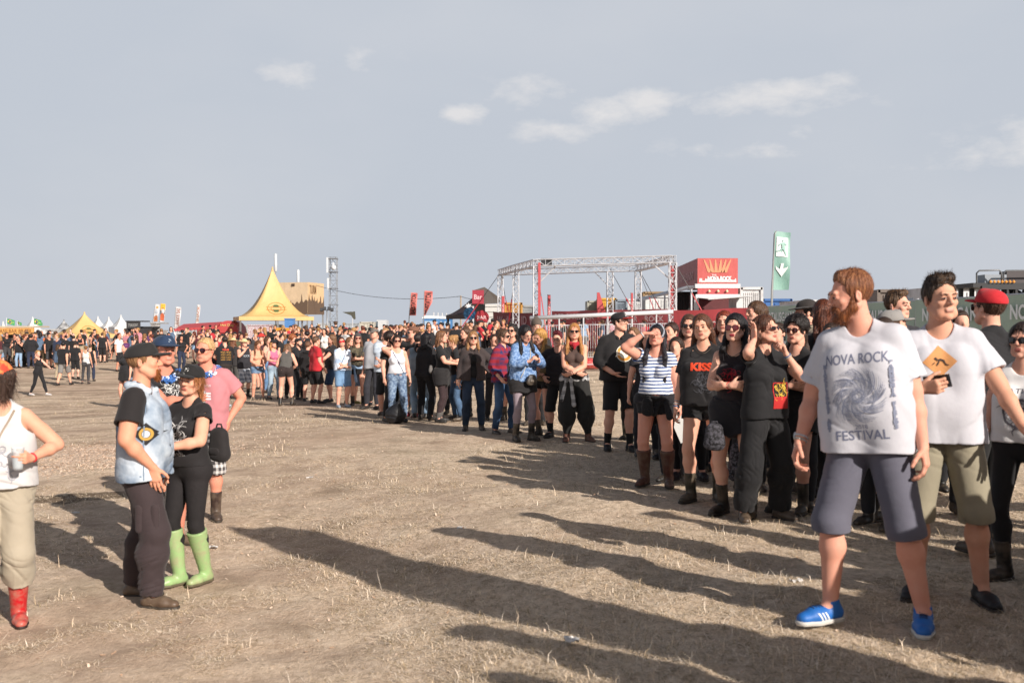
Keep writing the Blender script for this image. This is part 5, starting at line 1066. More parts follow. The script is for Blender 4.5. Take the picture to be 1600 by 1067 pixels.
# deck chairs and low tables behind the rail, one by one
def deck_chair(c, rz, label, m):
    r = empty('deck_chair', c, rz); tag(r, label, 'deck chair', 'deck chairs of the lounge'); mb = MB()
    for a in (-.28, .28): mb.tube([(a, .5, 1.0), (a, -.55, .05)], .02, 4); mb.tube([(a * .9, .45, .03), (a * .9, -.45, .5)], .02, 4)
    mb.build('frame', mat('worn', '#b08a5c'), r); V = []; 
    for k in range(9): t = k / 8; V += [(-.26, .48 - .98 * t, .98 - .72 * t - .22 * math.sin(3.14 * t)), (.26, .48 - .98 * t, .98 - .72 * t - .22 * math.sin(3.14 * t))]
    V2 = [(x, y + .01, z - .01) for x, y, z in V]; F = [(2 * k, 2 * k + 1, 2 * k + 3, 2 * k + 2) for k in range(8)]; mesh_np('sling_seat', V + V2, F + [tuple(reversed([i_ + 18 for i_ in f])) for f in F], m, r)
for k, (px, rz) in enumerate(((868, 20), (905, -10), (922, 160), (948, 10), (965, -30), (1012, 15), (1036, -20))):
    deck_chair(base(px, 46 + (k % 3) * 1.2), R(rz), ['red deck chair at the left end behind the white rail', 'red deck chair behind the burgundy haired person', 'red deck chair turned away behind the blond woman', 'red deck chair left of the black hoodie', 'red deck chair above the hoodie wearer\'s shoulder', 'red deck chair right of the black cap', 'red deck chair at the right end behind the white rail'][k], mat('cloth', '#a8303a' if k % 2 else '#8c2630'))
g = base(921, 36); r = empty('inflatable_border', g); tag(r, 'low red inflatable border on the ground beside the black hoodie', 'border'); mb = MB(); mb.tube([(-1.0, 0, .22), (-.95, 0, .22), (.95, 0, .22), (1.0, 0, .22)], [.05, .2, .2, .05], 12); mb.build('tube', mat('rubber', '#b82430'), r, True); mb = MB(); mb.box((0, -.21, .2), (1.9, .02, .05)); mb.build('seam', mat('plain', '#d8a0a0'), r)
# ---- dark booth with grey canopy and black pagoda roof
def booth():
    Y = 62; g = base(765, Y); r = empty('bar_booth', g); tag(r, 'dark canopied booth with red sign and white ribbed side wall', 'booth'); s = FPX / Y
    def L(px, py, dy=0): w = P3(px, py, Y + dy); return Vector((w.x, w.y, w.z)) - g
    gr = mat('tarp', '#5a524c'); a = L(738, 454); b = L(757, 448); c_ = L(782, 466, 2.5); d = L(757, 475)
    mb = MB(); mb.add([L(738, 454), L(757, 448.5), L(757, 475), L(738, 478), L(757, 448.5, .05), L(738, 454, .05), L(738, 478, .05), L(757, 475, .05)], [(0, 3, 2, 1), (4, 7, 6, 5)]); mb.add([L(757, 448.5), L(782, 466, 3), L(780, 474, 3), L(757, 475)], [(0, 3, 2, 1)]); mb.add([L(757, 448.5), L(782, 466, 3), L(764, 466, 5), L(738, 454, 3)], [(0, 1, 2, 3)]); mb.build('canopy', gr, r)
    mb = MB(); p = L(747, 464, -.1); mb.box(tuple(p), (.72, .05, .85)); o = mb.build('sign_panel', mat('plain', '#9c2f40'), r); sign_text('lettering', 'Bar', p + Vector((0, -.03, 0)), X_, Z_, .3, mat('print', '#e0c0c4'), o, w=.5, off=.01)
    mb = MB(); x0, x1 = L(758, 480).x, L(787, 480).x; zt = L(0, 475).z
    mb.box(((x0 + x1) / 2, 1.2, zt / 2 - .1), (x1 - x0, 2.2, zt + .2)); o = mb.build('side_wall', mat('plain', '#c4c2be'), r)
    for k in range(9): mb = MB(); mb.box(((x0 + x1) / 2, .08, zt * (k + .5) / 9), (x1 - x0 - .06, .04, .035)); mb.build('rib', mat('plain', '#9a9894'), o)
    mb = MB(); x2 = L(738, 480).x; mb.box(((x0 + x2) / 2, 1.5, zt / 2), (x0 - x2 - .1, .1, zt)); mb.build('back_wall', mat('plain', '#77736e'), r); mb = MB(); mb.box((x2 + .05, .1, zt / 2), (.1, .1, zt)); mb.build('post', alu, r)
    mb = MB(); mb.box(((x0 + x2) / 2, .25, .55), (x0 - x2, .5, 1.1)); mb.build('counter', mat('plain', '#3a3436'), r)
booth()
def disc_sign(px, py, Y, rad, m, label, txt=None):
    g = base(px, Y); w = P3(px, py, Y); r = empty('round_sign', g); tag(r, label, 'sign'); M_ = Matrix.Rotation(R(90), 3, 'X') @ Matrix.Rotation(0, 3, 'Z'); mb = MB(); mb.lathe([(0, -.04), (rad, -.04), (rad, .04), (0, .04)], 24, (0, 0, w.z - g.z), M_); o = mb.build('disc', m, r, False); mb = MB(); mb.tube([(0, .06, -.1), (0, .06, w.z - g.z)], .04, 6); mb.build('post', alu, r)
    if txt: sign_text('lettering', txt, (0, -.04, w.z - g.z), X_, Z_, rad * .5, mat('print', '#d8b8b8'), o, w=rad * 1.3, off=.012)
disc_sign(753, 496, 59, .42, mat('plain', '#9c2430'), 'round dark red sign leaning by the booth', 'BAR'); disc_sign(734, 490, 60, .38, mat('plain', '#2a5f86'), 'round blue sign beside the dark booth')
c = base(744, 70); pagoda(c, 3.0, 2.3, 3.75, R(38), mat('tarp', '#3c3234'), 'dark pointed tent with white star left of the booth', mat('metal', '#3a3a3c'), curve=1.5)
p = P3(733, 478, 68.6); V = []; n = 10; 
mb = MB(); mb.prism([((.28 if k % 2 == 0 else .12) * math.sin(6.2832 * k / 14), (.28 if k % 2 == 0 else .12) * math.cos(6.2832 * k / 14)) for k in range(14)], (0, 0, 0), X_, Vector((0, .6, .8)), .01)
o = mb.build('star_emblem', mat('plain', '#d0cccc')); 
for r in list(COL.objects):
    if r.name.startswith('pagoda_tent') and r.get('label', '').startswith('dark pointed'): o.parent = r; o.matrix_parent_inverse = Matrix.Identity(4); o.location = Matrix.Rotation(-R(40), 3, 'Z') @ (p - r.location); o.rotation_euler.z = -R(40)
# ---- portable toilets
def toilet(px, Y, label, cm):
    g = base(px, Y); r = empty('portable_toilet', g); tag(r, label, 'toilet', 'portable toilets behind the crowd'); mb = MB(); mb.box((0, 0, 1.1), (1.1, 1.1, 2.2)); mb.build('cabin', cm, r); mb = MB(); mb.box((0, -.57, 1.05), (.75, .04, 1.85)); o = mb.build('door', mat('plain', '#9fb4c8'), r); mb = MB(); mb.box((.28, -.61, 1.0), (.05, .05, .16)); mb.build('handle', mat('plain', '#44484c'), o)
    mb = MB(); mb.lathe([(.85, 2.2), (.8, 2.32), (.55, 2.44), (0, 2.48)], 4, (0, 0, 0), Matrix.Rotation(R(45), 3, 'Z')); mb.build('roof', mat('plain', '#d4d6d8'), r); mb = MB(); mb.tube([(.35, .4, 2.2), (.35, .4, 2.75)], .05, 6); mb.build('vent_pipe', mat('plain', '#c4c4c4'), r)
for k in range(5): toilet(671 + k * 6.8, 88 + k * 2.6, ('first', 'second', 'third', 'fourth', 'fifth')[k] + ' blue portable toilet of the row, counted from the left', mat('plain', '#3f74a8' if k != 1 else '#4b7fb2'))
# ---- red stage box tower
def red_box():
    Y = 52; g = base(1122, Y); r = empty('bar_tower', g); tag(r, 'red banner wrapped box on white container bar with flap open', 'bar'); s = FPX / Y
    def L(px, py, d=0): w = P3(px, py, Y + d); return w - g
    # side face recedes to the left
    a0, a1, a2 = L(1055, 414, 9), L(1090, 403.5), L(1153, 401.5); b0, b1, b2 = L(1055, 447, 9), L(1091, 444), L(1155, 441); bk = L(1118, 413, 9)
    a2.y = a1.y; b2.y = b1.y = a1.y; zt = a1.z; zb = b1.z; xl, xr = a1.x, a2.x; xb = a0.x; yb = 9
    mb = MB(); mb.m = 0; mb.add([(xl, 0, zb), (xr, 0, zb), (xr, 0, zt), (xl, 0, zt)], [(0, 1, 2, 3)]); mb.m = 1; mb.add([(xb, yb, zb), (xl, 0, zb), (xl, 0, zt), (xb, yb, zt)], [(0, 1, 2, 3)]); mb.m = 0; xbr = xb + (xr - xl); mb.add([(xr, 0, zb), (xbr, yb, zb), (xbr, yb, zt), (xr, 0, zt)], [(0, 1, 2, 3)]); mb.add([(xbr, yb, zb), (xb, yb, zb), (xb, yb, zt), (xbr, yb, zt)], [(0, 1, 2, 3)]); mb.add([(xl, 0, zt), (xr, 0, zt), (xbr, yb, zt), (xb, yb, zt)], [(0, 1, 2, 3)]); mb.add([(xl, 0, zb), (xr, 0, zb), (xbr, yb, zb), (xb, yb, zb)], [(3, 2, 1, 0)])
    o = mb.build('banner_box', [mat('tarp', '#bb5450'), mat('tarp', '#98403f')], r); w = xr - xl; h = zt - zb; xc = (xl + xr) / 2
    # spotlight rays, stage crowd and lettering of the front banner
    mb = MB()
    for k, (dx, t) in enumerate(((-.34, -.14), (-.2, -.07), (-.06, -.02), (.08, .03), (.2, .08), (.32, .14))): x = xc + dx * w; mb.add([(x - .03, -.02, zt - h * .06), (x + .03, -.02, zt - h * .06), (x - t * w * 1.0 + .10, -.02, zb + h * .45), (x - t * w * 1.0 - .10, -.02, zb + h * .45)], [(0, 3, 2, 1)])
    mb.build('light_rays', mat('print', '#cf8f6c'), o)
    mb = MB(); rs = random.Random(2)
    for k in range(26): x = xl + w * (.06 + .88 * k / 25); hh = rs.uniform(.03, .13) * h; mb.add([(x - .045, -.025, zb + h * .07), (x + .045, -.025, zb + h * .07), (x + .03, -.025, zb + h * .10 + hh), (x - .03, -.025, zb + h * .10 + hh)], [(0, 1, 2, 3)])
    mb.build('crowd_print', mat('print', '#e0cfcf'), o)
    sign_text('lettering', 'NOVA ROCK', (xc + .1, 0, zb + h * .22), X_, Z_, h * .17, mat('print', '#e6dede'), o, w=w * .6, off=.035, bold=.06); sign_text('lettering', 'THE', (xc - .2, 0, zb + h * .35), X_, Z_, h * .06, mat('print', '#e6dede'), o, w=w * .12, off=.035)
    us = Vector((xl - xb, -yb, 0)).normalized(); sign_text('lettering', 'WAHNSINN', Vector(((xl + xb) / 2, yb / 2, zb + h * .38)), us, Z_, h * .34, mat('print', '#c9a0a0'), o, w=6.0, off=.05)
    wm = mat('plain', '#cfcfd0'); z2 = L(0, 481).z; zf = L(0, 461).z; zg = -.1
    mb = MB(); mb.box((xc, .1, zb - .1), (w + .25, .3, .22)); mb.build('top_beam', wm, r); mb = MB(); mb.box((xc, .02, zb - .38), (w, .12, .32)); mb.build('fascia', red, r)
    for dx in (-.22, 0, .22): mb = MB(); mb.lathe([(0, -.06), (.09, 0), (0, .1)], 8, (xc + dx * w, -.12, zb - .38)); mb.build('fascia_lamp', mat('plain', '#e6d8b0'), r, True)
    mb = MB(); mb.box((xc, .05, zb - .63), (w + .2, .22, .2)); mb.build('lintel', wm, r)
    for a in (xl - .04, xr + .04): mb = MB(); mb.box((a, .1, (zb - .7) / 2), (.22, .24, zb - .6)); mb.build('container_post', wm, r)
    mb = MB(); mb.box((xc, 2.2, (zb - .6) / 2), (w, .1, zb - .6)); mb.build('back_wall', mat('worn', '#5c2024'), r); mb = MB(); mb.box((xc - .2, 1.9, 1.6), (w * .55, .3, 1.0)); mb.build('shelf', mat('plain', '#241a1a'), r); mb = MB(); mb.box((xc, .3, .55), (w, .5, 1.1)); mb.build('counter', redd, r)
    mb = MB(); mb.add([(xl, -.02, zb - .74), (xr + .1, -.02, zb - .74), (xr + .5, -1.1, zb - .66), (xl + .35, -1.1, zb - .84), (xl, .0, zb - .70), (xr + .1, .0, zb - .70), (xr + .5, -1.1, zb - .62), (xl + .35, -1.1, zb - .80)], [(0, 1, 2, 3), (7, 6, 5, 4), (0, 4, 5, 1), (2, 6, 7, 3)]); mb.build('flap', wm, r)
red_box()
def container(px0, px1, y0, Y, depth_, m, label, zbot=None, ribs=10, name='container', rz=0, cat='container'):
    a, b = P3(px0, y0, Y), P3(px1, y0, Y); g = base((px0 + px1) / 2, Y); w = b.x - a.x; h = a.z - g.z; r = empty(name, Vector(((a.x + b.x) / 2, Y, g.z)), rz); tag(r, label, cat); zb = -.1 if zbot is None else zbot - g.z
    mb = MB(); mb.box((0, depth_ / 2, (h + zb) / 2), (w, depth_, h - zb)); o = mb.build('body', m, r)
    for k in range(ribs): mb = MB(); mb.box((-w / 2 + w * (k + .5) / ribs, -.02, (h + zb) / 2), (w / ribs * .45, .04, (h - zb) * .84)); mb.build('corrugation', m, o)
    for z in (h, zb + .1): mb = MB(); mb.box((0, -.03, z - .06), (w + .06, .14, .14)); mb.build('edge_rail', m, r)
    for x in (-w / 2, w / 2): mb = MB(); mb.box((x, -.03, (h + zb) / 2), (.14, .14, h - zb - .02)); mb.build('corner_post', m, r)
    return r
cw = mat('worn', '#cfcfcf')
container(1158, 1190, 449, 54, 6, cw, 'white container standing right of the red banner box')
container(1010, 1054, 462, 66, 3, cw, 'white container bar behind the right truss legs'); container(1057, 1088, 456, 60, 2.5, mat('worn', '#2e2a2c'), 'dark bar opening left of the red box', cat='bar', name='bar_cabin', ribs=4)
a, b = P3(1000, 471, 60), P3(1086, 450, 50); mb = MB(); u = (b - a); mb.add([Vector((0, 0, 0)), u, u + Vector((0, 2.2, .1)), Vector((0, 2.2, .1)), Vector((0, 0, .09)), u + Vector((0, 0, .12)), u + Vector((0, 2.2, .2)), Vector((0, 2.2, .2))], [(0, 3, 2, 1), (4, 5, 6, 7), (0, 1, 5, 4), (2, 3, 7, 6)]); r = empty('awning', a); tag(r, 'slanting white awning roof left of the red box', 'awning'); mb.build('roof_panel', mat('plain', '#d0d0d2'), r)
for t in (.08, .5, .95): p = u * t; mb = MB(); mb.tube([(p.x, p.y + .1, tz(a.x + p.x, a.y + p.y) - a.z - .1), (p.x, p.y + .1, p.z)], .05, 6); mb.build('post', alu, r)
r = container(1006, 1050, 456, 74, 4, mat('worn', '#8a6f4c'), 'brown flat roofed hut behind the truss frame', name='hut', cat='hut'); container(937, 962, 466, 72, 3, mat('worn', '#cf9b2e'), 'yellow box truck body behind the middle truss leg', name='truck_body', cat='truck'); container(919, 937, 470, 74, 3, mat('worn', '#9a9a90'), 'grey site cabin left of the yellow truck body', name='site_cabin', cat='cabin'); container(963, 979, 468, 70, 2.5, mat('worn', '#7d8894'), 'blue grey cabin right of the yellow truck body', name='site_cabin', cat='cabin'); container(980, 1004, 467, 73, 2.5, cw, 'small white cabin between the right truss legs', name='site_cabin', cat='cabin')
container(789, 815, 473, 68, 3, mat('worn', '#b8863c'), 'wooden kiosk with dark hatch behind the left truss legs', name='kiosk', cat='kiosk'); container(816, 834, 477, 70, 2.5, mat('worn', '#9aa0a4'), 'grey cabin beside the wooden kiosk', name='site_cabin', cat='cabin')
# ---- green fence with emergency exit banners
def fence():
    A, B = Vector((7.15, 28.5, 0)), Vector((8.75, 14.4, 0)); u = (B - A); L = u.length; u /= L; nn = Vector((u.y, -u.x, 0)); nn = nn if nn.x < 0 else -nn; n = 5; pw = L / n; gm = mat('tarp', '#adc0ad'); wm = mat('print', '#eef0ee')
    for k in range(n):
        p = A + u * (pw * k); z0 = tz(p.x, p.y); r = empty('fence_panel', Vector((p.x, p.y, z0))); tag(r, ['green fence panel at the far end beside the exit flag', 'green fence panel behind the curly haired woman', 'green fence panel behind the bearded man', 'green fence panel behind the young man with the phone', 'green fence panel behind the red cap'][k], 'fence', 'green emergency exit fence panels')
        h = 2.08 + .012 * k; V = []; q = 10
        for i in range(q + 1):
            for j in range(7): t = i / q; V.append(u * (.04 + (pw - .08) * t) + nn * (.02 * math.sin(t * 17 + j * .8 + k)) + Z_ * (.12 + (h - .12) * j / 6 - (.02 * abs(math.sin(t * 15)) if j == 6 else 0)))
        F = [(i * 7 + j, i * 7 + j + 1, (i + 1) * 7 + j + 1, (i + 1) * 7 + j) for i in range(q) for j in range(6)]; nv = len(V); o = mesh_np('fence_cloth', V + [v - nn * .015 for v in V], F + [tuple(reversed([a_ + nv for a_ in f])) for f in F], gm, r)
        for d in (.0, pw): mb = MB(); pp = u * (d + (.03 if d == 0 else -.03)) - nn * .04; mb.tube([(pp.x, pp.y, -.1), (pp.x, pp.y, h + .03)], .022, 6); mb.build('post', alu, r)
        mb = MB(); pp = u * pw - nn * .04; mb.tube([(-nn.x * .04, -nn.y * .04, h), (pp.x, pp.y, h)], .018, 6); mb.build('top_tube', alu, r)
        mb = MB(); mb.box((0, 0, .06), (.25, .6, .14)); mb.build('foot', mat('plain', '#77777a'), r)
        sign_text('lettering', 'NOTAUSGANG', u * (pw * .5) + Z_ * (h - .30) + nn * .0, u, Z_, .26, wm, o, w=pw * .74, off=.05, bold=.03)
        mb = MB(); c_ = u * (pw * .55) + Z_ * (h - .95) + nn * .05; mb.prism([(-.22, .33), (.22, .33), (.22, 0), (.42, 0), (0, -.4), (-.42, 0), (-.22, 0)], c_, u, Z_, .004); mb.build('arrow', wm, o)
        mb = MB()
        for dd in (-.9, -.7): c_ = u * (pw * .5 + dd) + Z_ * (h - .95) + nn * .05; mb.prism([(.0, -.3), (.1, -.3), (.28, .3), (.18, .3)], c_, u, Z_, .004)
        mb.build('slanted_bars', wm, o)
fence()
# ---- vehicles and boxes behind the fence
def van(px0, px1, y0, Y, label, m, rz=0, fl=1):
    a, b = P3(px0, y0, Y), P3(px1, y0, Y); g = base((px0 + px1) / 2, Y); w = b.x - a.x; h = a.z - g.z; r = empty('van', Vector(((a.x + b.x) / 2, Y, g.z)), rz); tag(r, label, 'van'); hw = w / 2
    mb = MB(); mb.prism([(-hw * fl, .35), (hw * fl, .35), (hw * fl, h - .08), (hw * .9 * fl, h), (-hw * .45 * fl, h), (-hw * .72 * fl, h * .62), (-hw * .98 * fl, h * .5)], (0, 1.9, 0), X_, Z_, 1.9 * fl); o = mb.build('body', m, r)
    gl = mat('gloss', '#3a4a56'); mb = MB(); mb.prism([(-hw * .70 * fl, h * .60), (-hw * .46 * fl, h * .93), (-hw * .30 * fl, h * .93), (-hw * .30 * fl, h * .60)], (0, -.012, 0), X_, Z_, -.02 * fl); mb.build('side_window', gl, o)
    mb = MB(); mb.add([(-hw * .735 * fl, .12, h * .64), (-hw * .735 * fl, 1.78, h * .64), (-hw * .47 * fl, 1.78, h * .97), (-hw * .47 * fl, .12, h * .97)], [(0, 1, 2, 3)]); mb.build('windscreen', gl, o)
    for x in (-.62, .62):
        for y in (.1, 1.8): mb = MB(); mb.lathe([(0, -.11), (.3, -.11), (.34, -.06), (.34, .06), (.3, .11), (0, .11)], 16, (x * hw, y, .33), Matrix.Rotation(R(90), 3, 'X')); mb.build('wheel', mat('rubber', '#1a1a1c'), r, True)
container(1347, 1372, 455, 46, 5, cw, 'white box trailer behind the neck of the bearded man', name='trailer', cat='trailer', ribs=3); container(1372, 1424, 452.5, 44, 4, mat('worn', '#6a5f58'), 'grey brown container behind the grey cap', ribs=8)
van(1410, 1490, 453, 36, 'white van behind the fence left of the young man with the phone', mat('plain', '#c9cdd2'))
container(1486, 1532, 446, 33, 4, mat('worn', '#cdcdcf'), 'large white container behind the young man holding a phone', ribs=6); container(1256, 1300, 469, 44, 4, cw, 'white flat roofed cabin behind the dark brimmed hat', name='site_cabin', cat='cabin', ribs=4)
container(1192, 1236, 467, 58, 3, mat('worn', '#2f5f9c'), 'blue covered trailer behind the foot of the exit flag', name='trailer', cat='trailer', ribs=3)
def lift():
    Y = 25; g = base(1570, Y); r = empty('stage_machine', g); tag(r, 'black machine platform with railings, lamps and round openings above the fence', 'platform'); s = FPX / Y
    L = lambda px, py: P3(px, py, Y) - g
    bk = mat('plain', '#1a1a1e'); x0, x1 = L(1524, 0).x, L(1660, 0).x; za, zb = L(0, 442).z, L(0, 458).z
    mb = MB(); mb.box(((x0 + x1) / 2, .9, (za + L(0, 449).z) / 2), (x1 - x0, 1.8, za - L(0, 449).z)); mb.build('deck', bk, r)
    mb = MB(); y_ = 0
    for k in range(8):
        c_ = L(1553 + k * 13.5, 457.5); r0, r1 = .10, .17
        for j in range(16): a1, a2 = 6.2832 * j / 16, 6.2832 * (j + 1) / 16; mb.add([c_ + Vector((r0 * math.cos(a1), 0, r0 * math.sin(a1))), c_ + Vector((r0 * math.cos(a2), 0, r0 * math.sin(a2))), c_ + Vector((r1 * math.cos(a2), 0, r1 * math.sin(a2))), c_ + Vector((r1 * math.cos(a1), 0, r1 * math.sin(a1)))], [(0, 1, 2, 3)])
    mb.build('perforated_beam', bk, r); 
    for yy in (449.5, 465.5): mb = MB(); p = L(1590, yy); mb.box((p.x, .0, p.z), (x1 - L(1546, 0).x, .1, .09)); mb.build('beam_flange', bk, r)
    for k in range(9): mb = MB(); p = L(1546.5 + k * 13.5, 457.5); mb.box((p.x, .0, p.z), (.05, .08, .25)); mb.build('web', bk, r)
    for x_ in (1530, 1548, 1600, 1640): mb = MB(); p = L(x_, 0); mb.tube([(p.x, .9, -.1), (p.x, .9, L(0, 449).z)], .07, 6); mb.build('leg', bk, r)
    for a, b in ((1526, 1565), (1568, 1640)):
        mb = MB(); z1 = L(0, 423).z; mb.tube([L(a, 442), L(a, 427), L(a + 4, 423), L(b - 4, 422), L(b, 426), L(b, 442)], .022, 6); mb.build('railing', mat('metal', '#6a6c70'), r, True)
    mb = MB(); p = L(1565, 435); mb.box((p.x, .5, p.z), (.55, .4, .22)); mb.build('control_box', mat('plain', '#8a9098'), r); mb = MB(); p = L(1598, 432); mb.box((p.x, .5, p.z), (.5, .4, .3)); mb.build('control_box', mat('plain', '#3c3436'), r)
    for k in range(7): mb = MB(); p = L(1547 + k * 6, 440.5); mb.lathe([(0, -.04), (.045, 0), (0, .05)], 8, (p.x, -.03, p.z)); mb.build('amber_lamp', mat('gloss', '#d8923a'), r, True)
    mb = MB(); p = L(1572, 468); mb.box((p.x, .6, p.z), (.55, .1, .22)); mb.build('blue_panel', mat('plain', '#3a6ab0'), r)
    mb = MB(); p = L(1590, 466); mb.lathe([(.1, -.1), (.34, -.1), (.34, .1), (.1, .1), (.1, -.1)], 18, (p.x, .3, p.z - .1), Matrix.Rotation(R(90), 3, 'X')); mb.build('cable_drum', bk, r, True)
lift()
# ---- far left: bar, tents, food stalls
def bar_brasil():
    Y = 66; a, b = P3(-14, 512, Y), P3(53, 512, Y); g = base(20, Y); r = empty('bar_stall', Vector((a.x, Y, g.z))); tag(r, 'orange fronted drinks bar with lettering under white peaked tents', 'bar'); w = b.x - a.x; zt = a.z - g.z; zb = P3(0, 522.5, Y).z - g.z
    m = mat('tarp', '#cf9a58'); mb = MB(); mb.box((w / 2, 0, (zt + zb) / 2), (w, .12, zt - zb)); o = mb.build('fascia', m, r)
    sign_text('lettering', 'BAR BRASIL', (w * .70, -.06, (zt + zb) / 2), X_, Z_, .26, mat('print', '#7a4a20'), o, w=1.55, off=.01); sign_text('lettering', 'BRASIL', (w * .25, -.06, (zt + zb) / 2), X_, Z_, .26, mat('print', '#7a4a20'), o, w=1.0, off=.01)
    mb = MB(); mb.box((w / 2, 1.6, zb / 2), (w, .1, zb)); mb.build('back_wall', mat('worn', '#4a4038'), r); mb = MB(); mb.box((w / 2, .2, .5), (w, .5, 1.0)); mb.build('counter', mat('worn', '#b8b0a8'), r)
    for k in range(4): mb = MB(); mb.box((w * k / 3, 0, zb / 2), (.1, .1, zb)); mb.build('post', alu, r)
    mb = MB(); mb.box((w / 2, 1.0, zt + .06), (w + .1, 2.2, .1)); mb.build('roof', mat('plain', '#b8a890'), r)
    mb = MB(); mb.box((w + .45, -.3, .75), (.55, .06, 1.5)); mb.build('menu_board', mat('plain', '#6f9fc0'), r)
bar_brasil()
def brazil_flag(px, y0, w, h, Y, label):
    g = base(px, Y); zt = P3(px, y0, Y).z - g.z; r = empty('flag', g); tag(r, label, 'flag', 'green and yellow flags above the orange bar'); mb = MB(); mb.tube([(0, 0, -.1), (0, 0, zt + .05)], .03, 5); mb.build('flagpole', alu, r); V = []; q = 12
    f = lambda u, v: Vector((u * w, .10 * math.sin(u * 7 + v) * u, zt - h + h * v - .12 * u * u))
    for i in range(q + 1): 
        for j in range(5): V.append(f(i / q, j / 4))
    F = [(i * 5 + j, (i + 1) * 5 + j, (i + 1) * 5 + j + 1, i * 5 + j + 1) for i in range(q) for j in range(4)]; nv = len(V); o = mesh_np('flag_cloth', V + [v + Vector((0, .015, 0)) for v in V], F + [tuple(reversed([a_ + nv for a_ in f_])) for f_ in F], mat('cloth', '#3f8a58'), r)
    def shp(uv, c_, d, nm):
        b_ = [f(u, v) - Vector((0, d, 0)) for u, v in uv]; cc = f(.5, .5) - Vector((0, d, 0)); n_ = len(b_); mesh_np(nm, b_ + [cc], [(k, (k + 1) % n_, n_) for k in range(n_)], mat('print', c_), o)
    dm = [(.08, .5), (.29, .29), (.5, .08), (.71, .29), (.92, .5), (.71, .71), (.5, .92), (.29, .71)]; shp(dm, '#d8c24c', .02, 'diamond'); shp([(.5 + .17 * math.cos(6.2832 * k / 12), .5 + .26 * math.sin(6.2832 * k / 12)) for k in range(12)], '#2c4c8c', .035, 'disc')
brazil_flag(10.5, 498, .5, .36, 68, 'green and yellow flag flying left above the orange bar'); brazil_flag(52.5, 498, .48, .38, 68, 'green and yellow flag beside the white tent tip'); brazil_flag(27, 502, .26, .2, 70, 'small green flag in the middle above the orange bar'); brazil_flag(60, 502, .24, .2, 70, 'small green flag at the right above the orange bar')
gw = 'white pointed tents on the left'
def ptent(px, y_top, y_eave, wpx, Y, m, label, grp=gw, rz=40, curve=1.75, **k):
    g = base(px, Y); s = FPX / Y; w = wpx / s / (math.cos(R(rz)) + math.sin(R(rz))); return pagoda(g, w, P3(px, y_eave, Y).z - g.z, P3(px, y_top, Y).z - g.z, R(rz), m, label, curve=curve, group=grp, **k)
ptent(5, 504, 516, 20, 84, wht, 'small white tent tip at the far left edge'); ptent(51, 497.5, 516, 40, 76, wht, 'white pointed tent behind the end of the orange bar'); ptent(153, 496, 510, 30, 92, wht, 'white pointed tent, leftmost of the row of three', valance=1.0); ptent(170, 497, 511, 30, 90, wht, 'white pointed tent, middle of the row of three', valance=1.0); ptent(189, 494, 511, 40, 86, wht, 'white pointed tent, rightmost and tallest of the row of three', valance=1.2)
ptent(132, 490, 522, 108, 72, yel, 'small yellow pointed tent in front of the white ones', None, 35, 1.7, logo=.8)
ptent(100, 501, 514, 30, 96, mat('blotch', '#55565a', '#b0b0b0', 6), 'dark camouflage patterned tent left of the small yellow tent', None, 30, 1.2)
def stall(px0, px1, y0, y1, Y, m, label, txt=None, tc_='#8a7a6a', name='food_stall', roofc=None):
    a, b = P3(px0, y0, Y), P3(px1, y0, Y); g = base((px0 + px1) / 2, Y); w = b.x - a.x; zt = a.z - g.z; zb = P3(0, y1, Y).z - g.z; r = empty(name, Vector((a.x, Y, g.z))); tag(r, label, 'stall'); mb = MB(); mb.box((w / 2, 0, (zt + zb) / 2), (w, .15, zt - zb)); o = mb.build('fascia', m, r)
    if txt: sign_text('lettering', txt, (w / 2, -.075, (zt + zb) / 2), X_, Z_, (zt - zb) * .45, mat('print', tc_), o, w=w * .7, off=.012)
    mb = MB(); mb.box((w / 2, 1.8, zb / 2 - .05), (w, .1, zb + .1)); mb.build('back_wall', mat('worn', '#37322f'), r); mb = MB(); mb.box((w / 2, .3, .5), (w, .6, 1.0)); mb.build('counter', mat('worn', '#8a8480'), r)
    for x in (0, w): mb = MB(); mb.box((x, .8, zb / 2), (.1, 1.9, zb)); mb.build('side_wall', m, r)
    mb = MB(); mb.box((w / 2, .9, zt + .05), (w + .1, 2.1, .1)); mb.build('roof', roofc or m, r)
bk_ = mat('worn', '#3b3a3c'); stall(198, 219, 503, 513, 78, bk_, 'black stall with grey lettered sign right of the white tents', 'STEAK-POINT', '#9a9a98'); stall(219, 236, 512, 520, 80, bk_, 'low black stall between the lettered stall and the beach flags'); stall(64, 92, 516, 521, 88, mat('worn', '#b4b4b4'), 'grey low stall left of the small yellow tent'); stall(236, 250, 506, 516, 82, mat('blotch', '#b8b4b0', '#5c5450', .8), 'white picture board stall under the food flags')
stall(268, 306, 513, 522, 80, mat('worn', '#b8bcc0'), 'white snack stall with lettered front under red awning', 'SNACKS', '#44484c')
def red_dome(px, Y, wpx, y_top, y_eave, label, m, grp='red round roofed food wagons'):
    g = base(px, Y); s = FPX / Y; w = wpx / s; ze = P3(px, y_eave, Y).z - g.z; zt = P3(px, y_top, Y).z - g.z; r = empty('food_wagon', g); tag(r, label, 'food wagon', grp); V = []; n = 12
    poly = [(w / 2 * math.cos(math.pi * k / n), ze + (zt - ze) * math.sin(math.pi * k / n)) for k in range(n + 1)]; mb = MB(); mb.prism(poly, (0, 2.5, 0), X_, Z_, 2.5); mb.build('arched_roof', m, r); mb = MB(); mb.box((0, 1.3, ze / 2), (w, 2.4, ze)); mb.build('wagon_body', m, r); mb = MB(); mb.box((0, .06, ze * .62), (w * .8, .06, ze * .4)); mb.build('serving_hatch', mat('worn', '#3a1c1c'), r); return r
rw = mat('tarp', '#b8484a')
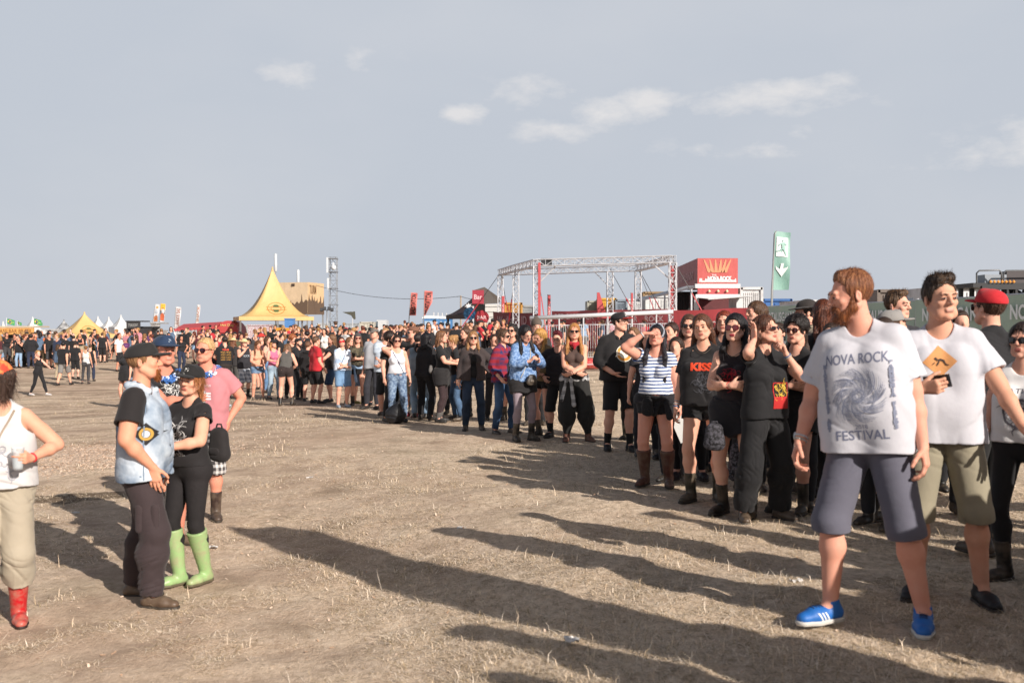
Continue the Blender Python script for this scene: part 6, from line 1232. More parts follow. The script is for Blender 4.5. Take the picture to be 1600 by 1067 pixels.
for k, (px, wp, yt, ye, lab) in enumerate(((316, 18, 505, 513, 'leftmost of the three dark red arched wagon roofs'), (326, 18, 504, 513, 'middle one of the three dark red arched wagon roofs'), (338, 16, 504, 513, 'rightmost of the three dark red arched wagon roofs'))): red_dome(px, 84 + k, wp, yt, ye, lab, redd)
r = red_dome(355, 76, 34, 501, 520, 'bright red round food wagon left of the large yellow tent', rw); sign_text('lettering', 'Hot Dog', (0, -.02, 1.75), X_, Z_, .26, mat('print', '#d8b878'), r, w=1.0, off=.02)
r = empty('awning', P3(272, 513, 74)); tag(r, 'broad red awning with scalloped edge before the round roofed wagons', 'awning'); mb = MB(); w = 62 / (FPX / 74); mb.add([(0, 0, -.05), (w, 0, .12), (w, 2.2, .5), (0, 2.2, .32), (0, 0, -.2), (w, 0, -.03), (w, 2.2, .44), (0, 2.2, .26)], [(0, 1, 2, 3), (4, 7, 6, 5), (0, 4, 5, 1), (1, 5, 6, 2), (3, 2, 6, 7)]); mb.build('awning_cloth', rw, r)
for k in range(12): mb = MB(); mb.prism([(-.1, .08), (.1, .08), (.1, -.04), (0, -.12), (-.1, -.04)], (w * (k + .5) / 12, -.01, -.12 + .17 * k / 12), X_, Z_, .02); mb.build('scallop', rw, r)
for x in (.1, w / 2, w - .1): mb = MB(); mb.tube([(x, .1, -2.6), (x, .1, 0)], .04, 6); mb.build('post', alu, r)
r = empty('banner_fence', P3(308, 517, 73)); tag(r, 'red lettered counter front below the red awning', 'banner'); w = 32 / (FPX / 73); mb = MB(); mb.box((w / 2, 0, -.25), (w, .08, .6)); o = mb.build('banner', redd, r); sign_text('lettering', 'FREI', (w / 2, -.04, -.25), X_, Z_, .28, mat('print', '#c08a8a'), o, w=.8, off=.01); mb = MB(); mb.box((w / 2, .2, -1.4), (w, .3, 1.7)); mb.build('counter', mat('worn', '#6a2024'), r)
# small far cabins and vehicles along the skyline
for k, (px0, px1, y0, Y, c_, lab) in enumerate(((378, 398, 508, 120, '#a8a8a6', 'grey distant cabin seen under the left half of the yellow tent'), (416, 433, 507, 122, '#5c5a52', 'dark green distant cabin under the middle of the yellow tent'), (496, 512, 505, 118, '#b4b8bc', 'pale distant cabin left of the lattice mast'), (563, 583, 503, 110, '#b8b4a8', 'cream distant cabin with red stripe behind the crowd'), (540, 560, 505, 130, '#9aa0a6', 'grey distant cabin behind the red shirt in the crowd'), (300, 345, 514, 130, '#b0b0b0', 'long pale distant shed behind the red awning'), (850, 918, 496, 120, '#a4a4a0', 'long grey distant shed between the truss legs'))): container(px0, px1, y0, Y, 3, mat('worn', c_), lab, name='site_cabin', cat='cabin', ribs=4)
van(583, 604, 500, 112, 'distant white van behind the crowd left of the toilets', mat('plain', '#b9bcc0'))
r = empty('parasol', base(551, 72)); tag(r, 'small dark tattered parasol flag above the crowd', 'parasol'); g = base(551, 72); zc = P3(551, 493, 72).z - g.z; mb = MB(); mb.tube([(0, 0, -.1), (0, 0, zc + .3)], .025, 5); mb.build('pole', alu, r); mb = MB(); mb.prism([(-.75, .25), (0, .28), (.18, .3), (.22, -.25), (.1, -.3), (-.1, 0)], (0, 0, zc), X_, Z_, .03); mb.build('cloth', mat('cloth', '#4a4a40'), r)
print('build', time.time() - T0, flush=True)

# a feather flag just outside the picture at the right; its rounded shadow lies across the foreground
def near_flag():
    x, y = 2.22, 3.4; r = empty('beach_flag', Vector((x, y, tz(x, y)))); tag(r, 'tall feather flag beyond the right edge whose long shadow crosses the grass', 'flag'); ax = Vector((math.cos(R(SUN_AZ)), math.sin(R(SUN_AZ)), 0)); n = 20; H_ = 3.72; V = []
    prof = lambda t: .5 * min(1, math.sqrt(max(0, 1 - max(0, (t - .86) / .14) ** 2)) + .02)
    for i in range(n + 1): t = i / n; z = .35 + (H_ - .35) * t; w = prof(t); V += [ax * (-.25 + 0) + Z_ * z, ax * (-.25 + w * .5) + Z_ * z + Vector((.03, .02, 0)) * math.sin(t * 9), ax * (-.25 + w) + Z_ * z]
    F = [(3 * i + j, 3 * i + j + 1, 3 * i + j + 4, 3 * i + j + 3) for i in range(n) for j in (0, 1)]; nv = len(V); nn = Vector((-ax.y, ax.x, 0)) * .01
    mesh_np('flag_cloth', V + [v + nn for v in V], F + [tuple(reversed([a + nv for a in f])) for f in F], red, r); mb = MB(); mb.tube([ax * -.26 + Z_ * -.1, ax * -.26 + Z_ * (H_ * .86), ax * -.2 + Z_ * H_], [.03, .02, .012], 6); mb.build('pole', alu, r, True)
near_flag()
# ---------------------------------------------------------------- placing people
PEOPLE = {}
def toward(x, y): return -math.atan2(x, y)
def person(px, ytop, foot, label, rot=0, key=None, depth=None, grp='people waiting in the long queue', H=None, **q):
    if depth is None: G = on_ground(px, foot)
    else: w = W(px, 508, depth); G = Vector((w.x, w.y, tz(w.x, w.y)))
    if H is None:
        H = W(px, ytop, G.y).z - G.z
        if q.get('hat') in ('cap', 'capback', 'beanie', 'straw', 'brim', 'flat'): H -= .035
    q['H'] = max(1.45, min(2.0, H)); q.setdefault('seed', len(PEOPLE) * 7 + 3)
    D = G.y; vox = min(.02, max(.0048, D * .00088)) / (q['H'] / 1.75); det = 2 if D < 7.6 else (1 if D < 26 else 0)
    r, info = build_person(q, vox, det); r.location = G; r.rotation_euler.z = R(rot) + toward(G.x, G.y)
    tag(r, label, 'person', grp); info['M'] = Matrix.Translation(G) @ Matrix.Rotation(R(rot) + toward(G.x, G.y), 4, 'Z'); info['root'] = r
    PEOPLE[key or 'p%d' % len(PEOPLE)] = info; return info
def wpt(info, v): return info['M'] @ (Vector(v) * info['s'])
def wdir(info, v): return info['M'].to_3x3() @ Vector(v)
def hand(info, i, out=.09, n=.035):
    S0, E_, Tw, d, t, nn, cu = info['J']['arm', i]; return wpt(info, Tw + d * out + nn * n), wdir(info, d), wdir(info, t), wdir(info, nn)
# ---- things that are held
def cup(info, i, label, drink='#d49a3a', group='plastic cups held in hand', tilt=None):
    p, d, t, n = hand(info, i, .085, .042); r = empty('plastic_cup', p - Vector((0, 0, .07))); tag(r, label, 'cup', group)
    mb = MB(); mb.lathe([(.001, 0), (.028, 0), (.030, .02), (.038, .135), (.0395, .137), (.036, .134), (.028, .01), (.001, .004)], 16); mb.build('cup_wall', mat('clear', '#dfe6ea', p=.45), r, True)
    if drink: mb = MB(); mb.lathe([(.0, .006), (.0265, .006), (.031, .07), (.0, .071)], 16); mb.build('drink', mat('gloss', drink), r, True)
    return r
def phone(info, i, label):
    p, d, t, n = hand(info, i, .075, .03); r = empty('mobile_phone', p); tag(r, label, 'phone'); z = (t + d * .3).normalized(); x = d.cross(n).normalized(); z = (d - d.dot(n) * n).normalized(); x = n.cross(z)
    M_ = Matrix((x, n, z)).transposed(); mb = MB(); mb.box((0, 0, .02), (.072, .009, .145), M=M_); mb.build('phone_case', mat('gloss', '#101012'), r); mb = MB(); mb.box(tuple(M_ @ Vector((0, .0055, .02)) - M_ @ Vector((0, 0, .0)) + Vector((0, 0, 0)) - (M_ @ Vector((0, 0, .02)) - Vector((0, 0, .02)))), (.066, .001, .135), M=M_); mb.build('screen', mat('gloss', '#23262c'), r)
def sdf_obj(name, S_, m, vox, parent=None):
    V, F = surf(S_, vox); return mesh_np(name, V, F, m, parent)
def bag(p, w, h, d, label, m, name='backpack', cat='bag', strap=None, vox=.014, rz=0, seed=1, pock=True):
    r = empty(name, p, rz); tag(r, label, cat); S_ = SDF((cap((-w * .22, 0, -h * .3), (-w * .16, 0, h * .3), w * .34, w * .28, F=((0, 1, 0), w / d * .75)), '+', 0)); S_.add(cap((w * .22, 0, -h * .3), (w * .16, 0, h * .3), w * .34, w * .28, F=((0, 1, 0), w / d * .75)), .05)
    S_.disp = folds(seed, .008, 45); sdf_obj('bag_body', S_, m, vox, r)
    if pock: sdf_obj('pocket', SDF((cap((-w * .15, -d * .42, -h * .2), (w * .15, -d * .42, -h * .2), w * .18, F=((0, 1, 0), 1.8)), '+', 0)), m, vox, r)
    mb = MB(); mb.tube([(-.03, 0, h * .5), (-.02, 0, h * .62), (.02, 0, h * .62), (.03, 0, h * .5)], .007, 6); mb.build('handle', m, r, True)
    if strap:
        for a in strap: mb = MB(); mb.tube([Vector(q_) - Vector(p) if rz == 0 else Matrix.Rotation(-rz, 3, 'Z') @ (Vector(q_) - Vector(p)) for q_ in a], .012, 6); mb.build('strap', m, r, True)
    return r
BK = '#17161a'
DEN = ('denim', '#3e5f8a'); 
def den(c='#3c5a82', c2=None): return mat('denim', c, c2)

# ---------------------------------------------------------------- the people near the camera, right
i = person(1367, 420, 972, 'bearded man in white festival shirt, grey shorts and blue trainers looking left', rot=-14, key='A', b=.38, sx=.175, tilt=-6, sway=-.03, arms=('hang', ('wide', {'t': (.33, -.06, .88)})), head=(-58, 8, 4),
    skin='#d8a08a', hair=('crop', '#7a4a30', '#b07a4c'), browc='#6b4128', beard='full', beardc='#7c4423', beardc2='#a8683a', beardl=.004, top=('tee', '#c9c8cf'), slv=.72, hem=.845, slack=.018, bot=('knee', '#605f6c'), shoes=('sneaker', '#1f66b4'), sole='#c9c6c0', feet=[(.22, .03, 12), (.19, -.10, 32)], seed=5,
    prints=[('text', 0, 1.315, .30, '#6c7086', ('NOVA ROCK', .012, .17, .0)), ('swirl', 0, 1.135, .27, '#7d8296', 3), ('text', 0, .945, .25, '#6c7086', ('FESTIVAL', .012, .19)), ('text', 0, .985, .06, '#6c7086', ('2018', .01)), ('vtext', .158, 1.13, .33, '#7d8296', ('PANNONIA FIELDS',)), ('vtext', -.158, 1.13, .33, '#7d8296', ('NICKELSDORF AUT',))],
    x={'wrist': [(1, '#b9bcc0', .03, 1), (1, '#a5a39c', .01)]})
def shoe_stripes(info, m, lace):
    for k, o in enumerate([c for c in info['root'].children if c.name.startswith('shoe')][:2]):
        me = o.data; bv = BVHTree.FromPolygons([v.co for v in me.vertices], [tuple(p.vertices) for p in me.polygons]); Hp, K, Ak, fd, lf = info['J']['leg', k]; s = info['s']; sd_ = fd.cross(Vector((0, 0, 1)))
        mb = MB()
        for sg in (1, -1):
            for j in range(3):
                V = []
                for t_ in range(7):
                    for e_ in (0, 1):
                        p = (Ak + fd * (.035 + .022 * j + .026 * t_ / 6 + .011 * e_) - Vector((0, 0, .022 + .042 * (1 - t_ / 6)))) * s; h = bv.ray_cast(p + sd_ * sg * .3, -sd_ * sg)
                        V.append(h[0] + sd_ * sg * .002 if h[0] else p)
                mb.add(V, [(2 * q_, 2 * q_ + 1, 2 * q_ + 3, 2 * q_ + 2) for q_ in range(6)])
        mb.build('stripes', m, o)
        mb = MB()
        for j in range(5):
            pts = []
            for a in (-1, -.4, .4, 1):
                p = (Ak + fd * (.045 + .018 * j)) * s; h = bv.ray_cast(p + sd_ * a * .02 + Vector((0, 0, .3)), Vector((0, 0, -1))); pts.append((h[0] or p) + Vector((0, 0, .002)))
            mb.tube(pts, .0028, 5)
        mb.build('laces', lace, o, True)
shoe_stripes(i, mat('plain', '#d8dce0'), mat('plain', '#20385a'))
i = person(1479, 434, 936, 'young man in white shirt with orange diamond print holding a phone', rot=6, key='B', b=.18, arms=(('out', {'t': (.37, -.2, .95), 'h': (.3, 1, 0)}), ('read', {'t': (.13, -.27, 1.17), 'h': (1, .4, -.6), 'd': (-.9, -.5, .1), 'th': (0, -.3, 1)})), head=(24, 2, 0),
    hair=('quiff', '#32241b', '#6b5038'), skin='#d3a187', top=('tee', '#c9c8cf'), slv=.66, hem=.86, slack=.015, sx=.172, tilt=-3, bot=('knee', '#8f8773'), shoes=('sneaker', '#1b191b'), feet=[(.17, -.04, 15), (.15, .02, 20)], seed=9,
    prints=[('outline', -.02, 1.30, .172, '#d0935c', [(0, .5), (-.5, 0), (0, -.5), (.5, 0)]), ('strokes', -.02, 1.30, .125, '#3c2f2a', [([(-.2, .12), (-.16, .16), (-.12, .12), (-.16, .09)], .05), ([(-.12, .06), (.02, .1), (.16, .04), (.2, -.06)], .045), ([(.0, .08), (-.06, -.06), (-.12, -.16)], .03), ([(.18, 0), (.24, -.12), (.36, -.16)], .028), ([(-.2, -.02), (-.3, -.12)], .018)])])
phone(i, 1, 'black mobile phone held by the young man with the orange diamond shirt')
i = person(1550, 446, 905, 'man with red backwards cap and black printed shirt turned away', rot=-128, key='C', depth=6.9, b=.3, arms=(('shoulder', {}), ('cross', {})), head=(-6, 0, 0), hat='cap', hatc='#c5202a', glasses='dark', hair=('short', '#4a3022'),
    top=('tee', '#17161a'), slv=.62, bot=('jeans', '#121214'), shoes=('boot', '#211c18'), seed=12, prints=[('text', .10, 1.30, .10, '#8d8880', ('SUGAR', .02), 'front'), ('scrawl', -.02, 1.25, .2, '#8d8a86', (4, 30, .02))])
i = person(1600, 506, 905, 'woman at the right edge in white tiger print tank top and black leggings', rot=-12, key='D', depth=6.1, sex='f', b=.25, arms=('hang', ('hang', {'t': (.27, -.1, .84)})), head=(-8, 0, 0), glasses='dark', lensc='#120d0e', hair=('bun', '#2b1d18'), top=('tank', '#e6e3e2'), scoop=.03, hem=.94, slack=.012,
    bot=('leggings', '#121114'), shoes=('boot', '#1c1917'), seed=14, prints=[('text', 0, 1.30, .26, '#54505a', ('STATIC-X', .01, .12)), ('rings', 0, 1.15, .2, '#5e5a60', [(0, 0, .42, .5, .03), (-.16, .1, .05, .11), (.16, .1, .05, .11), (0, -.12, .06, .14)]), ('scrawl', 0, 1.15, .24, '#67636a', (8, 50, .02))], x={'wrist': [(1, '#20344a'), (1, '#8b2b2b', .03)]})
person(1397, 457, 880, 'brown haired man half hidden behind the young man with the phone', rot=30, depth=9.3, b=.3, hair=('quiff', '#4b3626', '#8a6a48'), top=('tee', '#2b2a30'), bot=('knee', '#3a3936'), shoes=('boot', '#1e1916'), head=(30, 0, 0))
person(1392, 474, 880, 'person in faded grey cap between the two men in white shirts', rot=115, depth=8.0, H=1.72, b=.2, hat='cap', hatc='#8f8b88', hair=('short', '#5a4030'), top=('tee', '#3a2f2c'), bot=('shorts', '#26252a'), shoes=('boot', '#1b1613'), feet=[(.12, .1, 20), (.12, 0, 20)])
person(1335, 470, 862, 'person in light blue jeans standing hidden behind the bearded man', rot=10, depth=9.0, H=1.66, b=.2, hair=('short', '#3b2a20'), top=('tee', '#1d1c20'), bot=('jeans', '', den('#6d8aa8', '#9db4c8')), shoes=('sneaker', '#1b191b'))
person(1283, 470, 800, 'woman with long curly auburn hair beside the bearded man', rot=-150, key='G', depth=9.6, sex='f', b=.2, hair=('locks', '#4a2315', '#8a4a28'), top=('tee', '#1c191b'), bot=('hot', '#151417'), shoes=('boot', '#1c1815'))
person(1262, 466, 790, 'man in dark brimmed hat behind the woman with auburn curls', rot=-60, depth=11.0, b=.3, hat='brim', hatc='#2e2826', hair=('short', '#2c2320'), top=('tee', '#9a8f7c'), bot=('knee', '#2b2a2e'), head=(-20, 0, 0))
i = person(1241, 497, 798, 'woman with curly dark hair, sunglasses and black lettered shirt, arms crossed', rot=-22, key='H', sex='f', b=.15, arms=('cross', 'cross'), glasses='dark', lens=(.024, .023), lensc='#3a1414', glassc='#5a4630', hair=('curly', '#1d1614'), top=('tee', '#19181b'), slv=.5, hem=.93, bot=('skirt', '#141316'), shoes=('boot', '#2c2620'), socks='#141414',
    prints=[('text', .02, 1.29, .17, '#cfcac6', ('CANTTI', .02)), ('text', .02, 1.265, .15, '#b5b0ac', ('ROCKER', .01))])
i = person(1193, 494, 813, 'woman in black shirt and wide black trousers with a hand at her ear', rot=38, key='I', sex='f', b=.25, arms=(('chin', {}), ('ear', {})), head=(18, -4, 0), glasses='dark', glassc='#5a1c18', lens=(.027, .016), hair=('mid', '#45291e', '#7a5036'), hairfront=False, top=('tee', '#151417'), slv=.55, hem=.88, slack=.02, bot=('wide', '#121114'), shoes=('low', '#4a3a2d'), feet=[(.17, 0, 10), (.17, .05, 30)],
    prints=[('grid', .05, 1.08, .22, '#b0201f', lambda x, y: abs(x) < .36 and abs(y) < .5 and not (abs(x) < .3 and -.02 < y < .46)), ('scrawl', .05, 1.13, .15, '#c9a33a', (5, 34, .03)), ('text', .05, 1.035, .14, '#17161a', ('GHOST', .03, .35)), ('text', .05, .99, .13, '#17161a', ('DOG', .04, .38))], x={'wrist': [(0, '#3f6f98'), (0, '#a9a49c', .03)]})
i = person(1150, 492, 806, 'woman with black hair, red sunglasses and dark tank top, arms crossed', rot=-16, key='J', sex='f', b=.2, arms=('cross', 'cross'), glasses='dark', lens=(.028, .024), lensc='#5c1c22', glassc='#3a1016', hair=('mid', '#141114', '#2a2228'), top=('tank', '#241a1e'), scoop=.07, hem=.98, bot=('skirt', '#16141a'), shoes=('boot', '#2a241d'), socks='#141414', skin='#dcae98', lips='#96303a',
    prints=[('scrawl', 0, 1.2, .2, '#a02030', (9, 46, .025))], x={'necklace': '#151515', 'wrist': [(1, '#c0281f', .02)]})
i = person(1098, 492, 783, 'frowning woman in black shirt with red letters and white sleeves', rot=-6, key='K', sex='f', b=.3, arms=('hang', ('hang', {'t': (.25, -.06, .85)})), head=(-4, 3, -6), hair=('long', '#4f3022', '#8a5a3c'), hairfront=False, top=('tee', '#1a1719'), slv=.7, hem=.9, slack=.03, bot=('hot', '#141316'), shoes=('boot', '#3a3526'), socks='#18160f', skin='#d8a78f', under='#dfe3ea',
    prints=[('text', .0, 1.27, .2, '#d2401c', ('KISS', .05, .38)), ('scrawl', .02, 1.12, .22, '#4a4a50', (3, 40, .02))], x={'wrist': [(1, '#3d6ea0', .02), (1, '#c9ccd0', .045), (1, '#7c8790', .07)], 'necklace': '#2a2420'})
person(1076, 493, 748, 'woman with brown hair and black sunglasses in black lettered tank top', rot=-4, key='L', sex='f', b=.1, glasses='dark', hair=('mid', '#4a3024', '#806048'), top=('tank', '#1b1b20'), bot=('leggings', '#15141a'), shoes=('sneaker', '#2b1e20'), arms=('hang', 'behind'), prints=[('text', 0, 1.2, .2, '#8fa0b0', ('METAL', .02, .3))], x={'necklace': '#8a7a6a'})
person(1050, 505, 750, 'woman with her arm raised over her forehead behind the striped shirt', rot=-35, depth=12.3, sex='f', b=.1, arms=('hang', 'headtop'), hair=('short', '#3a2620'), top=('tank', '#202024'), bot=('jeans', '#1b1c22'), shoes=('sneaker', '#252326'))
i = person(1026, 508, 759, 'woman in blue striped top and brown boots shading her eyes with one hand', rot=-8, key='N', sex='f', b=.85, arms=('hang', 'brow'), head=(-6, -6, 4), hair=('locks', '#16131a', '#2a2630'), hat='band', hatm=mat('stripe', '#26304a', '#d8dde6', .3), top=('tee', '', mat('stripe', '#d9dde4', '#2c4a80', 1.0)), slv=.32, scoop=.05, hem=1.0, slack=.0, bot=('hot', '#141317'), shoes=('tall', '#5a3026'), skin='#d69e8a',
    x={'wrist': [(1, '#c9ccd0', .02), (0, '#b0b6bc')], 'wrap': mat('cloth', '#16151b'), 'wrapl': .22, 'wrapn': 'tied_jumper'}, feet=[(.13, 0, 12), (.13, .02, 18)])
person(1131, 487, 770, 'red haired person looking out between two women in black', rot=-10, depth=11.2, sex='f', b=.1, hair=('long', '#6a2a1c', '#a04a30'), top=('tee', '#232226'), bot=('jeans', '#1c1c22'))
person(1182, 472, 780, 'tall long haired man looking left over the women in black', rot=-48, depth=11.5, b=.2, hair=('mid', '#4a3326', '#80603f'), hairfront=False, head=(-10, 0, 0), top=('tee', '#1d1c20'), bot=('jeans', '#1b1b22'))
i = person(966, 485, 704, 'man in black hoodie with round badge, black cap with red peak and shorts', rot=14, key='Q', b=.45, arms=('pocket', ('pocket', {'t': (.12, -.19, 1.0), 'd': (-.7, -.3, -.4)})), head=(46, 0, 0), hat='cap', hatc='#1b181c', brimc='#a8231e', glasses='clear', hair=('short', '#2a1e18'), top=('hoodie', '#171416'), slv=1.6, slack=.03, bot=('shorts', '#151417'), socks='#141414', sockh=.35, shoes=('sneaker', '#18171a'), feet=[(.13, -.08, 10), (.13, .06, 10)],
    prints=[('scrawl', 0, .09, .06, '#c8c4c4', (9, 12, .07), 'cap'), ('rings', .03, 1.24, .2, '#d8cfc0', [(0, 0, .47, .52)]), ('rings', .03, 1.24, .2, '#d08a38', [(0, 0, .30, .46, .02)]), ('rings', .03, 1.24, .2, '#e0d8c8', [(0, 0, .01, .29)]), ('text', .03, 1.235, .23, '#ece6da', ('Junkies', .06, .3, .3)), ('scrawl', .03, 1.26, .1, '#b53a2a', (3, 10, .04))])
person(990, 512, 696, 'long haired person in dark clothes hidden behind the man in the black hoodie', rot=-20, depth=14.6, sex='f', b=.1, hair=('locks', '#6b4c36', '#a07a58'), top=('tee', '#26252a'), bot=('leggings', '#2e2a28'), shoes=('boot', '#33342a'), socks='#a8a02c')
i = person(896, 506, 690, 'woman with long blond hair, red neckerchief and black baggy trousers', rot=2, key='S', sex='f', b=.45, arms=('crosslow', 'crosslow'), glasses='dark', lens=(.026, .017), hair=('locks', '#a8713f', '#d8a870'), top=('tank', '#4c3933'), scoop=.03, hem=.98, bot=('harem', '#1e1d1c'), shoes=('boot', '#6c3a30'), skin='#dda890', feet=[(.22, .0, 25), (.1, 0, 10)],
    x={'scarf': '#a81e2c', 'wrap': mat('plaid', '#b4b2b2', '#3d3b3c', .7), 'wrapl': .45, 'wrapx': -.06, 'wrapn': 'tied_shirt', 'wrist': [(0, '#2a2220'), (1, '#3a2a24')]})
i = person(872, 517, 684, 'person with burgundy hair and glasses leaning forward, hand on hip', rot=-14, sex='m', b=.2, lean=10, arms=(('hip', {}), ('hip', {'t': (.22, -.14, 1.0)})), glasses='clear', hair=('quiff', '#5a1c22', '#8a3038'), top=('tee', '#1f1a1e'), bot=('knee', '#161518'), socks='#151517', sockh=.4, shoes=('sneaker', '#2b2322'), x={'wrist': [(1, '#141414')]})
i = person(849, 512, 682, 'blond woman in tan cardigan leaning her head towards the phone', rot=-38, key='U', sex='f', b=.1, lean=8, arms=('read', ('phone', {})), head=(0, 16, 14), hair=('long', '#b0803f', '#dcb27a'), top=('knit', '#7d6a4c'), slv=1.7, bot=('hot', '#161517'), shoes=('boot', '#1c191a'))
i = person(818, 507, 688, 'woman with black hair in bright blue knitted jumper looking down at a phone', rot=32, key='V', sex='f', b=.2, lean=6, arms=('phone', 'phone'), head=(6, 20, -10), hair=('long', '#171214', '#2c2426'), top=('knit', '', mat('blotch', '#4b6c9c', '#8aa4c8', .5)), slv=1.85, bot=('skirt', '#1c191b'), tights='#8f8088', shoes=('boot', '#151416'), x={'strap': (1, '#b9b4aa')})
phone(i, 0, 'small light brown phone held up by the woman in the blue jumper')
cup(PEOPLE['U'], 0, 'plastic cup of beer held by the woman in the tan cardigan')
person(838, 497, 665, 'person in brown beanie and beige trousers behind the pair with the phone', rot=10, depth=17.5, b=.1, hat='beanie', hatc='#5c5048', hair=('short', '#3b2a22'), top=('tee', '#2c2a2c'), bot=('jeans', '#b8a488'), shoes=('boot', '#3b3a34'))
i = person(786, 515, 679, 'woman with undercut and red and blue checked shirt in blue jeans', rot=48, key='X', sex='f', b=.1, arms=('hang', ('hang', {'t': (.2, -.12, .95)})), head=(12, 0, 0), glasses='dark', hair=('bun', '#4a3528', '#7a5c44'), top=('jacket', '', mat('plaid', '#8a1c2c', '#28305c', .9)), nohood=True, under='#161418', slv=1.6, bot=('jeans', '', den('#2a405c', '#48658a')), shoes=('low', '#1d1a1a'), x={'wrist': [(1, '#c8c4bc')]})
person(800, 507, 665, 'dark haired woman hidden behind the checked shirt', rot=-20, depth=18.3, sex='f', hair=('mid', '#1a1514', '#5a5450'), glasses='dark', top=('tee', '#2c2628'), bot=('hot', '#1f1c20'), shoes=('boot', '#201c1a'))
i = person(740, 518, 673, 'blond woman in sunglasses with open dark jacket and dark blue jeans', rot=4, key='Z', sex='f', b=.25, arms=('hip', ('hang', {'t': (.25, -.05, .86)})), glasses='dark', hair=('mid', '#8f6540', '#c79c70'), top=('jacket', '#3a3030'), under='#141316', slv=1.85, bot=('jeans', '', den('#1d2a3c', '#2a3b52')), shoes=('boot', '#151416'), skin='#dcab94', x={'wrist': [(1, '#b8bcc4')]})
i = person(714, 524, 657, 'fair haired woman with low bun and red glasses leaning left', rot=-82, sex='f', b=.1, lean=8, arms=('hang', 'hold'), glasses='dark', glassc='#c03028', lensc='#8a2a26', hair=('bun', '#a5794c', '#d2a878'), top=('tee', '#1a1a1e'), bot=('jeans', '', den('#30465f', '#536f90')), shoes=('boot', '#1c1a1c'))
person(728, 512, 650, 'brown haired woman partly hidden behind the blond one in the jacket', rot=-50, depth=19.5, sex='f', hair=('mid', '#4a3226', '#7a5a40'), top=('tee', '#3a2c2a'), bot=('jeans', '#26262c'))
i = person(690, 517, 660, 'woman in profile with brown hair, black shirt and short black skirt, holding a drink', rot=76, key='AB', sex='f', b=.3, arms=('hold', ('hold', {})), hair=('mid', '#6a4630', '#a87c54'), hairfront=False, top=('tee', '#171719'), slv=.6, hem=.93, bot=('skirt', '#1b181a'), tights='#332225', shoes=('sneaker', '#2c2928'), socks='#5a5654', prints=[('text', 0, 1.2, .2, '#8c8c90', ('MAIDEN', .02, .3))])
cup(i, 0, 'clear plastic cup held by the woman in profile', None)
i = person(664, 520, 657, 'black haired person with a hand over one ear seen from behind', rot=150, key='AC', sex='f', b=.25, arms=(('ear', {}), ('hang', {})), hair=('mid', '#141216', '#26222a'), top=('knit', '#17161b'), slv=1.6, bot=('jeans', '#17161a'), shoes=('low', '#151416'), hunch=6)
i = person(646, 508, 652, 'man in brown cap and sunglasses with black shirt turned left', rot=-52, key='AE', b=.1, hat='capback', hatc='#7a5340', glasses='dark', hair=('short', '#5a3f2c'), arms=('hang', ('neck', {})), top=('tee', '#1d1b1e'), bot=('knee', '#b5a890'), socks='#d8d4cc', shoes=('sneaker', '#8a2028'), head=(-12, 0, 0))
person(654, 522, 655, 'person in pale vest and light blue jeans in front of the brown cap', rot=165, depth=19.3, sex='m', b=.05, hair=('short', '#2a211f'), top=('tank', '', mat('denim', '#8fa0b0', '#b8c4ce')), bot=('jeans', '', den('#7791ac', '#a3b7c9')), shoes=('low', '#1c1a1a'))
i = person(622, 524, 660, 'woman in white tank top and mottled blue jeans with a hand at her neck', rot=8, key='AG', sex='f', b=.55, arms=('hang', 'neck'), glasses='dark', lensc='#3a1010', hair=('bun', '#2d1f1a'), top=('tank', '#e3e5ec'), hem=.98, bot=('jeans', '', mat('blotch', '#4e627f', '#8397ae', .6)), shoes=('sneaker', '#1c1c20'), x={'strap': (-1, '#2a2c50')})
person(610, 520, 650, 'man with dark curly hair, beard and black shirt looking right', rot=60, depth=18.8, b=.2, hair=('curly', '#2a1e1a'), beard='full', beardc='#2a1e1a', beardl=.01, top=('tee', '#19181b'), bot=('jeans', '#17171a'), shoes=('low', '#1a1817'))
person(603, 513, 642, 'man with short fair hair and pale striped shirt', rot=-10, depth=20.3, b=.4, arms=('crosslow', 'crosslow'), hair=('buzz', '#a8835c'), top=('tee', '', mat('stripe', '#9fb0c4', '#d5dbe2', .8)), bot=('knee', '#1b1b1e'), shoes=('low', '#1c1a1a'))
person(588, 517, 634, 'person in sunglasses and spotted white shirt with arms crossed', rot=-6, b=.1, sex='f', arms=('crosslow', 'crosslow'), glasses='dark', hair=('quiff', '#3a2a20'), top=('tee', '', mat('blotch', '#d9d5d8', '#4a2c3c', .5)), bot=('jeans', '#17161a'), shoes=('sneaker', '#1c1a1c'))
person(584, 510, 630, 'person in grey flat cap behind the spotted shirt', rot=-30, depth=22.5, b=.2, hat='flat', hatc='#6d6660', hair=('short', '#4a382a'), top=('tee', '#a8aab0'), bot=('jeans', '#2c2c34'))
i = person(558, 521, 635, 'woman with headscarf and sunglasses, arms crossed, pale denim jacket round her hips', rot=4, key='AL', sex='f', b=.3, arms=('cross', 'cross'), hat='bandana', hatc='#4a4648', glasses='dark', lensc='#5c1c1c', hair=('mid', '#5a3e2c'), top=('tee', '', mat('blotch', '#2a2724', '#5c5440', .5)), bot=('hot', '#161518'), shoes=('boot', '#151416'), x={'wrap': mat('denim', '#7f9cc0', '#a9c0d8'), 'wrapl': .40, 'wrapx': -.10})
person(547, 527, 627, 'woman with brown hair leaning behind the one with the headscarf', rot=40, depth=24.5, sex='f', head=(10, 0, 0), hair=('long', '#6a4832', '#9a7450'), top=('tee', '#6a5a48'), bot=('hot', '#3a4658'), shoes=('sneaker', '#6b6430'))
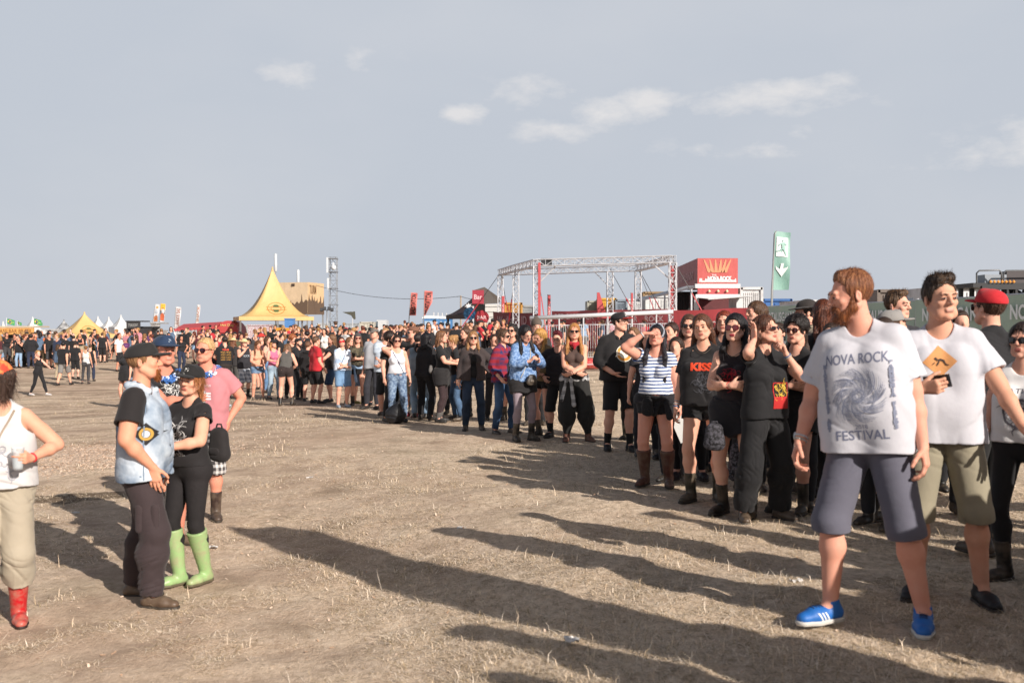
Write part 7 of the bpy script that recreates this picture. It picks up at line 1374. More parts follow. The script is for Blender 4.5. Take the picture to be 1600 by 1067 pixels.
i = person(534, 527, 637, 'woman with red sunglasses, white and blue shirt and denim shorts', rot=14, key='AN', sex='f', b=.5, arms=('crosslow', 'crosslow'), head=(-8, -5, -10), glasses='dark', glassc='#c8242c', lensc='#b8232c', lens=(.03, .024), hair=('mid', '#3c2018', '#6a3a28'), top=('tee', '', mat('blotch', '#dfe4ec', '#a4b8d4', 1.6)), hem=.92, slack=.02, bot=('shorts', '', den('#55779c', '#7d9cbc')), shoes=('sneaker', '#8c98a4'), x={'strap': (1, '#20222c')})
person(519, 523, 628, 'man with long brown hair in black shirt handing something across', rot=-75, b=.2, arms=('give', 'give'), hair=('mid', '#6a4a34', '#95704e'), hairfront=False, top=('tee', '#1d1a1e'), bot=('knee', '', den('#1f3350', '#2f4a6c')), shoes=('sneaker', '#2c2a2c'))
person(494, 526, 631, 'slim boy in red shirt and black shorts seen from the side', rot=118, key='AP', b=0., arms=('hang', ('hang', {'t': (.2, -.14, .9)})), hair=('short', '#5a4030', '#86664a'), top=('tee', '#b8202c'), slv=.6, bot=('shorts', '#1d1c20'), shoes=('sneaker', '#241f20'))
person(481, 534, 628, 'person in black hooded jumper beside the red shirt', rot=150, sex='m', b=.3, hair=('short', '#6a4a38'), top=('hoodie', '#1b1719'), slv=1.6, bot=('shorts', '#1a191c'), shoes=('sneaker', '#2a2526'))
person(467, 527, 625, 'bearded man in black cap and torn black jeans', rot=60, b=.1, hat='capback', hatc='#17161a', beard='full', beardc='#3a2620', beardl=.01, hair=('short', '#2a1e1a'), arms=('hang', 'hold'), top=('jacket', '#151418'), under='#5c5a62', nohood=True, bot=('jeans', '#17171b'), shoes=('boot', '#171517'))
person(455, 523, 622, 'ginger haired man in black shirt looking down', rot=30, head=(20, 18, 0), b=.3, hair=('curly', '#8a4c2c', '#b87848'), top=('tee', '#151417'), bot=('jeans', '#141418'), shoes=('boot', '#151416'), prints=[('text', .05, 1.28, .08, '#c8c4c0', ('OWN', .03))])
i = person(447, 534, 634, 'woman bending forward in grey sleeveless top and short brown shorts, seen from behind', rot=172, key='AT', H=1.66, sex='f', b=.35, lean=26, hunch=18, arms=('hold', 'hold'), hair=('mid', '#6b4a34', '#94704e'), head=(0, 10, 0), top=('tank', '#55524f'), scoop=.0, hem=.98, bot=('hot', '#2f2423'), shoes=('boot', '#1a1716'), socks='#c9c5c0', sockh=.55)
i = person(428, 529, 624, 'woman in black cap, sunglasses and pink top with pale dungarees', rot=30, key='AU', sex='f', b=.3, hat='cap', hatc='#1a1a1f', glasses='dark', arms=('hold', ('hold', {})), hair=('mid', '#a8794c'), top=('tank', '#c86a8a'), bot=('jeans', '', den('#7c93a8', '#a8b8c4')), shoes=('sneaker', '#232022'))
person(403, 532, 624, 'woman in peach top and denim shorts looking down at her hands', rot=24, key='AV', sex='f', b=.35, head=(8, 26, 0), arms=('read', 'read'), hair=('long', '#5c3a26', '#94683f'), top=('tee', '#e0a284'), slv=.3, hem=.98, bot=('hot', '', den('#4a668a', '#8aa2bc')), shoes=('low', '#8a7868'), skin='#dca48c')
person(409, 520, 612, 'person in red sun hat among the front of the queue', rot=-20, depth=33, b=.2, hat='brim', hatc='#c8342c', hair=('short', '#3a2a22'), top=('tank', '#4a2c30'), bot=('shorts', '#2b2a30'))
person(418, 526, 618, 'brown haired woman in blue jeans behind the pink top', rot=60, depth=31, sex='f', hair=('mid', '#4c3426', '#7a5a40'), top=('tank', '#caa898'), bot=('jeans', '', den('#4f7299', '#7291b4')))
i = person(381, 528, 621, 'man in straw hat and checked knee shorts drinking from a cup', rot=30, key='AY', b=.4, hat='straw', hair=('short', '#3a2a20'), arms=('hang', 'drink'), top=('tank', '#25242a'), scoop=.0, bot=('knee', '', mat('plaid', '#6a7280', '#c0c4cc', .7)), shoes=('boot', '#1d1a1a'), prints=[('text', 0, 1.25, .2, '#9aa0a8', ('ROCK', .03, .3))])
person(365, 527, 620, 'long haired man in straw hat seen from behind', rot=160, b=.2, hat='straw', hair=('mid', '#6a4430'), depth=31.5, top=('tee', '#2e2b2c'), bot=('knee', '#4c4a48'), shoes=('boot', '#1d1a1a'))
person(352, 526, 622, 'man with orange print down the back of his black shirt', rot=-165, key='AZ', b=.3, hair=('short', '#2a201c'), arms=('hold', 'hold'), top=('tee', '#17161a'), bot=('cargo', '#2c231f'), shoes=('sneaker', '#262224'), x={'wrap': mat('cloth', '#2a211d'), 'wrapl': .35},
    prints=[('text', 0, 1.38, .2, '#c8452c', ('TOUR', .05, .25), 'back')] + [('text', dx, 1.32 - .045 * k, .13, '#b98a3c', (w_, .02, .16), 'back') for k, w_ in enumerate(('BERLIN', 'WIEN', 'PRAHA', 'LONDON', 'PARIS', 'ROMA')) for dx in (-.08, .08)])
person(337, 532, 620, 'person in sunglasses and black shirt with red and white print', rot=34, key='BA', b=.2, glasses='dark', hair=('short', '#241c1a'), arms=('hang', 'hang'), top=('tee', '#19181c'), bot=('jeans', '#1b1b20'), prints=[('grid', 0, 1.24, .22, '#c03038', lambda x, y: .2 < y < .42), ('grid', 0, 1.24, .22, '#c03038', lambda x, y: -.42 < y < -.2), ('grid', 0, 1.24, .22, '#c8ccd4', lambda x, y: abs(y) < .2)])
# ---------------------------------------------------------------- the group on the left
g_ = 'festival guests chatting on the open ground'
i = person(2, 566, 978, 'woman with orange bandana, white tank top, beige trousers and red rubber boots', rot=-6, key='LA', grp=g_, sex='f', b=.5, arms=(('hold', {'t': (.20, -.21, 1.13), 'h': (1, .7, -.2), 'c': .6}), 'hang'), head=(-62, 4, 0), hat='bandana', hatm=mat('blotch', '#d8402c', '#ee8a4c', .5), hair=('bob', '#3c2a22', '#6a5040'), top=('tank', '#cbc8c8'), scoop=.05, hem=.93, slack=.03,
    bot=('capri', '#a59a88'), shoes=('wellies', '#b8141f'), sole='#2c1d18', feet=[(.10, .05, 10), (.11, -.12, 10)], skin='#d6a288', x={'wrist': [(0, '#d8303a', .02)], 'strap': (1, '#9a8a78')}, prints=[('scrawl', 0, 1.12, .24, '#9a9aa2', (4, 26, .02))])
cup(i, 0, 'clear plastic cup held by the woman in the white tank top', '#9aa6b0')
i = person(226, 530, 941, 'man in pale denim vest with patches, black cap and dark cargo trousers', rot=74, key='LB', grp=g_, b=.5, arms=('hang', ('pocket', {'t': (.205, -.12, .95)})), head=(4, 0, 0), hat='cap', hatc='#1f1d1d', hair=('buzz', '#8a6444', '#a8825c'), beard='goatee', beardc='#8f5226', browc='#8a6444', skin='#d79c80',
    top=('vest', '', mat('denim', '#6c819b', '#cdd5dc')), under='#1c1718', bot=('cargo', '#35292b'), shoes=('low', '#5a4636'), feet=[(.15, .12, 5), (.14, -.08, 15)], seed=21,
    prints=[('outline', .085, 1.17, .15, '#1d1a1c', [(0, .5), (-.5, 0), (0, -.5), (.5, 0)], 'right'), ('rings', .085, 1.17, .10, '#b08c40', [(0, 0, .26, .42)], 'right'), ('rings', .085, 1.17, .115, '#b9bcc0', [(0, 0, .01, .2)], 'right'), ('strokes', .06, 1.12, .5, '#6c7f94', [([(.02, .5), (.03, .2), (.02, -.1), (.03, -.5)], .008)], 'right'), ('strokes', .06, 1.12, .5, '#6c7f94', [([(-.3, -.44), (0, -.45), (.3, -.44)], .008)], 'right'), ('grid', .0, 1.30, .2, '#7c2a34', lambda x, y: abs(x) < .4 and abs(y - .3 + abs(x)) < .12, 'back'), ('grid', 0, 1.12, .26, '#6a5a5c', lambda x, y: abs(x) < .45 and abs(y) < .45, 'back')])
i = person(298, 563, 912, 'woman in black cap and black jeans with lime green rubber boots', rot=-48, key='LC', grp=g_, sex='f', b=.6, hunch=4, lean=-4, arms=(('read', {'t': (.10, -.32, 1.12), 'h': (1, .6, -.4)}), ('hold', {'t': (.10, -.24, 1.22)})), head=(18, 6, 10), hat='cap', hatc='#191718', hair=('pony', '#a8683a', '#cc9060'), top=('tee', '#1a1618'), slv=.34, hem=.96, bot=('leggings', '#1c1819', mat('denim', '#1a1617', '#221e20')), shoes=('wellies', '#8fae74'), sole='#5c5440', skin='#dba68c', feet=[(.06, .10, 5), (.06, -.06, 12)], seed=22,
    prints=[('scrawl', 0, .085, .055, '#d8d6d2', (31, 9, .05), 'cap'), ('scrawl', .01, 1.20, .2, '#cfccca', (12, 60, .022)), ('text', .02, 1.06, .17, '#a39c94', ('Behemoth', .02, .2))])
cup(i, 0, 'pale plastic cup with straw held by the woman in lime green boots', '#a9b8cc')
i = person(258, 519, 868, 'man in navy blue cap and black shirt with white print wearing a blue flower garland', rot=16, key='LD', grp=g_, b=.4, arms=('hang', ('give', {'t': (-.12, -.36, 1.24)})), head=(8, 4, 0), hat='cap', hatc='#1e3350', hair=('short', '#5a4030'), top=('tee', '#1b181b'), slv=.62, bot=('knee', '#2b2628'), shoes=('low', '#5e4a38'), skin='#d28e78', depth=8.6, seed=23, x={'lei': 1, 'wrist': [(1, '#c9c5c0', .02)]},
    prints=[('scrawl', 0, .09, .035, '#a9b8c8', (7, 8, .09), 'cap'), ('scrawl', .02, 1.24, .3, '#dddbd8', (15, 48, .009)), ('scrawl', .04, 1.06, .14, '#dddbd8', (16, 16, .014))])
cup(i, 1, 'small cup of amber drink held by the man with the blue cap', '#d8742c')
i = person(320, 529, 810, 'blond man in pink shirt, sunglasses and checked shorts with flower garland', rot=-14, key='LE', grp=g_, b=.1, arms=(('pocket', {'t': (.22, -.02, .96)}), 'hang'), head=(-16, 0, 0), glasses='dark', lensc='#2c0f18', hair=('buzz', '#c8a070', '#e0c090'), browc='#c8a070', top=('tee', '#bd7a80'), slv=.62, bot=('knee', '', mat('plaid', '#3a3638', '#c9c5c2', 1.4)), socks='#dcd8d4', shoes=('boot', '#3b2a24'), skin='#d8957e', seed=24, feet=[(.12, -.06, 20), (.1, .1, 10)], x={'lei': 1},
    prints=[('text', -.02, 1.30, .2, '#e4cdd0', ('FESTIVAL CREW', .01, .12)), ('text', -.02, 1.2, .2, '#eadadd', ('LIVE', .05, .35))])
person(196, 537, 625, 'person with purple hair and black shirt half hidden behind the denim vest', rot=-60, depth=26.5, grp=g_, sex='f', hair=('bun', '#5a2c5c', '#8a4a88'), top=('tee', '#1b1a1e'), bot=('skirt', '#1a191c'), arms=('hang', 'hip'))
print('people', time.time() - T0, flush=True)
# people who wait just outside the picture, to the right of the camera; only their shadows reach into it
for k, (x, y, h, r_, lab) in enumerate(((1.97, 2.93, 1.8, -60, 'nearest to the bearded man'), (2.9, 2.3, 1.84, -80, 'second from the bearded man'), (2.85, 1.25, 1.78, -50, 'behind the nearest one'), (3.5, 1.5, 1.8, -30, 'third from the bearded man'), (4.25, 2.35, 1.82, -60, 'in the middle of the unseen row'), (4.3, .9, 1.8, -40, 'nearest to the camera'), (4.85, 3.0, 1.8, 0, 'farthest to the right'), (3.75, 4.35, 1.78, -20, 'beside the woman in the tiger print top'), (4.35, 5.1, 1.8, 10, 'behind the one beside the tiger print top'), (4.9, 4.2, 1.74, 0, 'two rows out'), (4.6, 6.3, 1.82, 20, 'level with the red cap'), (5.4, 5.6, 1.76, 0, 'three rows out'), (5.5, 7.2, 1.8, 0, 'farther back by the fence'), (3.95, 3.35, 1.7, 0, 'between the flag and the tiger print top'), (5.9, 4.9, 1.8, 0, 'four rows out'), (6.3, 6.6, 1.8, 0, 'outermost by the fence'), (5.6, 3.4, 1.8, 0, 'outermost near the flag'))):
    q = dict(H=h, b=.3, seed=200 + k, hair=('short', '#33241c'), top=('tee', '#26252a'), bot=('knee', '#3a3a40'))
    r, info = build_person(q, .02, 0); r.location = (x, y, tz(x, y)); r.rotation_euler.z = R(r_ + 180)
    tag(r, 'unseen waiting person beyond the right edge, ' + lab, 'person', 'people waiting beyond the right edge')

# people packed in the inner rows of the queue, of whom only slivers show
for k, (x, y, h, sx_, top_, lab) in enumerate(((2.95, 7.9, 1.66, 'm', '#1c1b1f', 'behind the phone holder'), (3.65, 8.5, 1.72, 'm', '#2a2a30', 'behind the red cap'), (3.0, 9.3, 1.64, 'f', '#1b1a1e', 'behind the grey cap'), (4.3, 9.6, 1.75, 'm', '#2c3038', 'by the fence behind the red cap'), (2.35, 9.9, 1.58, 'f', '#19181c', 'behind the curly haired woman'), (2.9, 10.8, 1.66, 'm', '#232226', 'behind the brimmed hat'), (2.1, 11.9, 1.6, 'f', '#1c1b20', 'behind the tall long haired man'), (1.72, 10.4, 1.52, 'f', '#1d1c22', 'behind the frowning woman'), (4.4, 7.6, 1.74, 'm', '#1d1c20', 'right of the red cap'), (2.5, 8.75, 1.6, 'f', '#201f24', 'left of the grey cap'), (2.02, 11.1, 1.6, 'm', '#1a191d', 'behind the sunglasses and tank top'), (1.72, 12.7, 1.58, 'f', '#1e1d22', 'third row behind the frowning woman'), (2.35, 12.8, 1.66, 'm', '#26252b', 'third row behind the long haired man'), (2.9, 12.4, 1.66, 'm', '#1c1b20', 'in the third row near the exit flag'), (1.95, 14.2, 1.6, 'm', '#222126', 'in the fourth row'), (.42, 17.3, 1.6, 'f', '#1c1b20', 'behind the blond woman with the neckerchief'), (-.35, 18.6, 1.6, 'm', '#232228', 'behind the blue jumper'), (-1.2, 20.3, 1.62, 'm', '#1a191e', 'behind the low bun'), (-2.4, 22.0, 1.6, 'f', '#201f24', 'behind the white tank top'), (3.6, 11.6, 1.7, 'm', '#26252a', 'far row by the fence'))):
    q = dict(H=h, b=.2, sex=sx_, seed=260 + k, hair=('short' if sx_ == 'm' else 'mid', '#33241c'), top=('tee', top_), bot=('jeans', '#1d1d22'), shoes=('boot', '#1c1917'))
    r, info = build_person(q, .017, 0); r.location = (x, y, tz(x, y)); r.rotation_euler.z = R(k * 37 % 60 - 30) + toward(x, y)
    tag(r, 'dark clothed person almost hidden in the queue, ' + lab, 'person', 'people waiting in the long queue')

for k, (x, y, h) in enumerate(((3.3, 2.1, 1.76), (3.8, 1.95, 1.8), (4.45, 3.0, 1.74), (4.35, 3.7, 1.8), (5.2, 3.9, 1.7), (3.0, 1.75, 1.8), (5.0, 5.0, 1.78), (2.5, .9, 1.8), (4.0, 4.75, 1.72), (3.58, 3.38, 1.8), (3.8, 3.85, 1.78), (3.62, 2.25, 1.8), (4.12, 3.05, 1.8), (2.62, 1.95, 1.82), (4.65, 2.1, 1.85), (4.85, 2.5, 1.85), (2.15, 2.08, 1.8), (2.34, 2.5, 1.76), (2.75, 2.0, 1.8), (2.55, 1.5, 1.82), (3.05, 2.75, 1.75), (3.35, 1.2, 1.8), (3.2, 3.75, 1.78), (2.62, 2.9, 1.74), (4.6, 4.6, 1.8))):
    q = dict(H=h, b=.8, seed=290 + k, hair=('short', '#33241c'), top=('tee', '#26252a'), bot=('knee', '#3a3a40'))  # broad unseen figures, added to thicken the shadows at the lower right
    r, info = build_person(q, .024, 0); r.location = (x, y, tz(x, y)); r.rotation_euler.z = R(k * 50)
    tag(r, 'unseen waiting person beyond the right edge, in the dense inner rows', 'person', 'people waiting beyond the right edge')
# ---------------------------------------------------------------- the far crowd: fourteen figures, each copied with its parts
TPL = []
def tpl(**q):
    q.setdefault('H', 1.75); r, info = build_person(q, .024, 0); r.location = (0, -500, 0); TPL.append((r, q)); return r
tpl(seed=301, b=.3, hair=('short', '#2c211b'), top=('tee', '#1b1a1e'), bot=('knee', '#4a4844'))
tpl(seed=302, sex='f', b=.3, hair=('mid', '#4a3426'), top=('tank', '#1c1b20'), bot=('hot', '#28303c'), shoes=('boot', '#1c1917'), arms=('cross', 'cross'))
tpl(seed=303, b=.5, hat='cap', hatc='#1a191d', hair=('short', '#2c211b'), top=('tee', '#3a3a40'), bot=('knee', '#28272a'), arms=('hang', 'hold'))
tpl(seed=304, sex='f', b=.2, hair=('long', '#7a5638'), top=('tee', '#6a7a8c'), bot=('jeans', '#2c3c54'), arms=('hip', 'hang'))
tpl(seed=305, b=.2, hair=('buzz', '#5a4030'), top=('tank', '#1b1a1e'), bot=('jeans', '#22242c'), arms=('drink', 'hang'))
tpl(seed=306, b=.3, hair=('curly', '#3a2a20'), top=('hoodie', '#1c1b1f'), bot=('jeans', '#26303e'), arms=('pocket', 'pocket'))
tpl(seed=307, sex='f', b=.4, hair=('pony', '#5a3c28'), top=('tee', '#8a2a34'), bot=('shorts', '#202024'), feet=[(.1, -.28, 5), (.1, .25, 5)], arms=('back', 'fwd'))
tpl(seed=308, b=.3, hair=('short', '#6a4a34'), top=('tee', '#202024'), bot=('shorts', '#6a675f'), feet=[(.11, .26, 5), (.11, -.26, 5)], arms=('fwd', 'back'))
tpl(seed=309, b=.1, hair=('mid', '#3c2a20'), top=('vest', '#4c6078', mat('denim', '#4c6078')), bot=('jeans', '#202228'), arms=('hang', 'hold'))
tpl(seed=310, sex='f', b=.1, hair=('bun', '#8a6040'), top=('tank', '#b8b4b0'), bot=('leggings', '#1a1a1e'), arms=('hold', 'hang'))
tpl(seed=311, sex='f', b=.25, hair=('bun', '#8a6040'), top=('tank', '#17161a'), bot=('leggings', '#151418'), shoes=('sneaker', '#c8c4c4'), sole='#c8c4c4', feet=[(.1, -.3, 5), (.1, .27, 5)], arms=('give', 'neck'), head=(-20, 0, 0))
KIND = {0: 'person', 1: 'person'}
def kids(o): return [c for c in COL.objects if c.parent == o]
TP = [(r, [(c, [g_ for g_ in c.children]) for c in r.children]) for r, q in TPL]
COLS = {'black': '#17161a', 'dark grey': '#3c3b3e', 'white': '#d2d0ce', 'red': '#b02832', 'navy blue': '#232c44', 'pale blue': '#8aa4c0', 'olive green': '#4a4c34', 'brown': '#4c372c', 'grey': '#7d7a78', 'maroon': '#561c26', 'pink': '#c4808a', 'orange': '#c2683a', 'purple': '#54305c', 'beige': '#a89880'}
SKIN = ['#d8a890', '#cf9c84', '#dcb09c', '#c89078']
cr = random.Random(12); USED = {}
def spawn(ti, x, y, h, rz, top, bot, region, grp):
    r, ch = TP[ti]; n = r.copy(); COL.objects.link(n); n.location = (x, y, tz(x, y)); n.rotation_euler.z = rz; k = h / 1.75; n.scale = (k * cr.uniform(.95, 1.08), k * cr.uniform(.95, 1.08), k); sk = mat('skin', cr.choice(SKIN)); hm = mat('hair', cr.choice(['#2a1e18', '#1c1516', '#4a3424', '#7a5636', '#9a7448', '#5a2a1c']))
    for c, gs in ch:
        d = c.copy(); COL.objects.link(d); d.parent = n; nm = c.name.split('.')[0]
        m = {'body': sk, 'hair': hm, 'shirt': mat('cloth', COLS[top]), 'tank_top': mat('cloth', COLS[top]), 'hoodie': mat('cloth', COLS[top]), 'shorts': mat('cloth', COLS[bot]), 'trousers': mat('cloth', COLS[bot]), 'leggings': mat('cloth', COLS[bot])}.get(nm)
        if m: d.material_slots[0].link = 'OBJECT'; d.material_slots[0].material = m
        for g_ in gs: e = g_.copy(); COL.objects.link(e); e.parent = d
    face = ['seen frontally', 'turned right', 'back turned', 'turned left'][int(((math.degrees(rz) + 45) % 360) // 90)]
    low = 'shorts' if any(c.name.startswith('shorts') for c, _ in ch) else 'trousers'
    lab = 'distant person, %s top, %s %s, %s, %s' % (top, bot, low, face, region)
    tag(n, lab, 'person', grp); USED.setdefault(lab, []).append(n); return n
def zone(px0, px1, Y0, Y1, n, region, grp, toward_=None, tops=None, walk=False, dmin=.62, hfun=None, hs=1.):
    pts = []; tr_ = 0
    tops = tops or ['black'] * 14 + ['dark grey', 'white', 'red', 'navy blue', 'pale blue', 'grey', 'maroon', 'brown', 'olive green', 'pink', 'orange', 'purple', 'beige']
    while len(pts) < n and tr_ < 6000:
        tr_ += 1; px = cr.uniform(px0, px1); Y = Y0 + (Y1 - Y0) * cr.random() ** 1.1; x = (px - 800) / FPX * Y
        if any((x - a) ** 2 + (Y - b) ** 2 < dmin ** 2 for a, b in pts): continue
        pts.append((x, Y))
        for _ in range(12):
            ti = cr.choice([6, 7] if walk else [0, 0, 1, 2, 2, 3, 4, 5, 8, 9, 7]); rz = R(cr.choice([0, 40, 90, 150, 180, 200, 270, 300]) + cr.uniform(-20, 20)) if toward_ is None else R(toward_ + cr.uniform(-50, 50)); top = cr.choice(tops); bot = cr.choice(['black', 'dark grey', 'navy blue', 'beige', 'grey', 'brown', 'pale blue', 'olive green', 'black'])
            face = ['seen frontally', 'turned right', 'back turned', 'turned left'][int(((math.degrees(rz) + 45) % 360) // 90)]; low = 'shorts' if ti in (0, 1, 2, 6, 7) else 'trousers'
            if 'distant person, %s top, %s %s, %s, %s' % (top, bot, low, face, region) not in USED: break
        spawn(ti, x, Y, cr.uniform(1.6, 1.88) * hs, rz, top, bot, region, grp)
g1 = 'crowd in the distance'
zone(-8, 66, 51, 58, 24, 'before the orange bar', g1)
zone(66, 190, 50, 66, 22, 'by the small yellow tent', g1)
zone(185, 345, 46, 72, 36, 'behind the denim vest', g1)
zone(345, 500, 40, 64, 46, 'near the large yellow tent', g1)
zone(480, 660, 42, 60, 52, 'left of the toilets', g1, tops=['black'] * 14 + ['dark grey', 'white', 'red', 'grey', 'brown', 'navy blue'])
zone(655, 800, 40, 58, 38, 'before the dark booth', g1, tops=['black'] * 12 + ['dark grey', 'white', 'red', 'red', 'grey', 'brown'])
zone(850, 1045, 46, 54, 20, 'behind the white rail', g1)
# people who stand out one by one
def one(px, y0, y1, ti, rot, top, bot, label, grp=None):
    G = on_ground(px, y1); h = W(px, y0, G.y).z - G.z; h = max(1.5, min(1.95, h)); n = spawn(ti, G.x, G.y, h, R(rot), top, bot, 'x', g1); n['label'] = label; n.location = G
    if grp: n['group'] = grp
    return n
gwk = 'people walking over the open ground'
for a in ((205, 533, 602, 7, 172, 'black', 'grey', 'walking man seen from behind in black shirt and grey shorts'), (231, 535, 590, 2, 185, 'black', 'black', 'person seen from behind in black shirt with grey stripe, left of the white top'), (268, 542, 600, 9, 190, 'white', 'dark grey', 'woman walking away in white top and dark grey trousers') if False else (130, 534, 586, 2, 185, 'black', 'black', 'person in black seen from behind, just right of the man in grey shorts')): pass
for a in ((100, 533, 602, 7, 172, 'black', 'grey', 'man walking away in black shirt and grey shorts'), (91, 541, 594, 8, 150, 'dark grey', 'beige', 'person in patterned vest and beige bottoms left of the grey shorts'), (118, 534, 592, 0, 185, 'black', 'black', 'person seen from behind in black shirt and black shorts'), (134, 543, 600, 9, 188, 'white', 'dark grey', 'woman walking away in white top and dark grey leggings'), (142, 538, 596, 4, 190, 'black', 'navy blue', 'man walking away in black shirt and jeans beside the white top'), (60, 546, 618, 10, 70, 'black', 'black', 'woman in black with white shoes walking to the right'),
          (154, 523, 563, 3, 170, 'pale blue', 'navy blue', 'person in blue shirt standing by the small yellow tent'), (165, 522, 560, 0, 190, 'navy blue', 'black', 'man in navy shirt right of the one in blue by the small yellow tent'), (24, 522, 568, 0, 175, 'olive green', 'dark grey', 'man in dark green shirt and shorts with his back turned before the bar'), (42, 522, 568, 1, 180, 'black', 'black', 'woman with long hair in black top and shorts before the bar'), (57, 519, 566, 0, 182, 'pale blue', 'navy blue', 'tall man in pale blue shirt and navy shorts before the bar'),
          (538, 504, 552, 0, 180, 'red', 'dark grey', 'person in plain red shirt seen from behind in the far crowd'), (525, 502, 552, 5, 200, 'grey', 'grey', 'person in grey top beside the red shirt in the far crowd'), (633, 500, 550, 0, 180, 'grey', 'navy blue', 'man in grey shirt seen from behind left of the toilets'), (679, 494, 552, 2, 60, 'white', 'black', 'man in white shirt and cap before the toilets'), (770, 498, 556, 0, 200, 'red', 'black', 'person in red shirt bending beside the dark booth'), (757, 503, 556, 4, 10, 'black', 'black', 'person with hands on head before the dark booth')): one(*a)
for lab, ns in USED.items():
    pass
for r, _ in TPL:   # the originals take a place in the crowd as well
    pass
spots = ((512, 53), (604, 52), (355, 50), (398, 54), (445, 52), (470, 50), (566, 56), (620, 54), (700, 52), (730, 50), (648, 57))
for (r, q), (px, Y) in zip(TPL, spots):
    x = (px - 800) / FPX * Y; r.location = (x, Y, tz(x, Y)); r.rotation_euler.z = R(px * 7 % 360); k = TPL.index((r, q)); 
    tag(r, 'distant person %s behind the queue' % ['in black shirt and olive grey knee shorts', 'in black tank top with arms folded', 'in grey shirt with black cap', 'with long brown hair in dull blue shirt', 'in black vest raising a cup', 'with curly hair in black hooded jumper', 'in dark red shirt taking a long stride', 'in black shirt and light grey shorts mid stride', 'in blue denim vest', 'with fair bun in pale tank top', 'in black walking with an arm raised'][k], 'person', g1)
# ---------------------------------------------------------------- litter
def litter(px, py, kind, label):
    G = on_ground(px, py); rs = random.Random(px)
    if kind == 'paper':
        n = 7; V = [(G.x + (i / n - .5) * .085 + rs.uniform(-.006, .006), G.y + (j / n - .5) * .07 + rs.uniform(-.006, .006), G.z + .01 + rs.uniform(0, .02)) for i in range(n) for j in range(n)]; F = [(i * n + j, (i + 1) * n + j, (i + 1) * n + j + 1, i * n + j + 1) for i in range(n - 1) for j in range(n - 1)]
        nv = len(V); o = mesh_np('crumpled_paper', V + [(x, y, z - .003) for x, y, z in V], F + [tuple(reversed([a + nv for a in f])) for f in F], mat('plain', '#d8d4d0')); tag(o, label, 'litter', 'litter on the ground')
    else:
        mb = MB(); mb.lathe([(.0, 0), (.03, 0), (.038, .12), (.036, .12), (.028, .005), (0, .005)], 12, (0, 0, 0), Matrix.Rotation(R(82), 3, 'X')); o = mb.build('discarded_cup', mat('clear', '#c8d4e0', p=.6), None, True); o.location = G + Z_ * .04; o.rotation_euler.z = rs.uniform(0, 6); tag(o, label, 'cup', 'litter on the ground')
litter(485, 748, 'paper', 'crumpled white tissue alone on the sunlit ground'); litter(361, 636, 'cup', 'crushed clear cup near the man in the pink shirt'); litter(722, 827, 'paper', 'scrap of pale paper in the long narrow shadow'); litter(809, 690, 'paper', 'white paper strip at the feet of the woman in the blue jumper'); litter(895, 1003, 'paper', 'pale scrap in the broad shadow at the bottom'); litter(120, 803, 'paper', 'grey paper scrap behind the woman in red boots'); litter(1247, 911, 'paper', 'small white scrap left of the blue trainers'); litter(335, 857, 'paper', 'tiny pale scrap beside the lime green boots')
# black rubbish bag by the feet of the woman in the white tank top
G = on_ground(621, 660); G.y -= .35; G.z = tz(G.x, G.y); r = empty('rubbish_bag', G); tag(r, 'crumpled black rubbish bag at the feet of the woman in the white tank top', 'bag'); S_ = SDF((ell((0, 0, .17), (.19, .15, .18)), '+', 0), (cap((.02, 0, .26), (.06, 0, .38), .07, .03), '+', .08)); S_.disp = folds(5, .035, 48); S_.add(plane((0, 0, .0), (0, 0, -1)), .01, '&'); sdf_obj('bag_body', S_, mat('plain', '#15151a'), .014, r)
def at(info, p): return wpt(info, info['Fc'].pt(*p)), info['M'].to_3x3() @ info['Fc'].R
def bag_on(info, p, w, h, d, label, m, rz=0, **k): c_, R_ = at(info, p); return bag(c_, w, h, d, label, m, rz=math.atan2(R_[1][0], R_[0][0]) + rz, **k)
bag_on(PEOPLE['AB'], (-.02, .2, 1.02), .16, .09, .08, 'grey belt bag on the back of the woman in profile', mat('cloth', '#6a6664'), name='belt_bag')
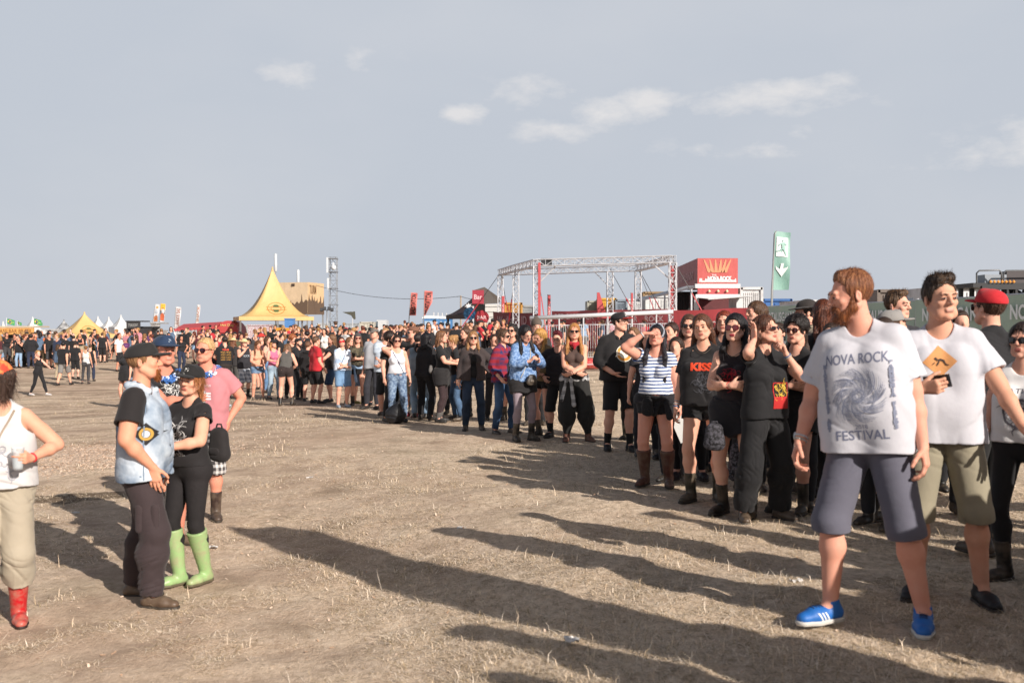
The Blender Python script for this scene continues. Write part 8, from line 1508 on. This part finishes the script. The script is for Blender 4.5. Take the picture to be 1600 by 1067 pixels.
bag_on(PEOPLE['AU'], (.12, .2, 1.08), .24, .32, .13, 'olive green rucksack beside the woman in pink', mat('cloth', '#5c5a3c'), name='rucksack')
bag_on(PEOPLE['AE'], (.0, .2, 1.2), .24, .32, .13, 'black rucksack on the back of the man in the brown cap', mat('cloth', '#18171b'), name='rucksack')
bag_on(PEOPLE['LC'], (.20, .13, 1.12), .17, .24, .12, 'soft black bag hanging behind the woman in lime green boots', mat('cloth', '#1f1b1c'), name='shoulder_bag')
bag_on(PEOPLE['V'], (.02, -.23, .95), .17, .09, .06, 'small black handbag with pale edge in front of the blue jumper', mat('leather', '#1b1a1e'), name='handbag')
bag_on(PEOPLE['N'], (-.06, -.22, .88), .12, .17, .05, 'black neck pouch hanging in front of the striped top', mat('cloth', '#151418'), name='pouch')
p, d_, t_, n_ = hand(PEOPLE['K'], 0); bag(p + Vector((.10, -.03, -.38)), .22, .36, .14, 'black and grey checked bag held low by the frowning woman', mat('blotch', '#1a191d', '#6a6870', .3), name='cloth_bag')
p, d_, t_, n_ = hand(PEOPLE['J'], 1); bag(PEOPLE['J']['M'].translation + Vector((-.22, -.16, .70)), .17, .20, .09, 'small black patterned bag hanging between two women in black', mat('blotch', '#131216', '#4a4850', .35), name='shoulder_bag')
p, d_, t_, n_ = hand(PEOPLE['AB'], 0); S_ = SDF((ell((0, 0, -.16), (.10, .07, .15)), '+', 0), (cap((0, 0, -.05), (0, 0, .02), .04, .02), '+', .05)); S_.disp = folds(9, .012, 70); r = empty('plastic_bag', p + Vector((.12, -.05, -.02))); tag(r, 'clear plastic bag hanging from the hand near the low bun', 'bag'); sdf_obj('bag_film', S_, mat('clear', '#c8d0d6', p=.6), .014, r)
# shape of folded paper held between the striped top and the red letters
p, d_, t_, n_ = hand(PEOPLE['N'], 0); mb = MB(); mb.prism([(-.02, .03), (.05, .0), (.09, -.26), (.03, -.28), (-.04, -.12)], (0, 0, 0), X_, Z_, .02); o = mb.build('folded_paper', mat('plain', '#c9c9c6')); o.location = p; tag(o, 'folded white paper hanging from the hand of the woman in stripes', 'paper')
print('crowd', len(USED), time.time() - T0, flush=True)
